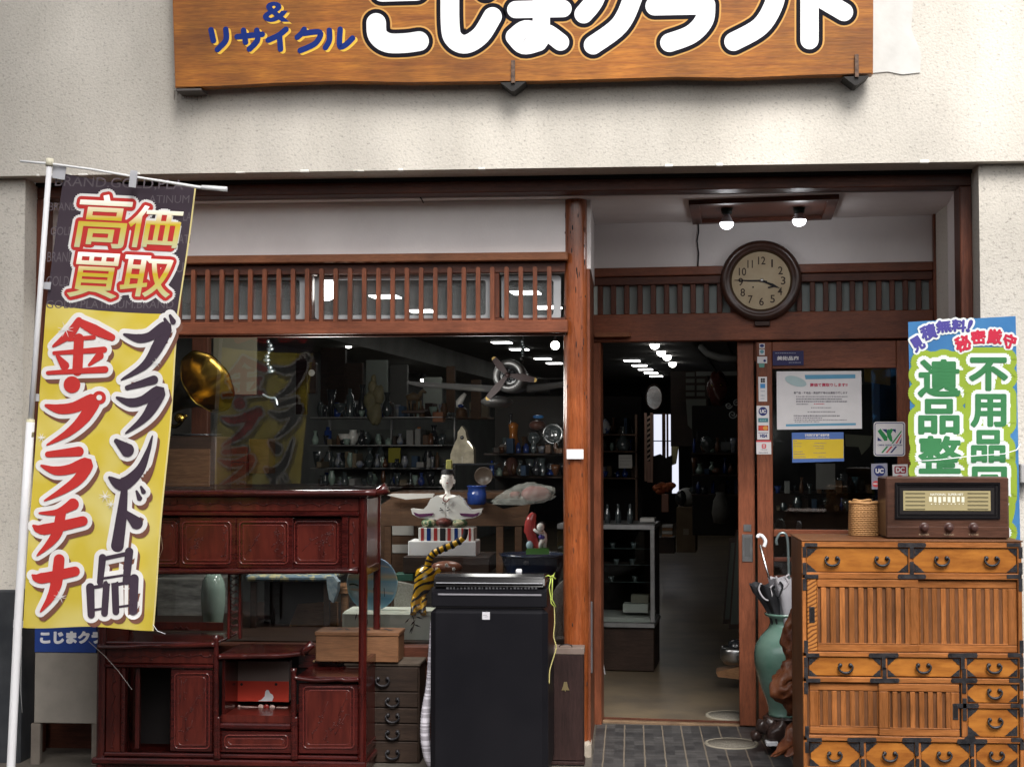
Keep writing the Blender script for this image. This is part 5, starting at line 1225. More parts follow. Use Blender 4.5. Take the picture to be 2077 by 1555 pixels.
lines(t, None, SGG, [(1611, 1617, 894, 1.6), (1611, 1626, 899, 1.2), (1652, 1676, 898.5, 1.3), (1611, 1626, 905, 1.3), (1650, 1672, 904, 1.3), (1654, 1671, 909, 1.2), (1611, 1628, 915.5, 1.6), (1611, 1632, 920.5, 1.8), (1650, 1676, 918, 1.3), (1611, 1634, 926, 1.5), (1658, 1674, 926, 1.2)], m_ptxt, .0014)
t = T('name_plate', 'small navy licence plate with white characters on the upper door rail', 'plate')
PPl = IP(7.152-.003); M(PPl).pbox(1567, 711.5, 1630, 741, -.003, -.0004, .001).build('plate', plain('navy_enamel', (.022, .020, .075), .35), t)
b = M(); b.nst = 1; b.text('美術品商', (1576, 722, 1620, 730.5), lambda x, y, l: PPl.at(x, y, l+.0033), .0005, .03); b.build('lettering', m_paper, t)
lines(t, None, lambda x, y, l: PPl.at(x, y, l+.0033), [(1572, 1614, 716, 1.4), (1600, 1624, 735, 1.6)], plain('grey_plate_text', (.3, .3, .36), .6), .0005)
# SC sign
t = T('sticker', 'square white sticker with green and navy slanted letters and three diagonal stripes', 'sticker')
b = M(); b.nst = 1; b.flat(rrect(1772, 855, 1836, 925, 6), SG, .0004); b.build('backing', m_paper, t)
m_nav = plain('navy_print', (.02, .03, .13), .6); m_dg = plain('deep_green_print', (.015, .19, .055), .6); m_srd = plain('soft_red_print', (.50, .06, .07), .6)
b = M(GF); b.P = GF; ring(b, rrect(1774, 857, 1834, 923, 5), rrect(1775.5, 858.5, 1832.5, 921.5, 4), -.0009, -.0006); b.build('border', m_nav, t)
b = M(); b.nst = 1
for q in ([(1780, 874), (1786, 869), (1800, 886), (1800, 893), (1794, 894)], [(1797, 872), (1804, 870), (1810, 888), (1806, 894), (1800, 886)]): b.flat(q, SG, .0011)
b.stroke([(1808, 872), (1803, 882), (1808, 893)], [6, 8, 5], SG, .0011); b.build('green_letters', m_dg, t)
b = M(); b.nst = 1
for q in ([(1789, 870), (1799, 870), (1799, 879)], [(1780, 886), (1780, 894), (1790, 894)], [(1808, 870), (1817, 870), (1817, 878)]): b.flat(q, SG, .0011)
b.build('navy_corner', m_nav, t)
for dx, mm in ((0, m_dg), (9, m_srd), (18, m_nav)):
    b = M(); b.nst = 1; y_ = 879+dx*.45
    b.flat([(1808+dx*.9, 899), (1811.5+dx*.9, 899), (1828.5, y_-3+dx*.35), (1828.5, y_-7+dx*.35)], SG, .0011); b.flat([(1787+dx, 918), (1791+dx, 918), (1802+dx, 905), (1798+dx, 905)], SG, .0011); b.build('stripe', mm, t)
b = M(); b.nst = 1; b.text('○MINI CREDIT STATION', (1780, 900.5, 1830, 904), SG, .0012, .03); b.build('lettering', m_nav, t)
def logo_uc(T_, cx_, cy_, r, S, sub=None):
    b = M(); b.nst = 1; b.flat([(cx_+r*math.cos(k*.3142), cy_+r*math.sin(k*.3142)) for k in range(20)], S, .0010); b.build('round_logo', m_nav, T_, sub)
    b = M(); b.nst = 1; b.text('UC', (cx_-r*.72, cy_-r*.42, cx_+r*.72, cy_+r*.42), S, .0015, .06); b.build('logo_letters', m_paper, T_, sub)
t = T('sticker', 'tall card sticker with a round navy UC logo above a red mark by the radio', 'sticker')
sheetflat('backing', plain('grey_blue_sticker', (.24, .24, .30), .6), t, [(1767, 940), (1800, 939), (1801, 991), (1768, 992)], SG, .0004); logo_uc(t, 1784, 954.5, 11.5, SG)
b = M(); b.nst = 1; b.flat([(1777+7.5*math.cos(k*.3142), 981+6.5*math.sin(k*.3142)) for k in range(20)], SG, .0010); b.build('red_mark', m_srd, t)
sheetflat('white_bar', m_paper, t, [(1771, 979.5), (1783, 979.5), (1783, 982), (1771, 982)], SG, .0015)
t = T('sticker', 'white sticker with DC in a dark red frame beside the UC sticker', 'sticker')
sheetflat('backing', m_paper, t, [(1810, 942), (1841, 941), (1842, 990), (1811, 990)], SG, .0004)
b = M(); b.nst = 1; b.flat(rrect(1814, 945, 1838, 960, 3), SG, .0010); b.build('red_frame', plain('dark_red_print', (.26, .025, .04), .6), t)
b = M(); b.nst = 1; b.text('DC', (1817, 947, 1835, 958), SG, .0015, .05); b.build('logo_letters', m_paper, t)
b = M(); b.nst = 1; b.flat([(1825+7*math.cos(k*.3142), 968+5*math.sin(k*.3142)) for k in range(20)], SG, .0010); b.build('red_disc', m_srd, t)
# column of payment stickers on the stile
t = T('sticker', 'tiny white sticker with a navy disc, topmost on the door stile', 'sticker'); sheetflat('backing', m_paper, t, [(1540, 696.5), (1551, 696.5), (1551, 706), (1540, 706)])
b = M(); b.nst = 1; b.flat([(1545.5+4.3*math.cos(k*.5), 701+3.3*math.sin(k*.5)) for k in range(13)], SG, .0008); b.build('disc_logo', m_nav, t)
t = T('sticker', 'tiny white sticker with a teal disc, second from the top of the stile', 'sticker'); sheetflat('backing', m_paper, t, [(1540, 708), (1551, 708), (1551, 720), (1540, 720)])
b = M(); b.nst = 1; b.flat([(1545.5+4*math.cos(k*.5), 713+4*math.sin(k*.5)) for k in range(13)], SG, .0008); b.build('disc_logo', plain('teal_print', (.10, .26, .30), .6), t)
t = T('sticker', 'small white card sticker with a navy dot and green foot, third on the stile', 'sticker'); sheetflat('backing', m_paper, t, [(1536, 723), (1556, 723), (1556, 736.5), (1536, 736.5)])
b = M(); b.nst = 1; b.flat([(1551+2.8*math.cos(k*.5), 731.5+2.8*math.sin(k*.5)) for k in range(13)], SG, .0008); b.build('dot_logo', m_nav, t); sheetflat('green_foot', plain('green_blue_print', (.10, .24, .20), .6), t, [(1539, 737), (1551, 737), (1550, 745), (1540, 745)])
t = T('sticker', 'tall narrow white sticker with a blue square, above the card-logo stack', 'sticker'); sheetflat('backing', m_paper, t, [(1538, 764), (1555.5, 764), (1556, 814), (1539, 814)])
b = M(); b.nst = 1
for x, y in ((1543, 767), (1547.5, 767), (1543, 771.5), (1547.5, 771.5)): b.flat(rrect(x, y, x+4, y+4, 1), SG, .0008)
b.build('square_marks', m_ink, t); sheetflat('blue_square', plain('mid_blue_print', (.06, .22, .45), .6), t, [(1542, 778), (1552, 778), (1552, 787), (1542, 787)], SG, .0008); lines(t, None, SG, [(1543, 1551, 793, 3), (1543, 1551, 802, 4), (1543, 1551, 808, 3)], plain('pale_print', (.32, .34, .38), .7), .0008)
t = T('sticker', 'white stack of card logos with a round UC mark and VISA on the stile', 'sticker'); sheetflat('backing', m_paper, t, [(1534.5, 822.5), (1560, 822.5), (1560.5, 891), (1536, 891)])
logo_uc(t, 1547.5, 834, 9, SG)
sheetflat('green_card_mark', plain('bluegreen_card_print', (.05, .16, .19), .6), t, [(1538, 847.5), (1558, 847.5), (1558, 856), (1538, 856)], SG, .0008); lines(t, None, SG, [(1541, 1555, 852, 3)], plain('pale_green_print', (.2, .36, .36), .6), .0013)
sheetflat('red_card_mark', plain('red_card_print', (.33, .03, .02), .6), t, [(1538, 862.5), (1558.5, 862.5), (1558.5, 873), (1538, 873)], SG, .0008)
for dx, mm in ((-4, plain('scarlet_disc', (.50, .05, .03), .6)), (4, plain('amber_disc', (.55, .26, .05), .6))):
    b = M(); b.nst = 1; b.flat([(1548.5+dx+5*math.cos(k*.3142), 867.7+4.3*math.sin(k*.3142)) for k in range(20)], SG, .0012+.0003*(dx > 0)); b.build('disc_logo', mm, t)
b = M(); b.nst = 1; b.text('VISA', (1540.5, 880, 1557, 887), SG, .0010, .05, 0, 8, 0, .2); b.build('logo_letters', m_nav, t); sheetflat('navy_line', m_nav, t, [(1538, 877), (1558, 877), (1558, 878), (1538, 878)], SG, .0010)
t = T('sticker', 'white sticker with a red top edge and red mark, lowest on the stile', 'sticker'); sheetflat('backing', m_paper, t, [(1534, 893), (1564, 893), (1564.5, 921), (1534.5, 921)])
sheetflat('red_edge', m_srd, t, [(1534, 892.6), (1564, 892.6), (1564, 896), (1534, 896)], SG, .0008)
b = M(); b.nst = 1; b.flat(rrect(1545, 900, 1554, 909, 2), SG, .0008); b.build('red_mark', m_srd, t); sheetflat('white_slot', m_paper, t, [(1547, 902), (1552, 902), (1552, 903.6), (1547, 903.6)], SG, .0012); sheetflat('white_slot', m_paper, t, [(1547, 905), (1552, 905), (1552, 906.6), (1547, 906.6)], SG, .0012); lines(t, None, SG, [(1543, 1556, 911.5, 1.6), (1539, 1558, 917.5, 2)], m_ptxt, .0010)
PLb = FP(6.435); single(M(PLb).pbox(1149.5, 911, 1183.5, 930.5, -.004, -.0025, .0008).build('blank_card', plain('bright_white_card', (.80, .79, .78), .6)), 'blank white card stuck on the round post', 'card')

# ================================================================ celadon vase with umbrellas, on a rootwood stand
def gnd(px, py, z=0): r = ray(px, py); return r*((z-EYE)/r.z)+EYEP
YV = 6.62; PV = FP(YV); vs_ = PV.sz(1591, 1340)[0]; vz = lambda y: PV.sz(1590, y)[1]; vu = PV.u(1)
va = T('vase', 'large green celadon floor vase holding umbrellas beside the chest', 'vase')
m_cel = mat('celadon_glaze', (.070, .150, .115), .18, (.14, .23, .19), ns=3, det=5, coat=.5, stretch=(1, 1, 2.2), spec=.6)
pr_ = [(36, 1243), (39, 1242), (38, 1247), (30, 1252), (28, 1262), (31, 1272), (47, 1290), (57, 1307), (60, 1326), (59, 1345), (54, 1370), (46, 1395), (38, 1415), (33, 1432), (32, 1446), (34, 1449)]
b = M(PV); b.lathe([(25*vu, vz(1300)), (24*vu, vz(1262)), (33*vu, vz(1244))]+[(r*vu, vz(y)) for r, y in pr_]+[(0, vz(1449))], (vs_, 0), 40); b.build('vase_body', m_cel, va)
st_ = T('root_stand', 'dark knotty rootwood stand under the green vase', 'stand')
m_root = mat('dark_polished_root', (.022, .014, .012), .3, (.055, .032, .026), ns=14, coat=.3, bump=.004, bs=22)
def lump(a, t): return .16*math.sin(3*a+1)+.10*math.sin(5*a+4*t)+.06*math.sin(9*a-3*t)
zs0, zs1 = 0.004, vz(1450)
b = M(PV); b.ball((vs_-.01, 0, (zs0+zs1)/2+.004), (.105, .10, (zs1-zs0)/2+.002), 30, 14, lump)
b.build('root_body', m_root, st_)
b = M(PV); b.lathe([(0, zs1+.0), (.088, zs1), (.095, zs1-.006), (.088, zs1-.014), (0, zs1-.014)], (vs_, 0), 26, wob=lambda a, z: .08*math.sin(4*a)); b.build('root_top', m_root, st_)
for x, y, r in ((1531, 1486, .026), (1545, 1468, .034), (1560, 1462, .030), (1580, 1486, .03), (1605, 1490, .035), (1630, 1488, .03)):
    s, z = PV.sz(x, y); M(PV).ball((s, -.055, max(z, r*.9)), (r, r*.9, r*.95), 14, 9, lambda a, t: .12*math.sin(3*a+2*t+x)).build('knot', m_root, st_)
single(M(PV).pbox(1549, 1493, 1573, 1502, -.12, -.05, .003).build('paper_wedge', m_white), 'small white block wedged under the front of the rootwood stand', 'wedge')
# umbrellas
m_ub = mat('black_umbrella_cloth', (.014, .014, .016), .6, (.05, .05, .055), ns=6); m_uw = thru(mat('milky_umbrella_film', (.50, .49, .52), .35, (.42, .41, .45), ns=5), .3); m_chr = mat('chrome_shaft', (.6, .6, .6), .2, metal=1, c2=(.45, .45, .45)); m_ug = mat('grey_umbrella_trim', (.36, .34, .36), .5, (.28, .27, .28), ns=8)
ua = T('umbrella', 'black folded umbrella with a white hook handle, leftmost in the green vase', 'umbrella')
P0 = FP(6.60)
def foldcone(P, pts, rs, nf, amp, mt, name, T_, n=40):
    """furled canopy: a sleeve with deep pleats along its shaft"""
    b = M(P); rings = []
    for (x, y, d), r in zip(pts, rs):
        s, z = P.sz(x, y); rings.append([b._v((s+math.cos(2*math.pi*k/n)*r*(1+amp*math.sin(nf*2*math.pi*k/n)), d+math.sin(2*math.pi*k/n)*r*(1+amp*math.sin(nf*2*math.pi*k/n)), z+.25*r*math.sin(nf*2*math.pi*k/n+1)*amp*2)) for k in range(n)])
    for A, B in zip(rings, rings[1:]):
        for k in range(n): f = b.b.faces.new([A[k], A[(k+1) % n], B[(k+1) % n], B[k]]); f.smooth = True
    b.nst = 1; return b.build(name, mt, T_)
foldcone(P0, [(1556, 1185, 0), (1560, 1200, 0), (1568, 1220, 0), (1576, 1246, 0), (1582, 1290, 0)], [.070, .066, .050, .034, .018], 6, .2, m_ub, 'canopy', ua)
pp, _ = spline([(1542, 1180), (1537, 1192), (1545, 1208), (1556, 1214), (1563, 1204), (1560, 1190), (1568, 1182)], [1]*7, 5); M(P0).ptube([(x, y, -.055) for x, y in pp], .0045, 0, 6).build('canopy_hem', m_ug, ua)
pp, _ = spline([(1549, 1108), (1552, 1097), (1546, 1087), (1539, 1085), (1537, 1093), (1548, 1130), (1562, 1182), (1576, 1240)], [1]*8, 6)
M(P0).ptube([(x, y, -.01) for x, y in pp[:24]], .0085, 0, 9).build('handle', m_white, ua); M(P0).ptube([(1541, 1104, -.01), (1562, 1180, -.01), (1576, 1240, 0)], .005, 0, 8).build('shaft', m_chr, ua)
ub = T('umbrella', 'milky white folded umbrella with a thin chrome crook, right in the green vase', 'umbrella')
P1 = FP(6.57)
foldcone(P1, [(1592, 1172, 0), (1596, 1190, 0), (1600, 1215, 0), (1600, 1246, 0), (1598, 1290, 0)], [.068, .066, .052, .034, .018], 5, .13, m_uw, 'canopy', ub)
pp, _ = spline([(1576, 1105, 0), (1575, 1094, 0), (1582, 1082, 0), (1592, 1082, 0), (1597, 1095, 0), (1599, 1130, 0), (1600, 1180, 0)], [1]*7, 6); M(P1).ptube(pp, .0062, 0, 9).build('shaft', plain('dull_green_grey_metal', (.20, .25, .25), .3, metal=.7), ub)
pp, _ = spline([(1571, 1166), (1576, 1180), (1586, 1190), (1596, 1178), (1591, 1168), (1598, 1162)], [1]*6, 5); M(P1).ptube([(x, y, -.06) for x, y in pp], .005, 0, 6).build('canopy_hem', m_ug, ub)
pp, _ = spline([(1568, 1190), (1574, 1206), (1580, 1198), (1584, 1184), (1578, 1176)], [1]*5, 5); M(P1).ptube([(x, y, -.072) for x, y in pp], .0042, 0, 6).build('canopy_strap', m_ub, ub)
uc = T('umbrella', 'umbrella with a white knob just showing over the chest corner', 'umbrella')
P2 = FP(6.5); M(P2).ptube([(1634, 1086, 0), (1634, 1096, 0), (1630, 1130, 0)], [.009, .014, .013], 0, 12).build('handle', m_white, uc); M(P2).ptube([(1630, 1130, 0), (1618, 1250, .05)], .006, 0, 8).build('shaft', m_chr, uc)
# gnarled rootwood ornament
PRt = FP(6.16); rt_ = T('driftwood', 'reddish gnarled driftwood ornament wedged between green vase and chest', 'driftwood')
m_dw = mat('red_brown_driftwood', (.075, .020, .008), .42, (.16, .055, .022), ns=11, det=8, coat=0, bump=.010, bs=16, amt=(.35, .65))
bk_ = bpy.data.objects
def blob(pts, name, seed):
    b = M(PRt); bmx = b.b
    pp, rr = spline([(x, y, d) for x, y, d, r in pts], [r for *_, r in pts], 7); n = 22; rings = []; rnd = random.Random(seed); ph = [rnd.uniform(0, 6) for _ in range(6)]
    for i, ((x, y, d), r) in enumerate(zip(pp, rr)):
        s, z = PRt.sz(x, y); ring_ = []
        for k in range(n):
            a = 2*math.pi*k/n; q = r*(1+.20*math.sin(3*a+ph[0]+i*.35)+.13*math.sin(5*a+ph[1]-i*.5)+.10*math.sin(2*a+i*.8+ph[2])+.07*math.sin(9*a+i))
            ring_.append(b._v((s+math.cos(a)*q, d+math.sin(a)*q*.8, z+.3*q*math.sin(2*a+ph[3]+i*.2))))
        rings.append(ring_)
    for A, B in zip(rings, rings[1:]):
        for k in range(n): f = bmx.faces.new([A[k], A[(k+1) % n], B[(k+1) % n], B[k]]); f.smooth = True
    bmx.faces.new(rings[0][::-1]); bmx.faces.new(rings[-1]); return b.build(name, m_dw, rt_)
blob([(1618, 1235, .06, .012), (1611, 1262, .05, .028), (1607, 1290, .04, .036), (1608, 1318, .03, .034), (1613, 1340, .02, .03)], 'upper_limb', 2)
blob([(1612, 1338, .02, .028), (1602, 1362, .0, .042), (1588, 1385, -.02, .052), (1594, 1408, -.02, .050), (1604, 1425, .0, .03), (1612, 1452, .02, .026)], 'burl', 5)
blob([(1635, 1455, .02, .035), (1612, 1486, -.04, .035), (1588, 1507, -.09, .026), (1560, 1521, -.12, .009)], 'root_toe', 7)
blob([(1640, 1478, .0, .03), (1612, 1506, -.09, .026), (1590, 1519, -.12, .012)], 'root_toe', 9)
# ================================================================ goods behind the display window
m_dwd = wood('dim_brown_wood', (.07, .035, .018), (.11, .058, .03), .5, 'x', ns=5)
m_dkw = wood('very_dark_wood', (.022, .013, .009), (.04, .022, .015), .5, 'x', ns=5)
m_twd = wood('tan_furniture_wood', (.24, .125, .058), (.34, .18, .09), .55, 'x', ns=5)
m_porc = mat('white_porcelain', (.80, .80, .76), .2, (.74, .74, .70), ns=5, coat=.4)
m_blueg = mat('cobalt_glass', (.012, .035, .16), .1, (.02, .05, .22), ns=8, coat=.6)
m_clear = mat('pale_clear_glass', (.040, .052, .055), .06, (.075, .095, .10), ns=6, coat=1, spec=.8)
m_dkg = mat('dark_glaze', (.018, .02, .024), .12, (.03, .033, .038), ns=6, coat=.7)
m_amb = mat('amber_glass', (.30, .095, .018), .12, (.40, .15, .03), ns=7, coat=.6)
m_grn = mat('grey_green_glaze', (.22, .31, .27), .18, (.32, .42, .36), ns=4, coat=.5)
m_redc = mat('red_glaze', (.33, .035, .035), .25, (.42, .06, .055), ns=6, coat=.4)
m_brass = mat('polished_brass', (.24, .155, .03), .22, (.13, .08, .016), ns=5, metal=1, rvar=.06)
m_alu = mat('dull_aluminium', (.33, .33, .33), .4, (.26, .26, .26), ns=20, metal=.6)
m_gpaper = plain('shaded_white_paper', (.50, .49, .46), .8)
def latpx(P, x, prof, n=24, sy=1.0, wob=None):
    b = M(P); u = P.u(1); s = P.sz(x, prof[0][1])[0]; return b.lathe([(r*u, P.sz(x, y)[1]) for r, y in prof], (s, 0), n, sy, wob=wob)
def pot(name, label, cat, P, x, prof, m, group=None, n=22): return single(latpx(P, x, prof, n).build(name, m), label, cat, group)
struct(M().box(-2.57, -.30, 6.56, 8.2, .005, .47).build('window_platform', m_dkw))
# gramophone
gp = T('gramophone', 'gramophone with a big brass horn beside the yellow banner', 'gramophone')
PG = FP(7.25); C_ = PG.at(420, 774); ax = Vector((.78, -.47, .405)).normalized(); e1 = ax.cross(Vector((0, 0, 1))).normalized(); e2 = e1.cross(ax)
b = M(); rings = []; n = 40
for t_, r in [(-.50, .014), (-.42, .018), (-.34, .027), (-.26, .041), (-.18, .062), (-.11, .090), (-.05, .125), (-.015, .152), (0, .168), (.004, .171), (.003, .165), (-.018, .145), (-.055, .118), (-.115, .082), (-.18, .055)]:
    cc = C_+ax*t_+Vector((0, 0, -1))*(.22*max(0, -t_-.24)**1.5); rings.append([b.b.verts.new(cc+(e1*math.cos(2*math.pi*k/n)+e2*math.sin(2*math.pi*k/n))*r*(1+(.018*math.cos(9*2*math.pi*k/n) if r > .11 else 0))) for k in range(n)])
for A, B in zip(rings, rings[1:]):
    for k in range(n): f = b.b.faces.new([A[k], A[(k+1) % n], B[(k+1) % n], B[k]]); f.smooth = True
b.build('horn', m_brass, gp)
pp, _ = spline([(330, 836, 0), (336, 852, 0), (352, 864, -.02), (368, 862, -.05), (380, 848, -.06), (386, 842, -.06)], [1]*6, 5); M(PG).ptube(pp, .010, 0, 9).build('tone_arm', m_brass, gp)
M(PG).disc([(0, -.09), (.022, -.088), (.026, -.075), (.026, -.06), (0, -.058)], PG.sz(373, 848), 18).build('sound_box', m_brass, gp)
b = latpx(PG, 400, [(0, 880), (50, 880), (52, 881.5), (50, 883), (0, 883)], 30); b.build('turntable', m_dkg, gp)
M(PG).pbox(330, 885, 452, 1000, -.12, .16, .006).build('case', m_dkw, gp); M(PG).pbox(342, 910, 440, 985, -.122, -.119, .002).build('case_panel', m_dwd, gp)
single(M(FP(7.6)).pbox(388, 684, 421, 960, 0, .06, .003).build('wood_pillar', wood('red_brown_pillar', (.06, .02, .012), (.09, .032, .018), .5, 'z')), 'dark reddish wood pillar standing behind the brass horn', 'pillar')
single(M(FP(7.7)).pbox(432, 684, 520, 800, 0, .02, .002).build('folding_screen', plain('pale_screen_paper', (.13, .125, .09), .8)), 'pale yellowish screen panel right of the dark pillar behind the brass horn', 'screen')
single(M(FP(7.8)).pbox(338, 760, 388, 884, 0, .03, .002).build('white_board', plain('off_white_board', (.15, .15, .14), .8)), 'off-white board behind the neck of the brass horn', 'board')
bxs = T('card_box', 'low stack of brown card boxes behind the glass at the window left', 'box'); PQ = IP(8.3)
for q in ((440, 905, 500, 936), (505, 890, 545, 960), (430, 938, 498, 990)): M(PQ).pbox(*q, 0, .12, .003).build('carton', m_dwd, bxs)
# model aeroplane
ap = T('model_aeroplane', 'large silver model aeroplane with a three-blade propeller hanging behind the glass', 'model aeroplane')
PA_ = FP(7.6); m_sil = mat('dull_silver_paint', (.20, .20, .20), .32, (.14, .14, .14), ns=6, metal=.5); m_prop = plain('dark_maroon_blade', (.014, .006, .006), .5); m_ytip = plain('yellow_tip', (.25, .17, .05), .5)
us = PA_.u(1); c_ = PA_.sz(1033, 762)
M(PA_).disc([(17*us, .01), (20*us, -.05), (25*us, -.07), (31*us, -.055), (34*us, .0), (34*us, .10), (30*us, .4), (20*us, .8), (8*us, 1.05), (0, 1.07)], c_, 32).build('fuselage', m_sil, ap)
M(PA_).disc([(0, -.02), (17.5*us, -.02)], c_, 24).build('engine_face', m_dkg, ap)
b = M(PA_)
for k in range(9): a = 2*math.pi*k/9; b.ball((c_[0]+math.cos(a)*11*us, -.03, c_[1]+math.sin(a)*11*us), (4*us, .02, 4*us), 8, 6)
b.build('engine_cylinder', m_dkg, ap)
def wing(pts, ch, name, th=.012):
    b = M(PA_)
    for (x0, y0, c0), (x1, y1, c1) in zip(pts, pts[1:]):
        s0, z0 = PA_.sz(x0, y0); s1, z1 = PA_.sz(x1, y1); t0, t1 = th*c0/ch, th*c1/ch
        A = [(s0, ch_*c0+ch, z0+h*t0) for ch_, h in ((-.4, 0), (-.3, .8), (0, 1), (.6, 0), (0, -.7), (-.3, -.6))]; B = [(s1, ch_*c1+ch, z1+h*t1) for ch_, h in ((-.4, 0), (-.3, .8), (0, 1), (.6, 0), (0, -.7), (-.3, -.6))]
        va_ = [b._v(p) for p in A]; vb_ = [b._v(p) for p in B]
        for i in range(6): b.b.faces.new([va_[i], va_[(i+1) % 6], vb_[(i+1) % 6], vb_[i]])
        b.b.faces.new(va_); b.b.faces.new(vb_[::-1])
    b.build(name, m_sil, ap)
wing([(816, 773, .12), (840, 777, .22), (1000, 788, .34)], .2, 'wing', .014); wing([(1066, 787, .34), (1160, 775, .26), (1215, 768, .2)], .2, 'wing', .014)
wing([(977, 757, .08), (1010, 754, .14)], .95, 'tailplane', .01); wing([(1060, 751, .14), (1136, 750, .10)], .95, 'tailplane', .01)
hub = M(PA_).disc([(0, -.12), (4*us, -.115), (6*us, -.09), (6*us, -.06)], c_, 14).build('hub', m_prop, ap)
for ex, ey in ((1003, 727), (1091, 773), (990, 812)):
    L = math.hypot(ex-1033, ey-762); dx, dy = (ex-1033)/L, (ey-762)/L; px_, py_ = -dy, dx
    q = lambda t, w: (1033+dx*t+px_*w, 762+dy*t+py_*w)
    bl_ = M(PA_).ppoly([q(3, -3), q(L*.5, -8), q(L*.92, -5), q(L*.92, 5), q(L*.5, 7), q(3, 3)], -.10, -.092).build('propeller_blade', m_prop, ap)
    M(PA_).ppoly([q(L*.925, -5.5), q(L, -2), q(L, 2), q(L*.925, 5.5)], -.10, -.092).build('blade_tip', m_ytip, ap, bl_)
M(PA_).ball((PA_.sz(1000, 812)[0], .25, PA_.sz(1000, 812)[1]), (.085, .28, .03), 18, 10).build('float_hull', m_sil, ap)
M(PA_).ptube([(1058, 672, .1), (1058, 735, .1)], .002, 0, 5).build('hanging_wire', m_steel, ap)
b = M(PA_); random.seed(11)
for k in range(7): y = 690+k*6; b.ball((PA_.sz(1058+random.uniform(-4, 4), y)[0], .08, PA_.sz(1058, y)[1]), (.012, .012, .010), 7, 5)
single(b.build('crystal_mobile', m_clear), 'string of clear crystals hanging above the model aeroplane', 'ornament')
b = M(FP(7.0)); random.seed(13)
for k in range(9): y = 692+k*7.5; b.ball((FP(7.0).sz(544+4*math.sin(k), y)[0], 0, FP(7.0).sz(544, y)[1]), (.009+.006*(k % 3), .012, .011), 7, 5)
single(b.build('glass_mobile', m_clear), 'hanging chain of clear glass pieces at the top left of the window', 'ornament')
PM = FP(6.9); pp, _ = spline([(532, 799), (545, 806), (558, 808), (562, 822)], [1]*4, 5); single(M(PM).ptube(pp, .006, 0, 7).build('glass_hook', m_clear), 'bent piece of clear glass hanging under the chain of glass pieces', 'ornament')
# lit church ornament
ch = T('house_lantern', 'pale steepled house ornament with a lit side window, on the middle shelf', 'ornament'); PH = FP(8.0)
q = [(885, 872), (868, 905), (850, 925), (845, 990), (830, 1012), (805, 1075), (785, 1130), (780, 1215), (1000, 1215), (995, 1080), (942, 1010), (926, 960), (918, 915)]
hb = M(PH).ppoly([(740+x*.2215, 670+y*.2215) for x, y in q], 0, .12).build('house_body', mat('rough_tan_ceramic', (.30, .27, .20), .7, (.2, .18, .13), ns=25, bump=.004, bs=40), ch)
M(PH).ppoly([(740+x*.2215, 670+y*.2215) for x, y in ((935, 1012), (985, 1072), (990, 1080), (975, 1050), (950, 1015))], -.004, .01).build('lit_window', lamp_mat('window_glow', (1, .95, .8), 2.5), ch)
M(PH).disc([(0, -.004), (.010, -.004), (.011, .004)], PH.sz(937, 887), 14).build('round_window', m_dkg, ch)
M(PH).pbox(937, 925, 937.6, 938, -.003, .02).build('corner_post', m_gpaper, ch)
M(PH).pbox(900, 939, 1010, 943, -.05, .2, .003).build('glass_shelf', m_dkg, ch)
# seated court doll on its plinth
dl = T('court_doll', 'white-robed seated court doll with a tall cap on a striped dais and white plinth', 'doll'); PY = FP(7.0); uy = PY.u(1)
Z = lambda x, y: (740+x*.2215, 900+y*.2215)
dz = lambda y: PY.sz(905, 900+y*.2215)[1]; ds = lambda x: PY.sz(740+x*.2215, 1000)[0]
m_skin = mat('white_doll_face', (.82, .80, .76), .25, (.78, .76, .72), ns=4, coat=.3)
k_ = .2215*uy; cx_ = ds(757)
b = M(PY); b.lathe([(0, dz(250)), (44*k_, dz(262)), (58*k_, dz(300)), (60*k_, dz(340)), (52*k_, dz(380)), (34*k_, dz(410)), (24*k_, dz(425)), (24*k_, dz(455)), (40*k_, dz(470))], (cx_, 0), 24, .95)
for sx in (-1, 1): b.ball((cx_+sx*62*k_, .004, dz(345)), (12*k_, 8*k_, 22*k_), 8, 6)
b.build('head', m_skin, dl)
hr = M(PY); hr.lathe([(0, dz(232)), (52*k_, dz(238)), (62*k_, dz(258)), (61*k_, dz(276))], (cx_, .002), 24, .98); hr.lathe([(61*k_, dz(270)), (64*k_, dz(310)), (60*k_, dz(350)), (0, dz(380))], (cx_, .012), 24, .9); hr.build('hair', m_ink, dl)
M(PY).pbox(905, 932, 917, 955, -.012, .014, .003).build('tall_cap', plain('olive_gold_cap', (.28, .27, .08), .5), dl)
M(PY).lathe([(0, dz(228)), (50*k_, dz(230)), (54*k_, dz(243)), (50*k_, dz(250))], (cx_+5*k_, 0), 18).build('cap_band', m_ink, dl)
b = M(PY)
for sx in (-1, 1): b.stroke([Z(757+sx*28-12, 305), Z(757+sx*28+12, 306)], .9, lambda x, y, l: PY.at(x, y, .033+l), 0, False, 3); b.stroke([Z(757+sx*26-10, 283), Z(757+sx*26+10, 282)], .7, lambda x, y, l: PY.at(x, y, .032+l), 0, False, 3)
b.stroke([Z(757, 325), Z(753, 342)], .6, lambda x, y, l: PY.at(x, y, .034+l), 0, False, 3); b.build('painted_features', m_ink, dl)
b = M(PY); b.stroke([Z(749, 358), Z(760, 358)], 1.8, lambda x, y, l: PY.at(x, y, .032+l), 0, False, 3); b.build('painted_mouth', plain('dark_red_lip', (.25, .02, .02), .4), dl)
b = M(PY)
b.lathe([(40*k_, dz(462)), (95*k_, dz(475)), (140*k_, dz(510)), (158*k_, dz(580)), (150*k_, dz(660)), (170*k_, dz(700)), (0, dz(705))], (cx_, .01), 30, .55, wob=lambda a, z: .03*math.sin(8*a)); b.build('robe', m_porc, dl)
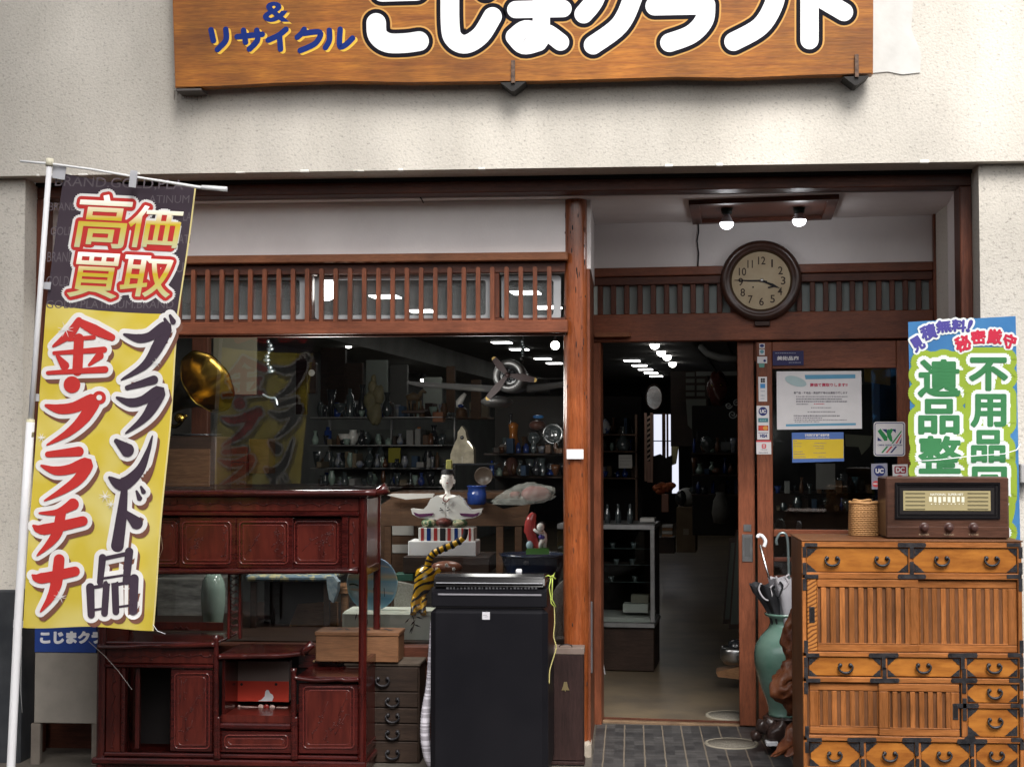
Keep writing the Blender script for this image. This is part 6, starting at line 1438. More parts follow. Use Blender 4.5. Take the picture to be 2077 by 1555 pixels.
for sx in (-1, 1):
    X = lambda x: 757+sx*(757-x)
    sl = M(PY); sl.ppoly([Z(X(x), y) for x, y in ((610, 500), (580, 560), (540, 600), (430, 590), (445, 640), (500, 672), (640, 690), (745, 690), (745, 500), (660, 470))], -.035, .035); sl.build('sleeve', m_porc, dl)
    M(PY).ppoly([Z(X(x), y) for x, y in ((455, 620), (500, 636), (640, 630), (625, 652), (520, 668), (470, 650))], -.0385, -.0345).build('sleeve_lining', plain('plum_lining', (.12, .03, .10), .5), dl)
b = M(PY)
for x, y in ((725, 535), (745, 542), (705, 585), (770, 580), (700, 605), (715, 600), (765, 605), (780, 598)): b.ball((ds(x), -.035-.004, dz(y)), (.004, .002, .003), 6, 4)
b.build('robe_crest', m_ink, dl)
pp, _ = spline([Z(757, 455), Z(735, 480), Z(730, 510), Z(760, 525), Z(785, 495)], [1]*5, 4); M(PY).ptube([(x, y, -.045) for x, y in pp], .0028, 0, 6).build('collar_cord', plain('dull_red_cord', (.22, .06, .05), .5), dl)
M(PY).ball((ds(735), -.02, dz(715)), (80*k_, .05, 45*k_), 18, 10).build('lap_apron', mat('red_black_brocade', (.16, .04, .03), .5, (.02, .015, .015), ns=30), dl)
for x in (595, 875): M(PY).ball((ds(x), -.015, dz(722)), (75*k_, .05, 40*k_), 18, 10).build('sleeve_brocade', mat('green_flower_brocade', (.05, .12, .06), .4, (.42, .40, .25), ns=45, amt=(.48, .56)), dl)
da = M(PY).box(ds(510), ds(1010), -.065, .085, dz(880), dz(762), .002).build('dais', m_porc, dl)
for x0, x1, mm in ((532, 560, m_redc), (585, 622, m_blueg), (648, 680, m_redc), (705, 755, m_ink), (772, 803, m_redc), (835, 868, m_blueg), (898, 918, m_redc), (965, 985, m_redc)):
    M(PY).box(ds(x0), ds(x1), -.0665, -.0635, dz(879), dz(763)).build('stripe', mm, dl, da)
M(PY).box(ds(420), ds(1035), -.08, .11, dz(1016), dz(881), .003).build('plinth', mat('veined_white_plinth', (.80, .80, .80), .5, (.66, .66, .67), ns=4, det=8, amt=(.45, .6)), dl)
single(M(PY).box(ds(380), ds(1160), -.10, .25, dz(1170), dz(1018), .004).build('side_table', m_dkw), 'dark low side table under the white doll plinth', 'table')
# tiger
tg = T('tiger_ornament', 'yellow and black striped porcelain tiger with a long raised tail', 'tiger ornament'); PTg = FP(6.68); zt_ = lambda x, y: (740+x*.2215, 900+y*.2215)
m_tig = bpy.data.materials.new('striped_tiger_glaze'); m_tig.use_nodes = True; nt = m_tig.node_tree; p = nt.nodes['Principled BSDF']
tc = nt.nodes.new('ShaderNodeTexCoord'); mp = nt.nodes.new('ShaderNodeMapping'); mp.inputs['Rotation'].default_value = (0, R(35), 0); wv = nt.nodes.new('ShaderNodeTexWave'); wv.bands_direction = 'Z'; wv.inputs['Scale'].default_value = 11; wv.inputs['Distortion'].default_value = 6; wv.inputs['Detail'].default_value = 1; wv.inputs['Detail Scale'].default_value = .8
rp = nt.nodes.new('ShaderNodeValToRGB'); rp.color_ramp.interpolation = 'CONSTANT'; rp.color_ramp.elements[0].color = (.012, .010, .008, 1); rp.color_ramp.elements[1].color = (.80, .44, .015, 1); rp.color_ramp.elements[1].position = .30
nt.links.new(tc.outputs['Object'], mp.inputs['Vector']); nt.links.new(mp.outputs['Vector'], wv.inputs['Vector']); nt.links.new(wv.outputs['Fac'], rp.inputs['Fac']); nt.links.new(rp.outputs['Color'], p.inputs['Base Color']); p.inputs['Roughness'].default_value = .22; p.inputs['Coat Weight'].default_value = .3
m_yel = plain('tiger_yellow', (.80, .44, .02), .25)
tp, _ = spline([zt_(925, 775)+(0,), zt_(918, 830)+(0,), zt_(890, 872)+(0,), zt_(800, 925)+(0,), zt_(700, 965)+(0,), zt_(630, 1005)+(0,), zt_(590, 1060)+(0,), zt_(575, 1130)+(0,)], [1]*8, 8)
u6 = PTg.u(.2215); N = len(tp)
tl = M(PTg).ptube(tp[14:], [u6*(26+8*i/N) for i in range(N-14)], 0, 12).build('tail', m_yel, tg)
M(PTg).ptube(tp[:15], [u6*(22+.3*i) for i in range(15)], 0, 12).build('tail_tip', m_ink, tg, tl)
for i in range(18, N-2, 5): M(PTg).ptube(tp[i:i+3], u6*36, -.002, 12).build('tail_band', m_ink, tg, tl)
b = M(PTg)
bp = [zt_(575, 1120)+(0,), zt_(560, 1180)+(-.0,), zt_(545, 1260)+(-.01,), zt_(520, 1330)+(-.02,), zt_(490, 1400)+(-.03,), zt_(480, 1470)+(-.04,)]
pp, rr = spline(bp, [48, 95, 92, 72, 50, 42], 6); b.ptube(pp, [u6*r for r in rr], 0, 18)
pp, rr = spline([zt_(610, 1180)+(0.03,), zt_(640, 1230)+(.03,), zt_(650, 1300)+(.03,)], [80, 75, 50], 6); b.ptube(pp, [u6*r for r in rr], 0, 14)
b.build('body', m_tig, tg)
M(PTg).ball((PTg.sz(*zt_(505, 1480))[0], -.04, PTg.sz(*zt_(505, 1490))[1]), (u6*62, u6*58, u6*48), 18, 12).build('head', m_tig, tg)
for x in (455, 540): M(PTg).ball((PTg.sz(*zt_(x, 1400))[0], -.06, PTg.sz(*zt_(x, 1445))[1]), (u6*20, u6*12, u6*24), 10, 7).build('ear', m_yel, tg)
b = M(PTg)
for x in (470, 560): pp, rr = spline([zt_(x, 1400)+(-.05,), zt_(x-4, 1480)+(-.07,), zt_(x, 1535)+(-.09,)], [28, 24, 30], 5); b.ptube(pp, [u6*r for r in rr], 0, 10)
b.build('foreleg', m_tig, tg)
# child with a red fish
kf = T('fish_ornament', 'small ornament of a white child hugging a big red fish on a green base', 'ornament'); PF = FP(7.0); uf = PF.u(.2215)
M(PF).ppoly([Z(x, y) for x, y in ((1480, 965), (1500, 953), (1670, 953), (1690, 965), (1688, 1006), (1480, 1006))], -.03, .03).build('green_base', plain('grass_green_glaze', (.10, .26, .06), .3), kf)
fp_, fr_ = spline([Z(1548, 632)+(0,), Z(1525, 690)+(0,), Z(1515, 760)+(0,), Z(1530, 850)+(0,), Z(1570, 930)+(0,), Z(1610, 955)+(0,)], [22, 48, 55, 48, 36, 40], 6)
M(PF).ptube(fp_, [uf*r for r in fr_], 0, 14, flat=.7).build('red_fish', m_redc, kf)
M(PF).ptube([Z(1470, 740)+(.01,), Z(1475, 800)+(.01,), Z(1500, 860)+(.01,)], [uf*10, uf*22, uf*8], 0, 8).build('fin', m_redc, kf)
M(PF).ball((PF.sz(*Z(1512, 930))[0], -.01, PF.sz(*Z(1512, 925))[1]), (uf*34, uf*30, uf*42), 12, 8).build('wave_foam', plain('pale_blue_glaze', (.40, .55, .62), .3), kf)
b = M(PF); cw = lambda x, y, d=0: (PF.sz(*Z(x, y))[0], d, PF.sz(*Z(x, y))[1])
b.ball(cw(1610, 760, -.01), (uf*36, uf*34, uf*38), 14, 10)
b.ptube([Z(1618, 785)+(0,), Z(1632, 830)+(0,), Z(1640, 880)+(0,), Z(1648, 948)+(0,)], [uf*20, uf*36, uf*34, uf*20], 0, 12); b.ptube([Z(1632, 880)+(-.015,), Z(1610, 915)+(-.02,), Z(1608, 950)+(-.02,)], [uf*24, uf*18, uf*14], 0, 10)
b.ptube([Z(1630, 812)+(-.012,), Z(1590, 808)+(-.03,), Z(1550, 778)+(-.03,)], [uf*17, uf*15, uf*13], 0, 10); b.build('child_body', m_porc, kf)
M(PF).ball(cw(1622, 740, .006), (uf*34, uf*33, uf*30), 12, 8).build('child_hair', m_ink, kf)
M(PF).ball(cw(1622, 852, -.012), (uf*32, uf*22, uf*26), 10, 7).build('bib', plain('violet_bib', (.09, .07, .30), .5), kf)
b = M(PF)
for x in (1598, 1618): b.ball(cw(x, 757, -.026), (uf*3, uf*3, uf*3.5), 6, 4)
b.build('eye', m_ink, kf)
pot('blue_planter', 'big dark navy glazed planter under the fish ornament', 'planter', FP(7.02), 1082, [(48, 1200), (56, 1160), (66, 1124), (70, 1122), (66, 1128), (0, 1130)], mat('navy_glaze', (.012, .022, .05), .2, (.02, .032, .065), ns=4, coat=.5), n=28)
pot('glass_jar', 'cobalt blue ribbed glass jar on the brown table beside the doll', 'jar', FP(7.5), 967, [(16, 1023), (20, 1020), (20, 1000), (18, 996), (19, 988), (21, 986), (20, 984), (0, 984)], m_blueg)
t = T('round_dish', 'round brown dish on edge right of the doll head', 'dish'); PQ = FP(7.9); M(PQ).disc([(0, -.004), (.040, -.006), (.046, -.012), (.050, -.010), (.050, 0), (0, .006)], PQ.sz(981, 965), 32).build('dish', mat('brown_lacquer', (.055, .04, .03), .3, (.08, .06, .045), ns=8), t); M(PQ).ball((PQ.sz(981, 984)[0], .03, PQ.sz(981, 984)[1]), (.025, .03, .006), 10, 6).build('dish_stand', m_dkw, t)
wp = T('wrapped_ornament', 'pink ornament wrapped in clear film on the brown table by the post', 'ornament'); PQ = FP(7.4)
b = M(PQ); b.ppoly([(990, 1022), (1008, 1006), (1035, 988), (1060, 978), (1092, 977), (1118, 995), (1134, 1002), (1112, 1018), (1060, 1024)], -.04, .05); bmesh.ops.bevel(b.b, geom=b.b.edges[:], offset=.02, segments=2, affect='EDGES'); b.build('clear_film', mat('crumpled_clear_film', (.5, .52, .48), .15, trans=.0, alpha=.28, bump=.02, bs=25), wp)
s_, z_ = PQ.sz(1085, 1001); M(PQ).ball((s_, .0, z_), (.075, .03, .038), 20, 12, lambda a, t: .08*math.sin(3*a+t)).build('pink_body', plain('dusty_pink_glaze', (.30, .13, .12), .3), wp); s_, z_ = PQ.sz(1045, 1003); M(PQ).ball((s_, .0, z_), (.03, .02, .018), 12, 8).build('pink_tail', plain('dull_rose_glaze', (.26, .12, .10), .3), wp)
# brown table with a curved apron, cabinets and cards under it
tbl = T('low_table', 'brown wooden table with a curved apron behind the seated doll', 'table'); PQ = FP(7.6)
M(PQ).ppoly([(768, 1026), (790, 1012), (880, 1004), (915, 1010), (1000, 1022), (1020, 1032), (1030, 1030), (1076, 1022), (1066, 1066), (772, 1066)], 0, .03).build('apron', m_dwd, tbl); M(PQ).pbox(790, 999, 1076, 1012, .03, .5, .003).build('table_top', m_dwd, tbl)
for x in (778, 1006, 1044): M(PQ).pbox(x, 1066.5, x+15, 1230, .004, .04, .003).build('leg', m_dwd, tbl)
single(M(FP(7.55)).ppoly([(788, 1003), (800, 1000), (884, 1000), (880, 1008), (826, 1012)], -.05, -.02).build('paper_sheet', m_gpaper), 'white sheet of paper lying on the brown table left of the doll', 'paper')
cbk = T('label_cabinet', 'dark drawer cabinet with white card labels behind the blue plate', 'drawer cabinet'); PQ = FP(8.0)
M(PQ).pbox(760, 1050, 850, 1300, .01, .3, .003).build('carcass', m_dwd, cbk)
for x0, y0, x1, y1 in ((793, 1066, 839, 1085), (793, 1104, 830, 1121), (762, 1064, 769, 1083), (762, 1102, 769, 1122)): M(PQ).pbox(x0, y0, x1, y1, 0, .009, .001).build('label_card', m_gpaper, cbk)
# picture plate
pl_ = T('picture_plate', 'large round plate painted with a blue sea, sky and jetty', 'plate'); PQ = FP(6.72); u7 = PQ.u(1)
m_sea = bpy.data.materials.new('painted_seascape'); m_sea.use_nodes = True; nt = m_sea.node_tree; p = nt.nodes['Principled BSDF']; tc = nt.nodes.new('ShaderNodeTexCoord'); sp_ = nt.nodes.new('ShaderNodeSeparateXYZ'); rp = nt.nodes.new('ShaderNodeValToRGB'); nz = nt.nodes.new('ShaderNodeTexNoise'); nz.inputs['Scale'].default_value = 22; mp = nt.nodes.new('ShaderNodeMapping'); mp.inputs['Scale'].default_value = (1, 1, 5); ad = nt.nodes.new('ShaderNodeMath'); ad.operation = 'MULTIPLY_ADD'; ad.inputs[1].default_value = .07
nt.links.new(tc.outputs['Object'], mp.inputs['Vector']); nt.links.new(mp.outputs['Vector'], nz.inputs['Vector']); nt.links.new(tc.outputs['Generated'], sp_.inputs[0]); nt.links.new(nz.outputs['Fac'], ad.inputs[0]); nt.links.new(sp_.outputs['Z'], ad.inputs[2]); nt.links.new(ad.outputs[0], rp.inputs['Fac'])
els = [(0, (.42, .75, .90)), (.26, (.20, .50, .72)), (.44, (.60, .85, .95)), (.58, (.36, .68, .88)), (.66, (.88, .78, .56)), (.76, (.42, .66, .88)), (1.0, (.34, .54, .80))]
rp.color_ramp.elements[0].position = els[0][0]; rp.color_ramp.elements[0].color = els[0][1]+(1,); rp.color_ramp.elements[1].position = els[-1][0]; rp.color_ramp.elements[1].color = els[-1][1]+(1,)
for po_, co in els[1:-1]: e_ = rp.color_ramp.elements.new(po_); e_.color = co+(1,)
nt.links.new(rp.outputs['Color'], p.inputs['Base Color']); p.inputs['Roughness'].default_value = .2; p.inputs['Coat Weight'].default_value = .4
ps_ = PQ.sz(756, 1183); M(PQ).disc([(0, 0), (46*u7, -.002), (51*u7, -.014), (52.5*u7, -.012), (50*u7, .004), (0, .012)], ps_, 48, 1, 1.04).build('plate_face', m_sea, pl_)
SP = lambda x, y, l: PQ.at(x, y, .003+l)
b = M(PQ); b.stroke([(706, 1194), (730, 1196), (760, 1199), (800, 1203)], [3, 6, 5, 5], SP, .001); b.stroke([(712, 1186), (722, 1185)], 4, SP, .001); b.stroke([(770, 1146), (790, 1150)], 3, SP, .001); b.build('painted_jetty', m_porc, pl_)
b = M(PQ)
for x in (757, 764, 771, 779): b.stroke([(x, 1192), (x+1, 1209)], 1.2, SP, .003, False, 3)
b.stroke([(706, 1186), (716, 1184), (726, 1187)], 3, SP, .003); b.build('painted_posts', plain('dark_teal_paint', (.02, .06, .07), .4), pl_)
# brush-painted cloth box, table with floral cover, jar, baskets, lacquer stone
pb_ = T('painted_box', 'pale green box with brush-painted bamboo leaves on the window platform', 'box'); PQ = FP(6.64)
b = M(PQ); b.pbox(693, 1240, 880, 1308, 0, .22, .012); b.build('box_body', mat('pale_green_paper', (.60, .66, .55), .75, (.70, .72, .64), ns=6), pb_)
b = M(PQ); random.seed(2); SPq = lambda x, y, l: PQ.at(x, y, l+.0006)
b.stroke([(836, 1246), (840, 1262), (834, 1284)], [1.5, 1.2, .8], SPq, .0)
for x, y in ((826, 1258), (838, 1262), (850, 1252), (846, 1268), (834, 1276), (722, 1250), (745, 1262)): a = random.uniform(.2, 2.4); b.stroke([(x-7*math.cos(a), y-7*math.sin(a)), (x, y), (x+8*math.cos(a), y+8*math.sin(a))], [.4, 3, .3], SPq, .0, False, 3)
b.build('painted_bamboo', m_ink, pb_)
ft = T('floral_table', 'small table under a blue-grey floral cloth, seen through the red cabinet', 'table'); PQ = FP(7.0)
M(PQ).pbox(497, 1166, 672, 1179, 0, .35, .01).build('floral_cover', mat('blue_floral_cloth', (.16, .24, .30), .6, (.55, .52, .30), ns=26, amt=(.46, .56)), ft)
M(PQ).ppoly([(662, 1168), (676, 1168), (686, 1180), (684, 1200), (676, 1222), (668, 1214), (664, 1190)], -.006, .06).build('hanging_corner', mat('ribbed_blue_cloth', (.20, .29, .35), .6, (.38, .46, .5), ns=40), ft)
for x in (506, 655): M(PQ).pbox(x, 1180, x+12, 1290, .01, .04, .003).build('leg', m_dkw, ft)
M(PQ).pbox(515, 1185, 655, 1290, .2, .22, 0).build('back_panel', m_void, ft)
pot('garden_jar', 'large pale grey-green lidded jar seen through the left of the red cabinet', 'jar', FP(6.95), 432, [(0, 1279), (17, 1278), (21, 1258), (25, 1225), (25, 1195), (22, 1178), (17, 1168), (14, 1164), (0, 1162)], m_grn)
single(M(FP(7.5)).pbox(318, 1172, 445, 1290, 0, .3, .004).build('stone_slab', mat('grey_stacked_stone', (.24, .24, .22), .8, (.07, .07, .065), ns=5, stretch=(1, 1, 5))), 'grey stacked slab behind the pale jar, seen through the red cabinet', 'slab')
bn = T('wooden_bench', 'light brown wooden bench behind the lidded box, seen through the red cabinet', 'bench'); PQ = FP(7.3)
M(PQ).pbox(600, 1192, 706, 1204, 0, .3, .003).build('bench_top', m_twd, bn); M(PQ).ppoly([(622, 1216), (700, 1212), (700, 1300), (592, 1300), (604, 1262)], -.2, -.17).build('bench_side', m_twd, bn); M(PQ).pbox(690, 1204.5, 704, 1300, .01, .05, .003).build('leg', m_twd, bn)
m_weave = mat('grey_woven_matting', (.42, .40, .36), .8, (.28, .27, .24), ns=120, bump=.003, bs=150)
single(M(FP(6.86)).ppoly([(798, 1178), (838, 1186), (852, 1240), (800, 1240)], 0, .05).build('woven_cushion', m_weave), 'grey woven basket panel between the plate and the tiger', 'basket')
single(M(FP(6.62)).ppoly([(1112, 1218), (1128, 1190), (1143, 1176), (1150, 1290), (1130, 1298), (1112, 1302)], 0, .05).build('woven_mat', m_weave), 'grey woven panel between the black washing machine and the post', 'basket')
ls_ = T('lacquer_stone', 'brown oval ornament with white plum blossoms behind the washing machine', 'ornament'); PQ = FP(6.75)
s_, z_ = PQ.sz(906, 1150); M(PQ).ball((s_, 0, z_), (.072, .045, .030), 22, 12).build('oval_body', mat('brown_red_lacquer', (.17, .06, .035), .3, (.24, .095, .055), ns=9, coat=.3), ls_)
for x, y in ((889, 1152), (923, 1152), (908, 1144)):
    b = M(PQ); s0, z0 = PQ.sz(x, y)
    for k in range(5): a = k*1.2566; b.ball((s0+.005*math.cos(a), -.045, z0+.005*math.sin(a)), (.0038, .003, .0038), 7, 5)
    b.build('blossom', m_porc, ls_)
single(M(FP(6.9)).pbox(800, 1163, 838, 1178, 0, .1, .004).build('green_tray', plain('dark_green_tray', (.03, .10, .07), .5)), 'dark green tray behind the upper right of the blue plate', 'tray')
# shelves left of the aeroplane
sr = T('glass_shelf_rack', 'dim rack of glass shelves crowded with vases, behind the middle of the window', 'shelves'); PR_ = IP(9.6)
for y in (846, 902, 948, 985): M(PR_).pbox(640, y, 905, y+2, -.12, .3, .001).build('glass_shelf', m_alu, sr)
for x in (641, 770, 902): M(PR_).pbox(x, 836, x+3, 1150, .28, .31, .001).build('upright', m_alu, sr)
M(PR_).pbox(640, 870, 905, 1150, .315, .33, 0).build('back_panel', plain('grey_shelf_back', (.10, .11, .10), .8), sr)
vA = [(5, 0), (9, -.12), (11, -.3), (8, -.55), (4, -.7), (4, -.85), (7, -1)]; vB = [(6, 0), (6.5, -.5), (10, -1), (9, -1)]; vC = [(5, 0), (11, -.35), (12, -.6), (7, -.9), (8, -1)]; vD = [(7, 0), (8, -.1), (8, -.75), (4, -.82), (4, -1), (0, -1)]; vE = [(4, 0), (12, -.6), (15, -1), (13, -.95)]
shelf = [(672, 846, 56, vB, m_dkg, 'dark flared tumbler vase, leftmost on the top glass shelf'), (710, 846, 58, vD, m_clear, 'pale blue square bottle on the top glass shelf'), (735, 846, 66, vA, m_dkg, 'black waisted vase on the top glass shelf'), (690, 838, 20, vE, m_clear, 'low clear cut-glass bowl between the top-shelf bottles'),
 (665, 900, 34, vD, m_blueg, 'cobalt blue box-shaped jar, leftmost on the second glass shelf'), (700, 902, 22, vE, m_porc, 'white bowl on the second glass shelf'), (716, 902, 30, vC, m_porc, 'white and blue teapot-shaped jar on the second glass shelf'), (742, 902, 26, vC, m_clear, 'clear round jar on the second glass shelf'), (785, 846, 50, vA, m_clear, 'slim pale decanter right of the driftwood carving'),
 (668, 948, 32, vC, m_clear, 'pale glass jar, leftmost on the third glass shelf'), (694, 948, 30, vA, m_dkg, 'small dark vase on the third glass shelf'), (722, 948, 36, vD, m_clear, 'tall clear bottle on the third glass shelf'), (750, 948, 40, vA, m_clear, 'clear waisted vase on the third glass shelf'), (772, 948, 44, vD, m_clear, 'tall clear decanter at the right of the third glass shelf'),
 (700, 985, 18, vE, m_grn, 'wide green-grey dish on the lowest glass shelf'), (660, 985, 22, vC, m_clear, 'small clear pot, leftmost on the lowest glass shelf'), (755, 985, 24, vC, m_grn, 'grey-green round pot on the lowest glass shelf'), (850, 902, 36, vD, m_amb, 'amber box-shaped jar on the second glass shelf'), (880, 902, 40, vA, m_dkg, 'dark vase at the right end of the second glass shelf'), (868, 948, 34, vC, m_dkg, 'dark round pot behind the steepled ornament')]
for x, y, h, pr2, mm, lab in shelf: pot('glass_vase' if mm in (m_clear, m_blueg, m_amb) else 'ceramic_vase', lab, 'vase', PR_, x, [(0, y-.3)]+[(r, y-.3+t*h) for r, t in pr2], mm, 'vases on the glass shelves')
single(M(PR_).pbox(795, 908, 819, 938, -.10, -.08, .002).build('yellow_tag', plain('dull_yellow_card', (.24, .22, .02), .7)), 'dull yellow card standing on the third glass shelf', 'card')
single(M(PR_).pbox(884, 836, 905, 856, -.10, -.02, .003).build('orange_box', plain('faded_orange_box', (.30, .13, .07), .7)), 'small faded orange and yellow box near the bird ornament', 'box')
dwc = M(IP(9.3)); s_, z_ = IP(9.3).sz(760, 800)
for (x, y, r) in ((760, 838, .05), (752, 815, .045), (768, 800, .04), (756, 785, .03), (758, 768, .018)): dwc.ball((IP(9.3).sz(x, y)[0], 0, IP(9.3).sz(x, y)[1]), (r, r*.7, r*1.5), 12, 8, lambda a, t: .15*math.sin(3*a+t*3))
single(dwc.build('driftwood_carving', mat('olive_driftwood', (.11, .10, .055), .6, (.18, .16, .09), ns=9)), 'pale olive driftwood carving on the top glass shelf', 'carving')
wc = T('small_wall_clock', 'small dark wall clock with a pale dial hanging behind the yellow reflection', 'clock'); PQ = IP(9.0); M(PQ).pbox(624, 735, 640, 798, 0, .05, .006).build('case', m_dkw, wc); M(PQ).disc([(0, -.004), (.020, -.004), (.022, .002)], PQ.sz(632, 756), 20).build('dial', m_porc, wc)
bd = T('bird_ornament', 'white and blue bird ornament on a wooden stump, under the aeroplane wing', 'ornament'); PQ = IP(9.2); b = M(PQ); u9 = PQ.u(1)
b.ptube([(944, 798, 0), (938, 806, 0), (931, 816, 0), (928, 826, 0)], [u9*3.5, u9*6, u9*8, u9*3], 0, 12); b.build('bird_body', m_porc, bd); M(PQ).ball((PQ.sz(935, 823)[0], -.01, PQ.sz(935, 823)[1]), (u9*7, u9*6, u9*4), 10, 7).build('blue_breast', m_blueg, bd); latpx(PQ, 936, [(0, 846), (13, 846), (11, 832), (8, 827), (0, 826)], 12, wob=lambda a, z: .12*math.sin(3*a)).build('stump', m_dwd, bd)
hs_ = T('horse_ornament', 'dark brown horse-like figure on the shelf left of the bird ornament', 'ornament'); b = M(PQ)
b.ptube([(826, 808, 0), (838, 803, 0), (852, 808, 0)], [u9*7, u9*9, u9*7], 0, 12); b.ptube([(850, 806, 0), (854, 795, 0), (858, 792, 0), (864, 797, 0)], [u9*5, u9*4, u9*4, u9*2.5], 0, 10)
for x in (826, 833, 846, 853): b.ptube([(x, 812, 0), (x+1, 832, 0)], [u9*2.6, u9*1.6], 0, 8)
b.build('horse_body', mat('dull_bronze', (.08, .055, .03), .5, (.13, .09, .05), ns=12), hs_); M(PQ).pbox(818, 832, 866, 838, -.05, .05, .003).build('base', m_dkw, hs_)
amb = T('amber_figure', 'amber glass bottle shaped like a figure, on the shelf below the aeroplane nose', 'bottle'); PQ = IP(8.6); latpx(PQ, 1041, [(0, 917), (8, 916), (11, 906), (13, 898), (10, 890), (8, 880), (9, 868), (10, 861), (5, 856), (0, 856)], 18, wob=lambda a, z: .10*math.sin(3*a)+.06*math.sin(40*z)).build('bottle_body', m_amb, amb); latpx(PQ, 1036, [(3, 856), (3, 844), (4, 840), (0, 838)], 12).build('stopper', m_dkg, amb)
pot('seashell', 'grey-brown shell beside the amber bottle', 'shell', PQ, 1022, [(0, 918), (9, 916), (12, 908), (8, 902), (0, 899)], mat('grey_shell', (.17, .15, .13), .4, (.12, .10, .09), ns=20))
t = T('ceramic_ball', 'dull red-brown ceramic ball on the shelf right of the amber bottle', 'ball'); s_, z_ = PQ.sz(1089, 862); M(PQ).ball((s_, .02, z_), (.05, .05, .03), 18, 10).build('ball', plain('red_brown_glaze', (.13, .06, .045), .3), t)
t = T('glass_ball', 'grey-green glass ball under the red-brown ball', 'ball'); s_, z_ = PQ.sz(1083, 888); M(PQ).ball((s_, 0, z_), .040, 20, 12).build('ball', m_clear, t)
t = T('glass_plate', 'round clear glass plate on edge beside the post, right of the glass ball', 'plate'); M(PQ).disc([(0, 0), (.045, -.002), (.058, -.012), (.062, -.008), (.055, .008), (0, .01)], PQ.sz(1122, 880), 30).build('plate', m_clear, t)
t = T('blue_glass_dish', 'small bright blue glass dish above the red-brown ball', 'dish'); s_, z_ = PQ.sz(1092, 845); M(PQ).ball((s_, 0, z_), (.033, .02, .012), 14, 8).build('dish', mat('bright_blue_glass', (.03, .14, .42), .1, (.06, .25, .6), ns=40, coat=.7), t)
sh2 = T('display_shelf', 'dark wooden shelf unit carrying glass and ceramic ornaments beside the post', 'shelf'); M(PQ).pbox(985, 919, 1142, 923, -.06, .3, .002).build('shelf_board', m_dkw, sh2); M(PQ).pbox(985, 965, 1142, 969, -.06, .3, .002).build('shelf_board', m_dkw, sh2); M(PQ).pbox(985, 800, 1142, 1000, .30, .32, 0).build('shelf_back', plain('dim_shelf_back', (.03, .028, .026), .8), sh2)
t = T('rooster_ornament', 'dim reddish clay figure on the lower shelf below the amber bottle', 'ornament'); b = latpx(PQ, 1038, [(0, 964), (15, 963), (17, 950), (11, 938), (9, 930), (0, 926)], 16, wob=lambda a, z: .12*math.sin(2*a)); b.build('clay_body', mat('dim_red_clay', (.11, .045, .035), .6, (.07, .035, .03), ns=12), t)
for x, h, lab, mm in ((1075, 34, 'dim clear cylinder vase on the lower shelf, third from the post', m_clear), (1098, 36, 'dim clear tall glass on the lower shelf, second from the post', m_clear), (1118, 26, 'dim grey round pot on the lower shelf nearest the post', m_dkg)): pot('glass_vase' if mm is m_clear else 'ceramic_vase', lab, 'vase', PQ, x, [(0, 964.5)]+[(r, 964.5+t_*h) for r, t_ in (vB if mm is m_clear else vC)], mm)
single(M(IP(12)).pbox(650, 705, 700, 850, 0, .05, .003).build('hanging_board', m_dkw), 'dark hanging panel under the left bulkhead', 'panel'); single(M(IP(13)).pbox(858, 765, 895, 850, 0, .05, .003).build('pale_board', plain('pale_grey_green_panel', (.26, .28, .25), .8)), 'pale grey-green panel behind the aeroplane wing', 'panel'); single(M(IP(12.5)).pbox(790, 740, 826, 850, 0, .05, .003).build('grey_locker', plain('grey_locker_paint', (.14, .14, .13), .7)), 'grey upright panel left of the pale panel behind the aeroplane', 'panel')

# ================================================================ goods seen through the doorway
sc1 = T('glass_showcase', 'glass showcase with an aluminium frame just inside the doorway', 'showcase'); PS1 = IP(8.8)
M(PS1).pbox(1130, 1262, 1328, 1271, -.004, .5, .002).build('base_rail', m_alu, sc1); M(PS1).pbox(1130, 1063, 1328, 1073, -.004, .5, .002).build('top_frame', m_alu, sc1); M(PS1).pbox(1319, 1073.5, 1328, 1261.5, -.004, .02, .002).build('corner_post', m_alu, sc1)
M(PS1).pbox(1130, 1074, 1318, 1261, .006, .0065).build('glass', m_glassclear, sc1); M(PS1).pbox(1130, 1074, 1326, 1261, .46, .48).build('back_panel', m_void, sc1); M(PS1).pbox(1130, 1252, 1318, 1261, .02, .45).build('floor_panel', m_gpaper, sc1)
for y in (1112, 1145, 1180): M(PS1).pbox(1130, y, 1317, y+1.5, .05, .44).build('glass_shelf', m_clear, sc1)
M(PS1).pbox(1130, 1272, 1326, 1360, .02, .48, .004).build('plinth', m_dkw, sc1)
single(M(PS1).pbox(1260, 1228, 1312, 1246, .10, .22, .002).build('white_box', m_gpaper), 'flat white box on the floor of the glass showcase', 'box'); single(M(PS1).pbox(1276, 1210, 1312, 1227, .12, .22, .002).build('tan_box', plain('tan_card', (.22, .20, .16), .8)), 'small tan box on top of the white box in the showcase', 'box')
for x, y, lab in ((1243, 1111.5, 'small crystal cup, left on the top shelf of the showcase'), (1285, 1111.5, 'small crystal cup, right on the top shelf of the showcase'), (1250, 1144.5, 'small crystal cup, left on the middle shelf of the showcase'), (1282, 1144.5, 'small crystal cup, right on the middle shelf of the showcase'), (1240, 1179.5, 'small crystal cup, left on the bottom shelf of the showcase'), (1288, 1179.5, 'small crystal cup, right on the bottom shelf of the showcase')): pot('crystal_cup', lab, 'cup', IP(8.9), x, [(4, y), (5, y-4), (7, y-12), (6, y-12), (0, y-5)], m_clear, 'crystal cups in the showcase', 12)
cs_ = T('counter_shelf', 'dim wooden shelf with ornaments above the glass showcase', 'shelf'); PS2 = IP(9.6)
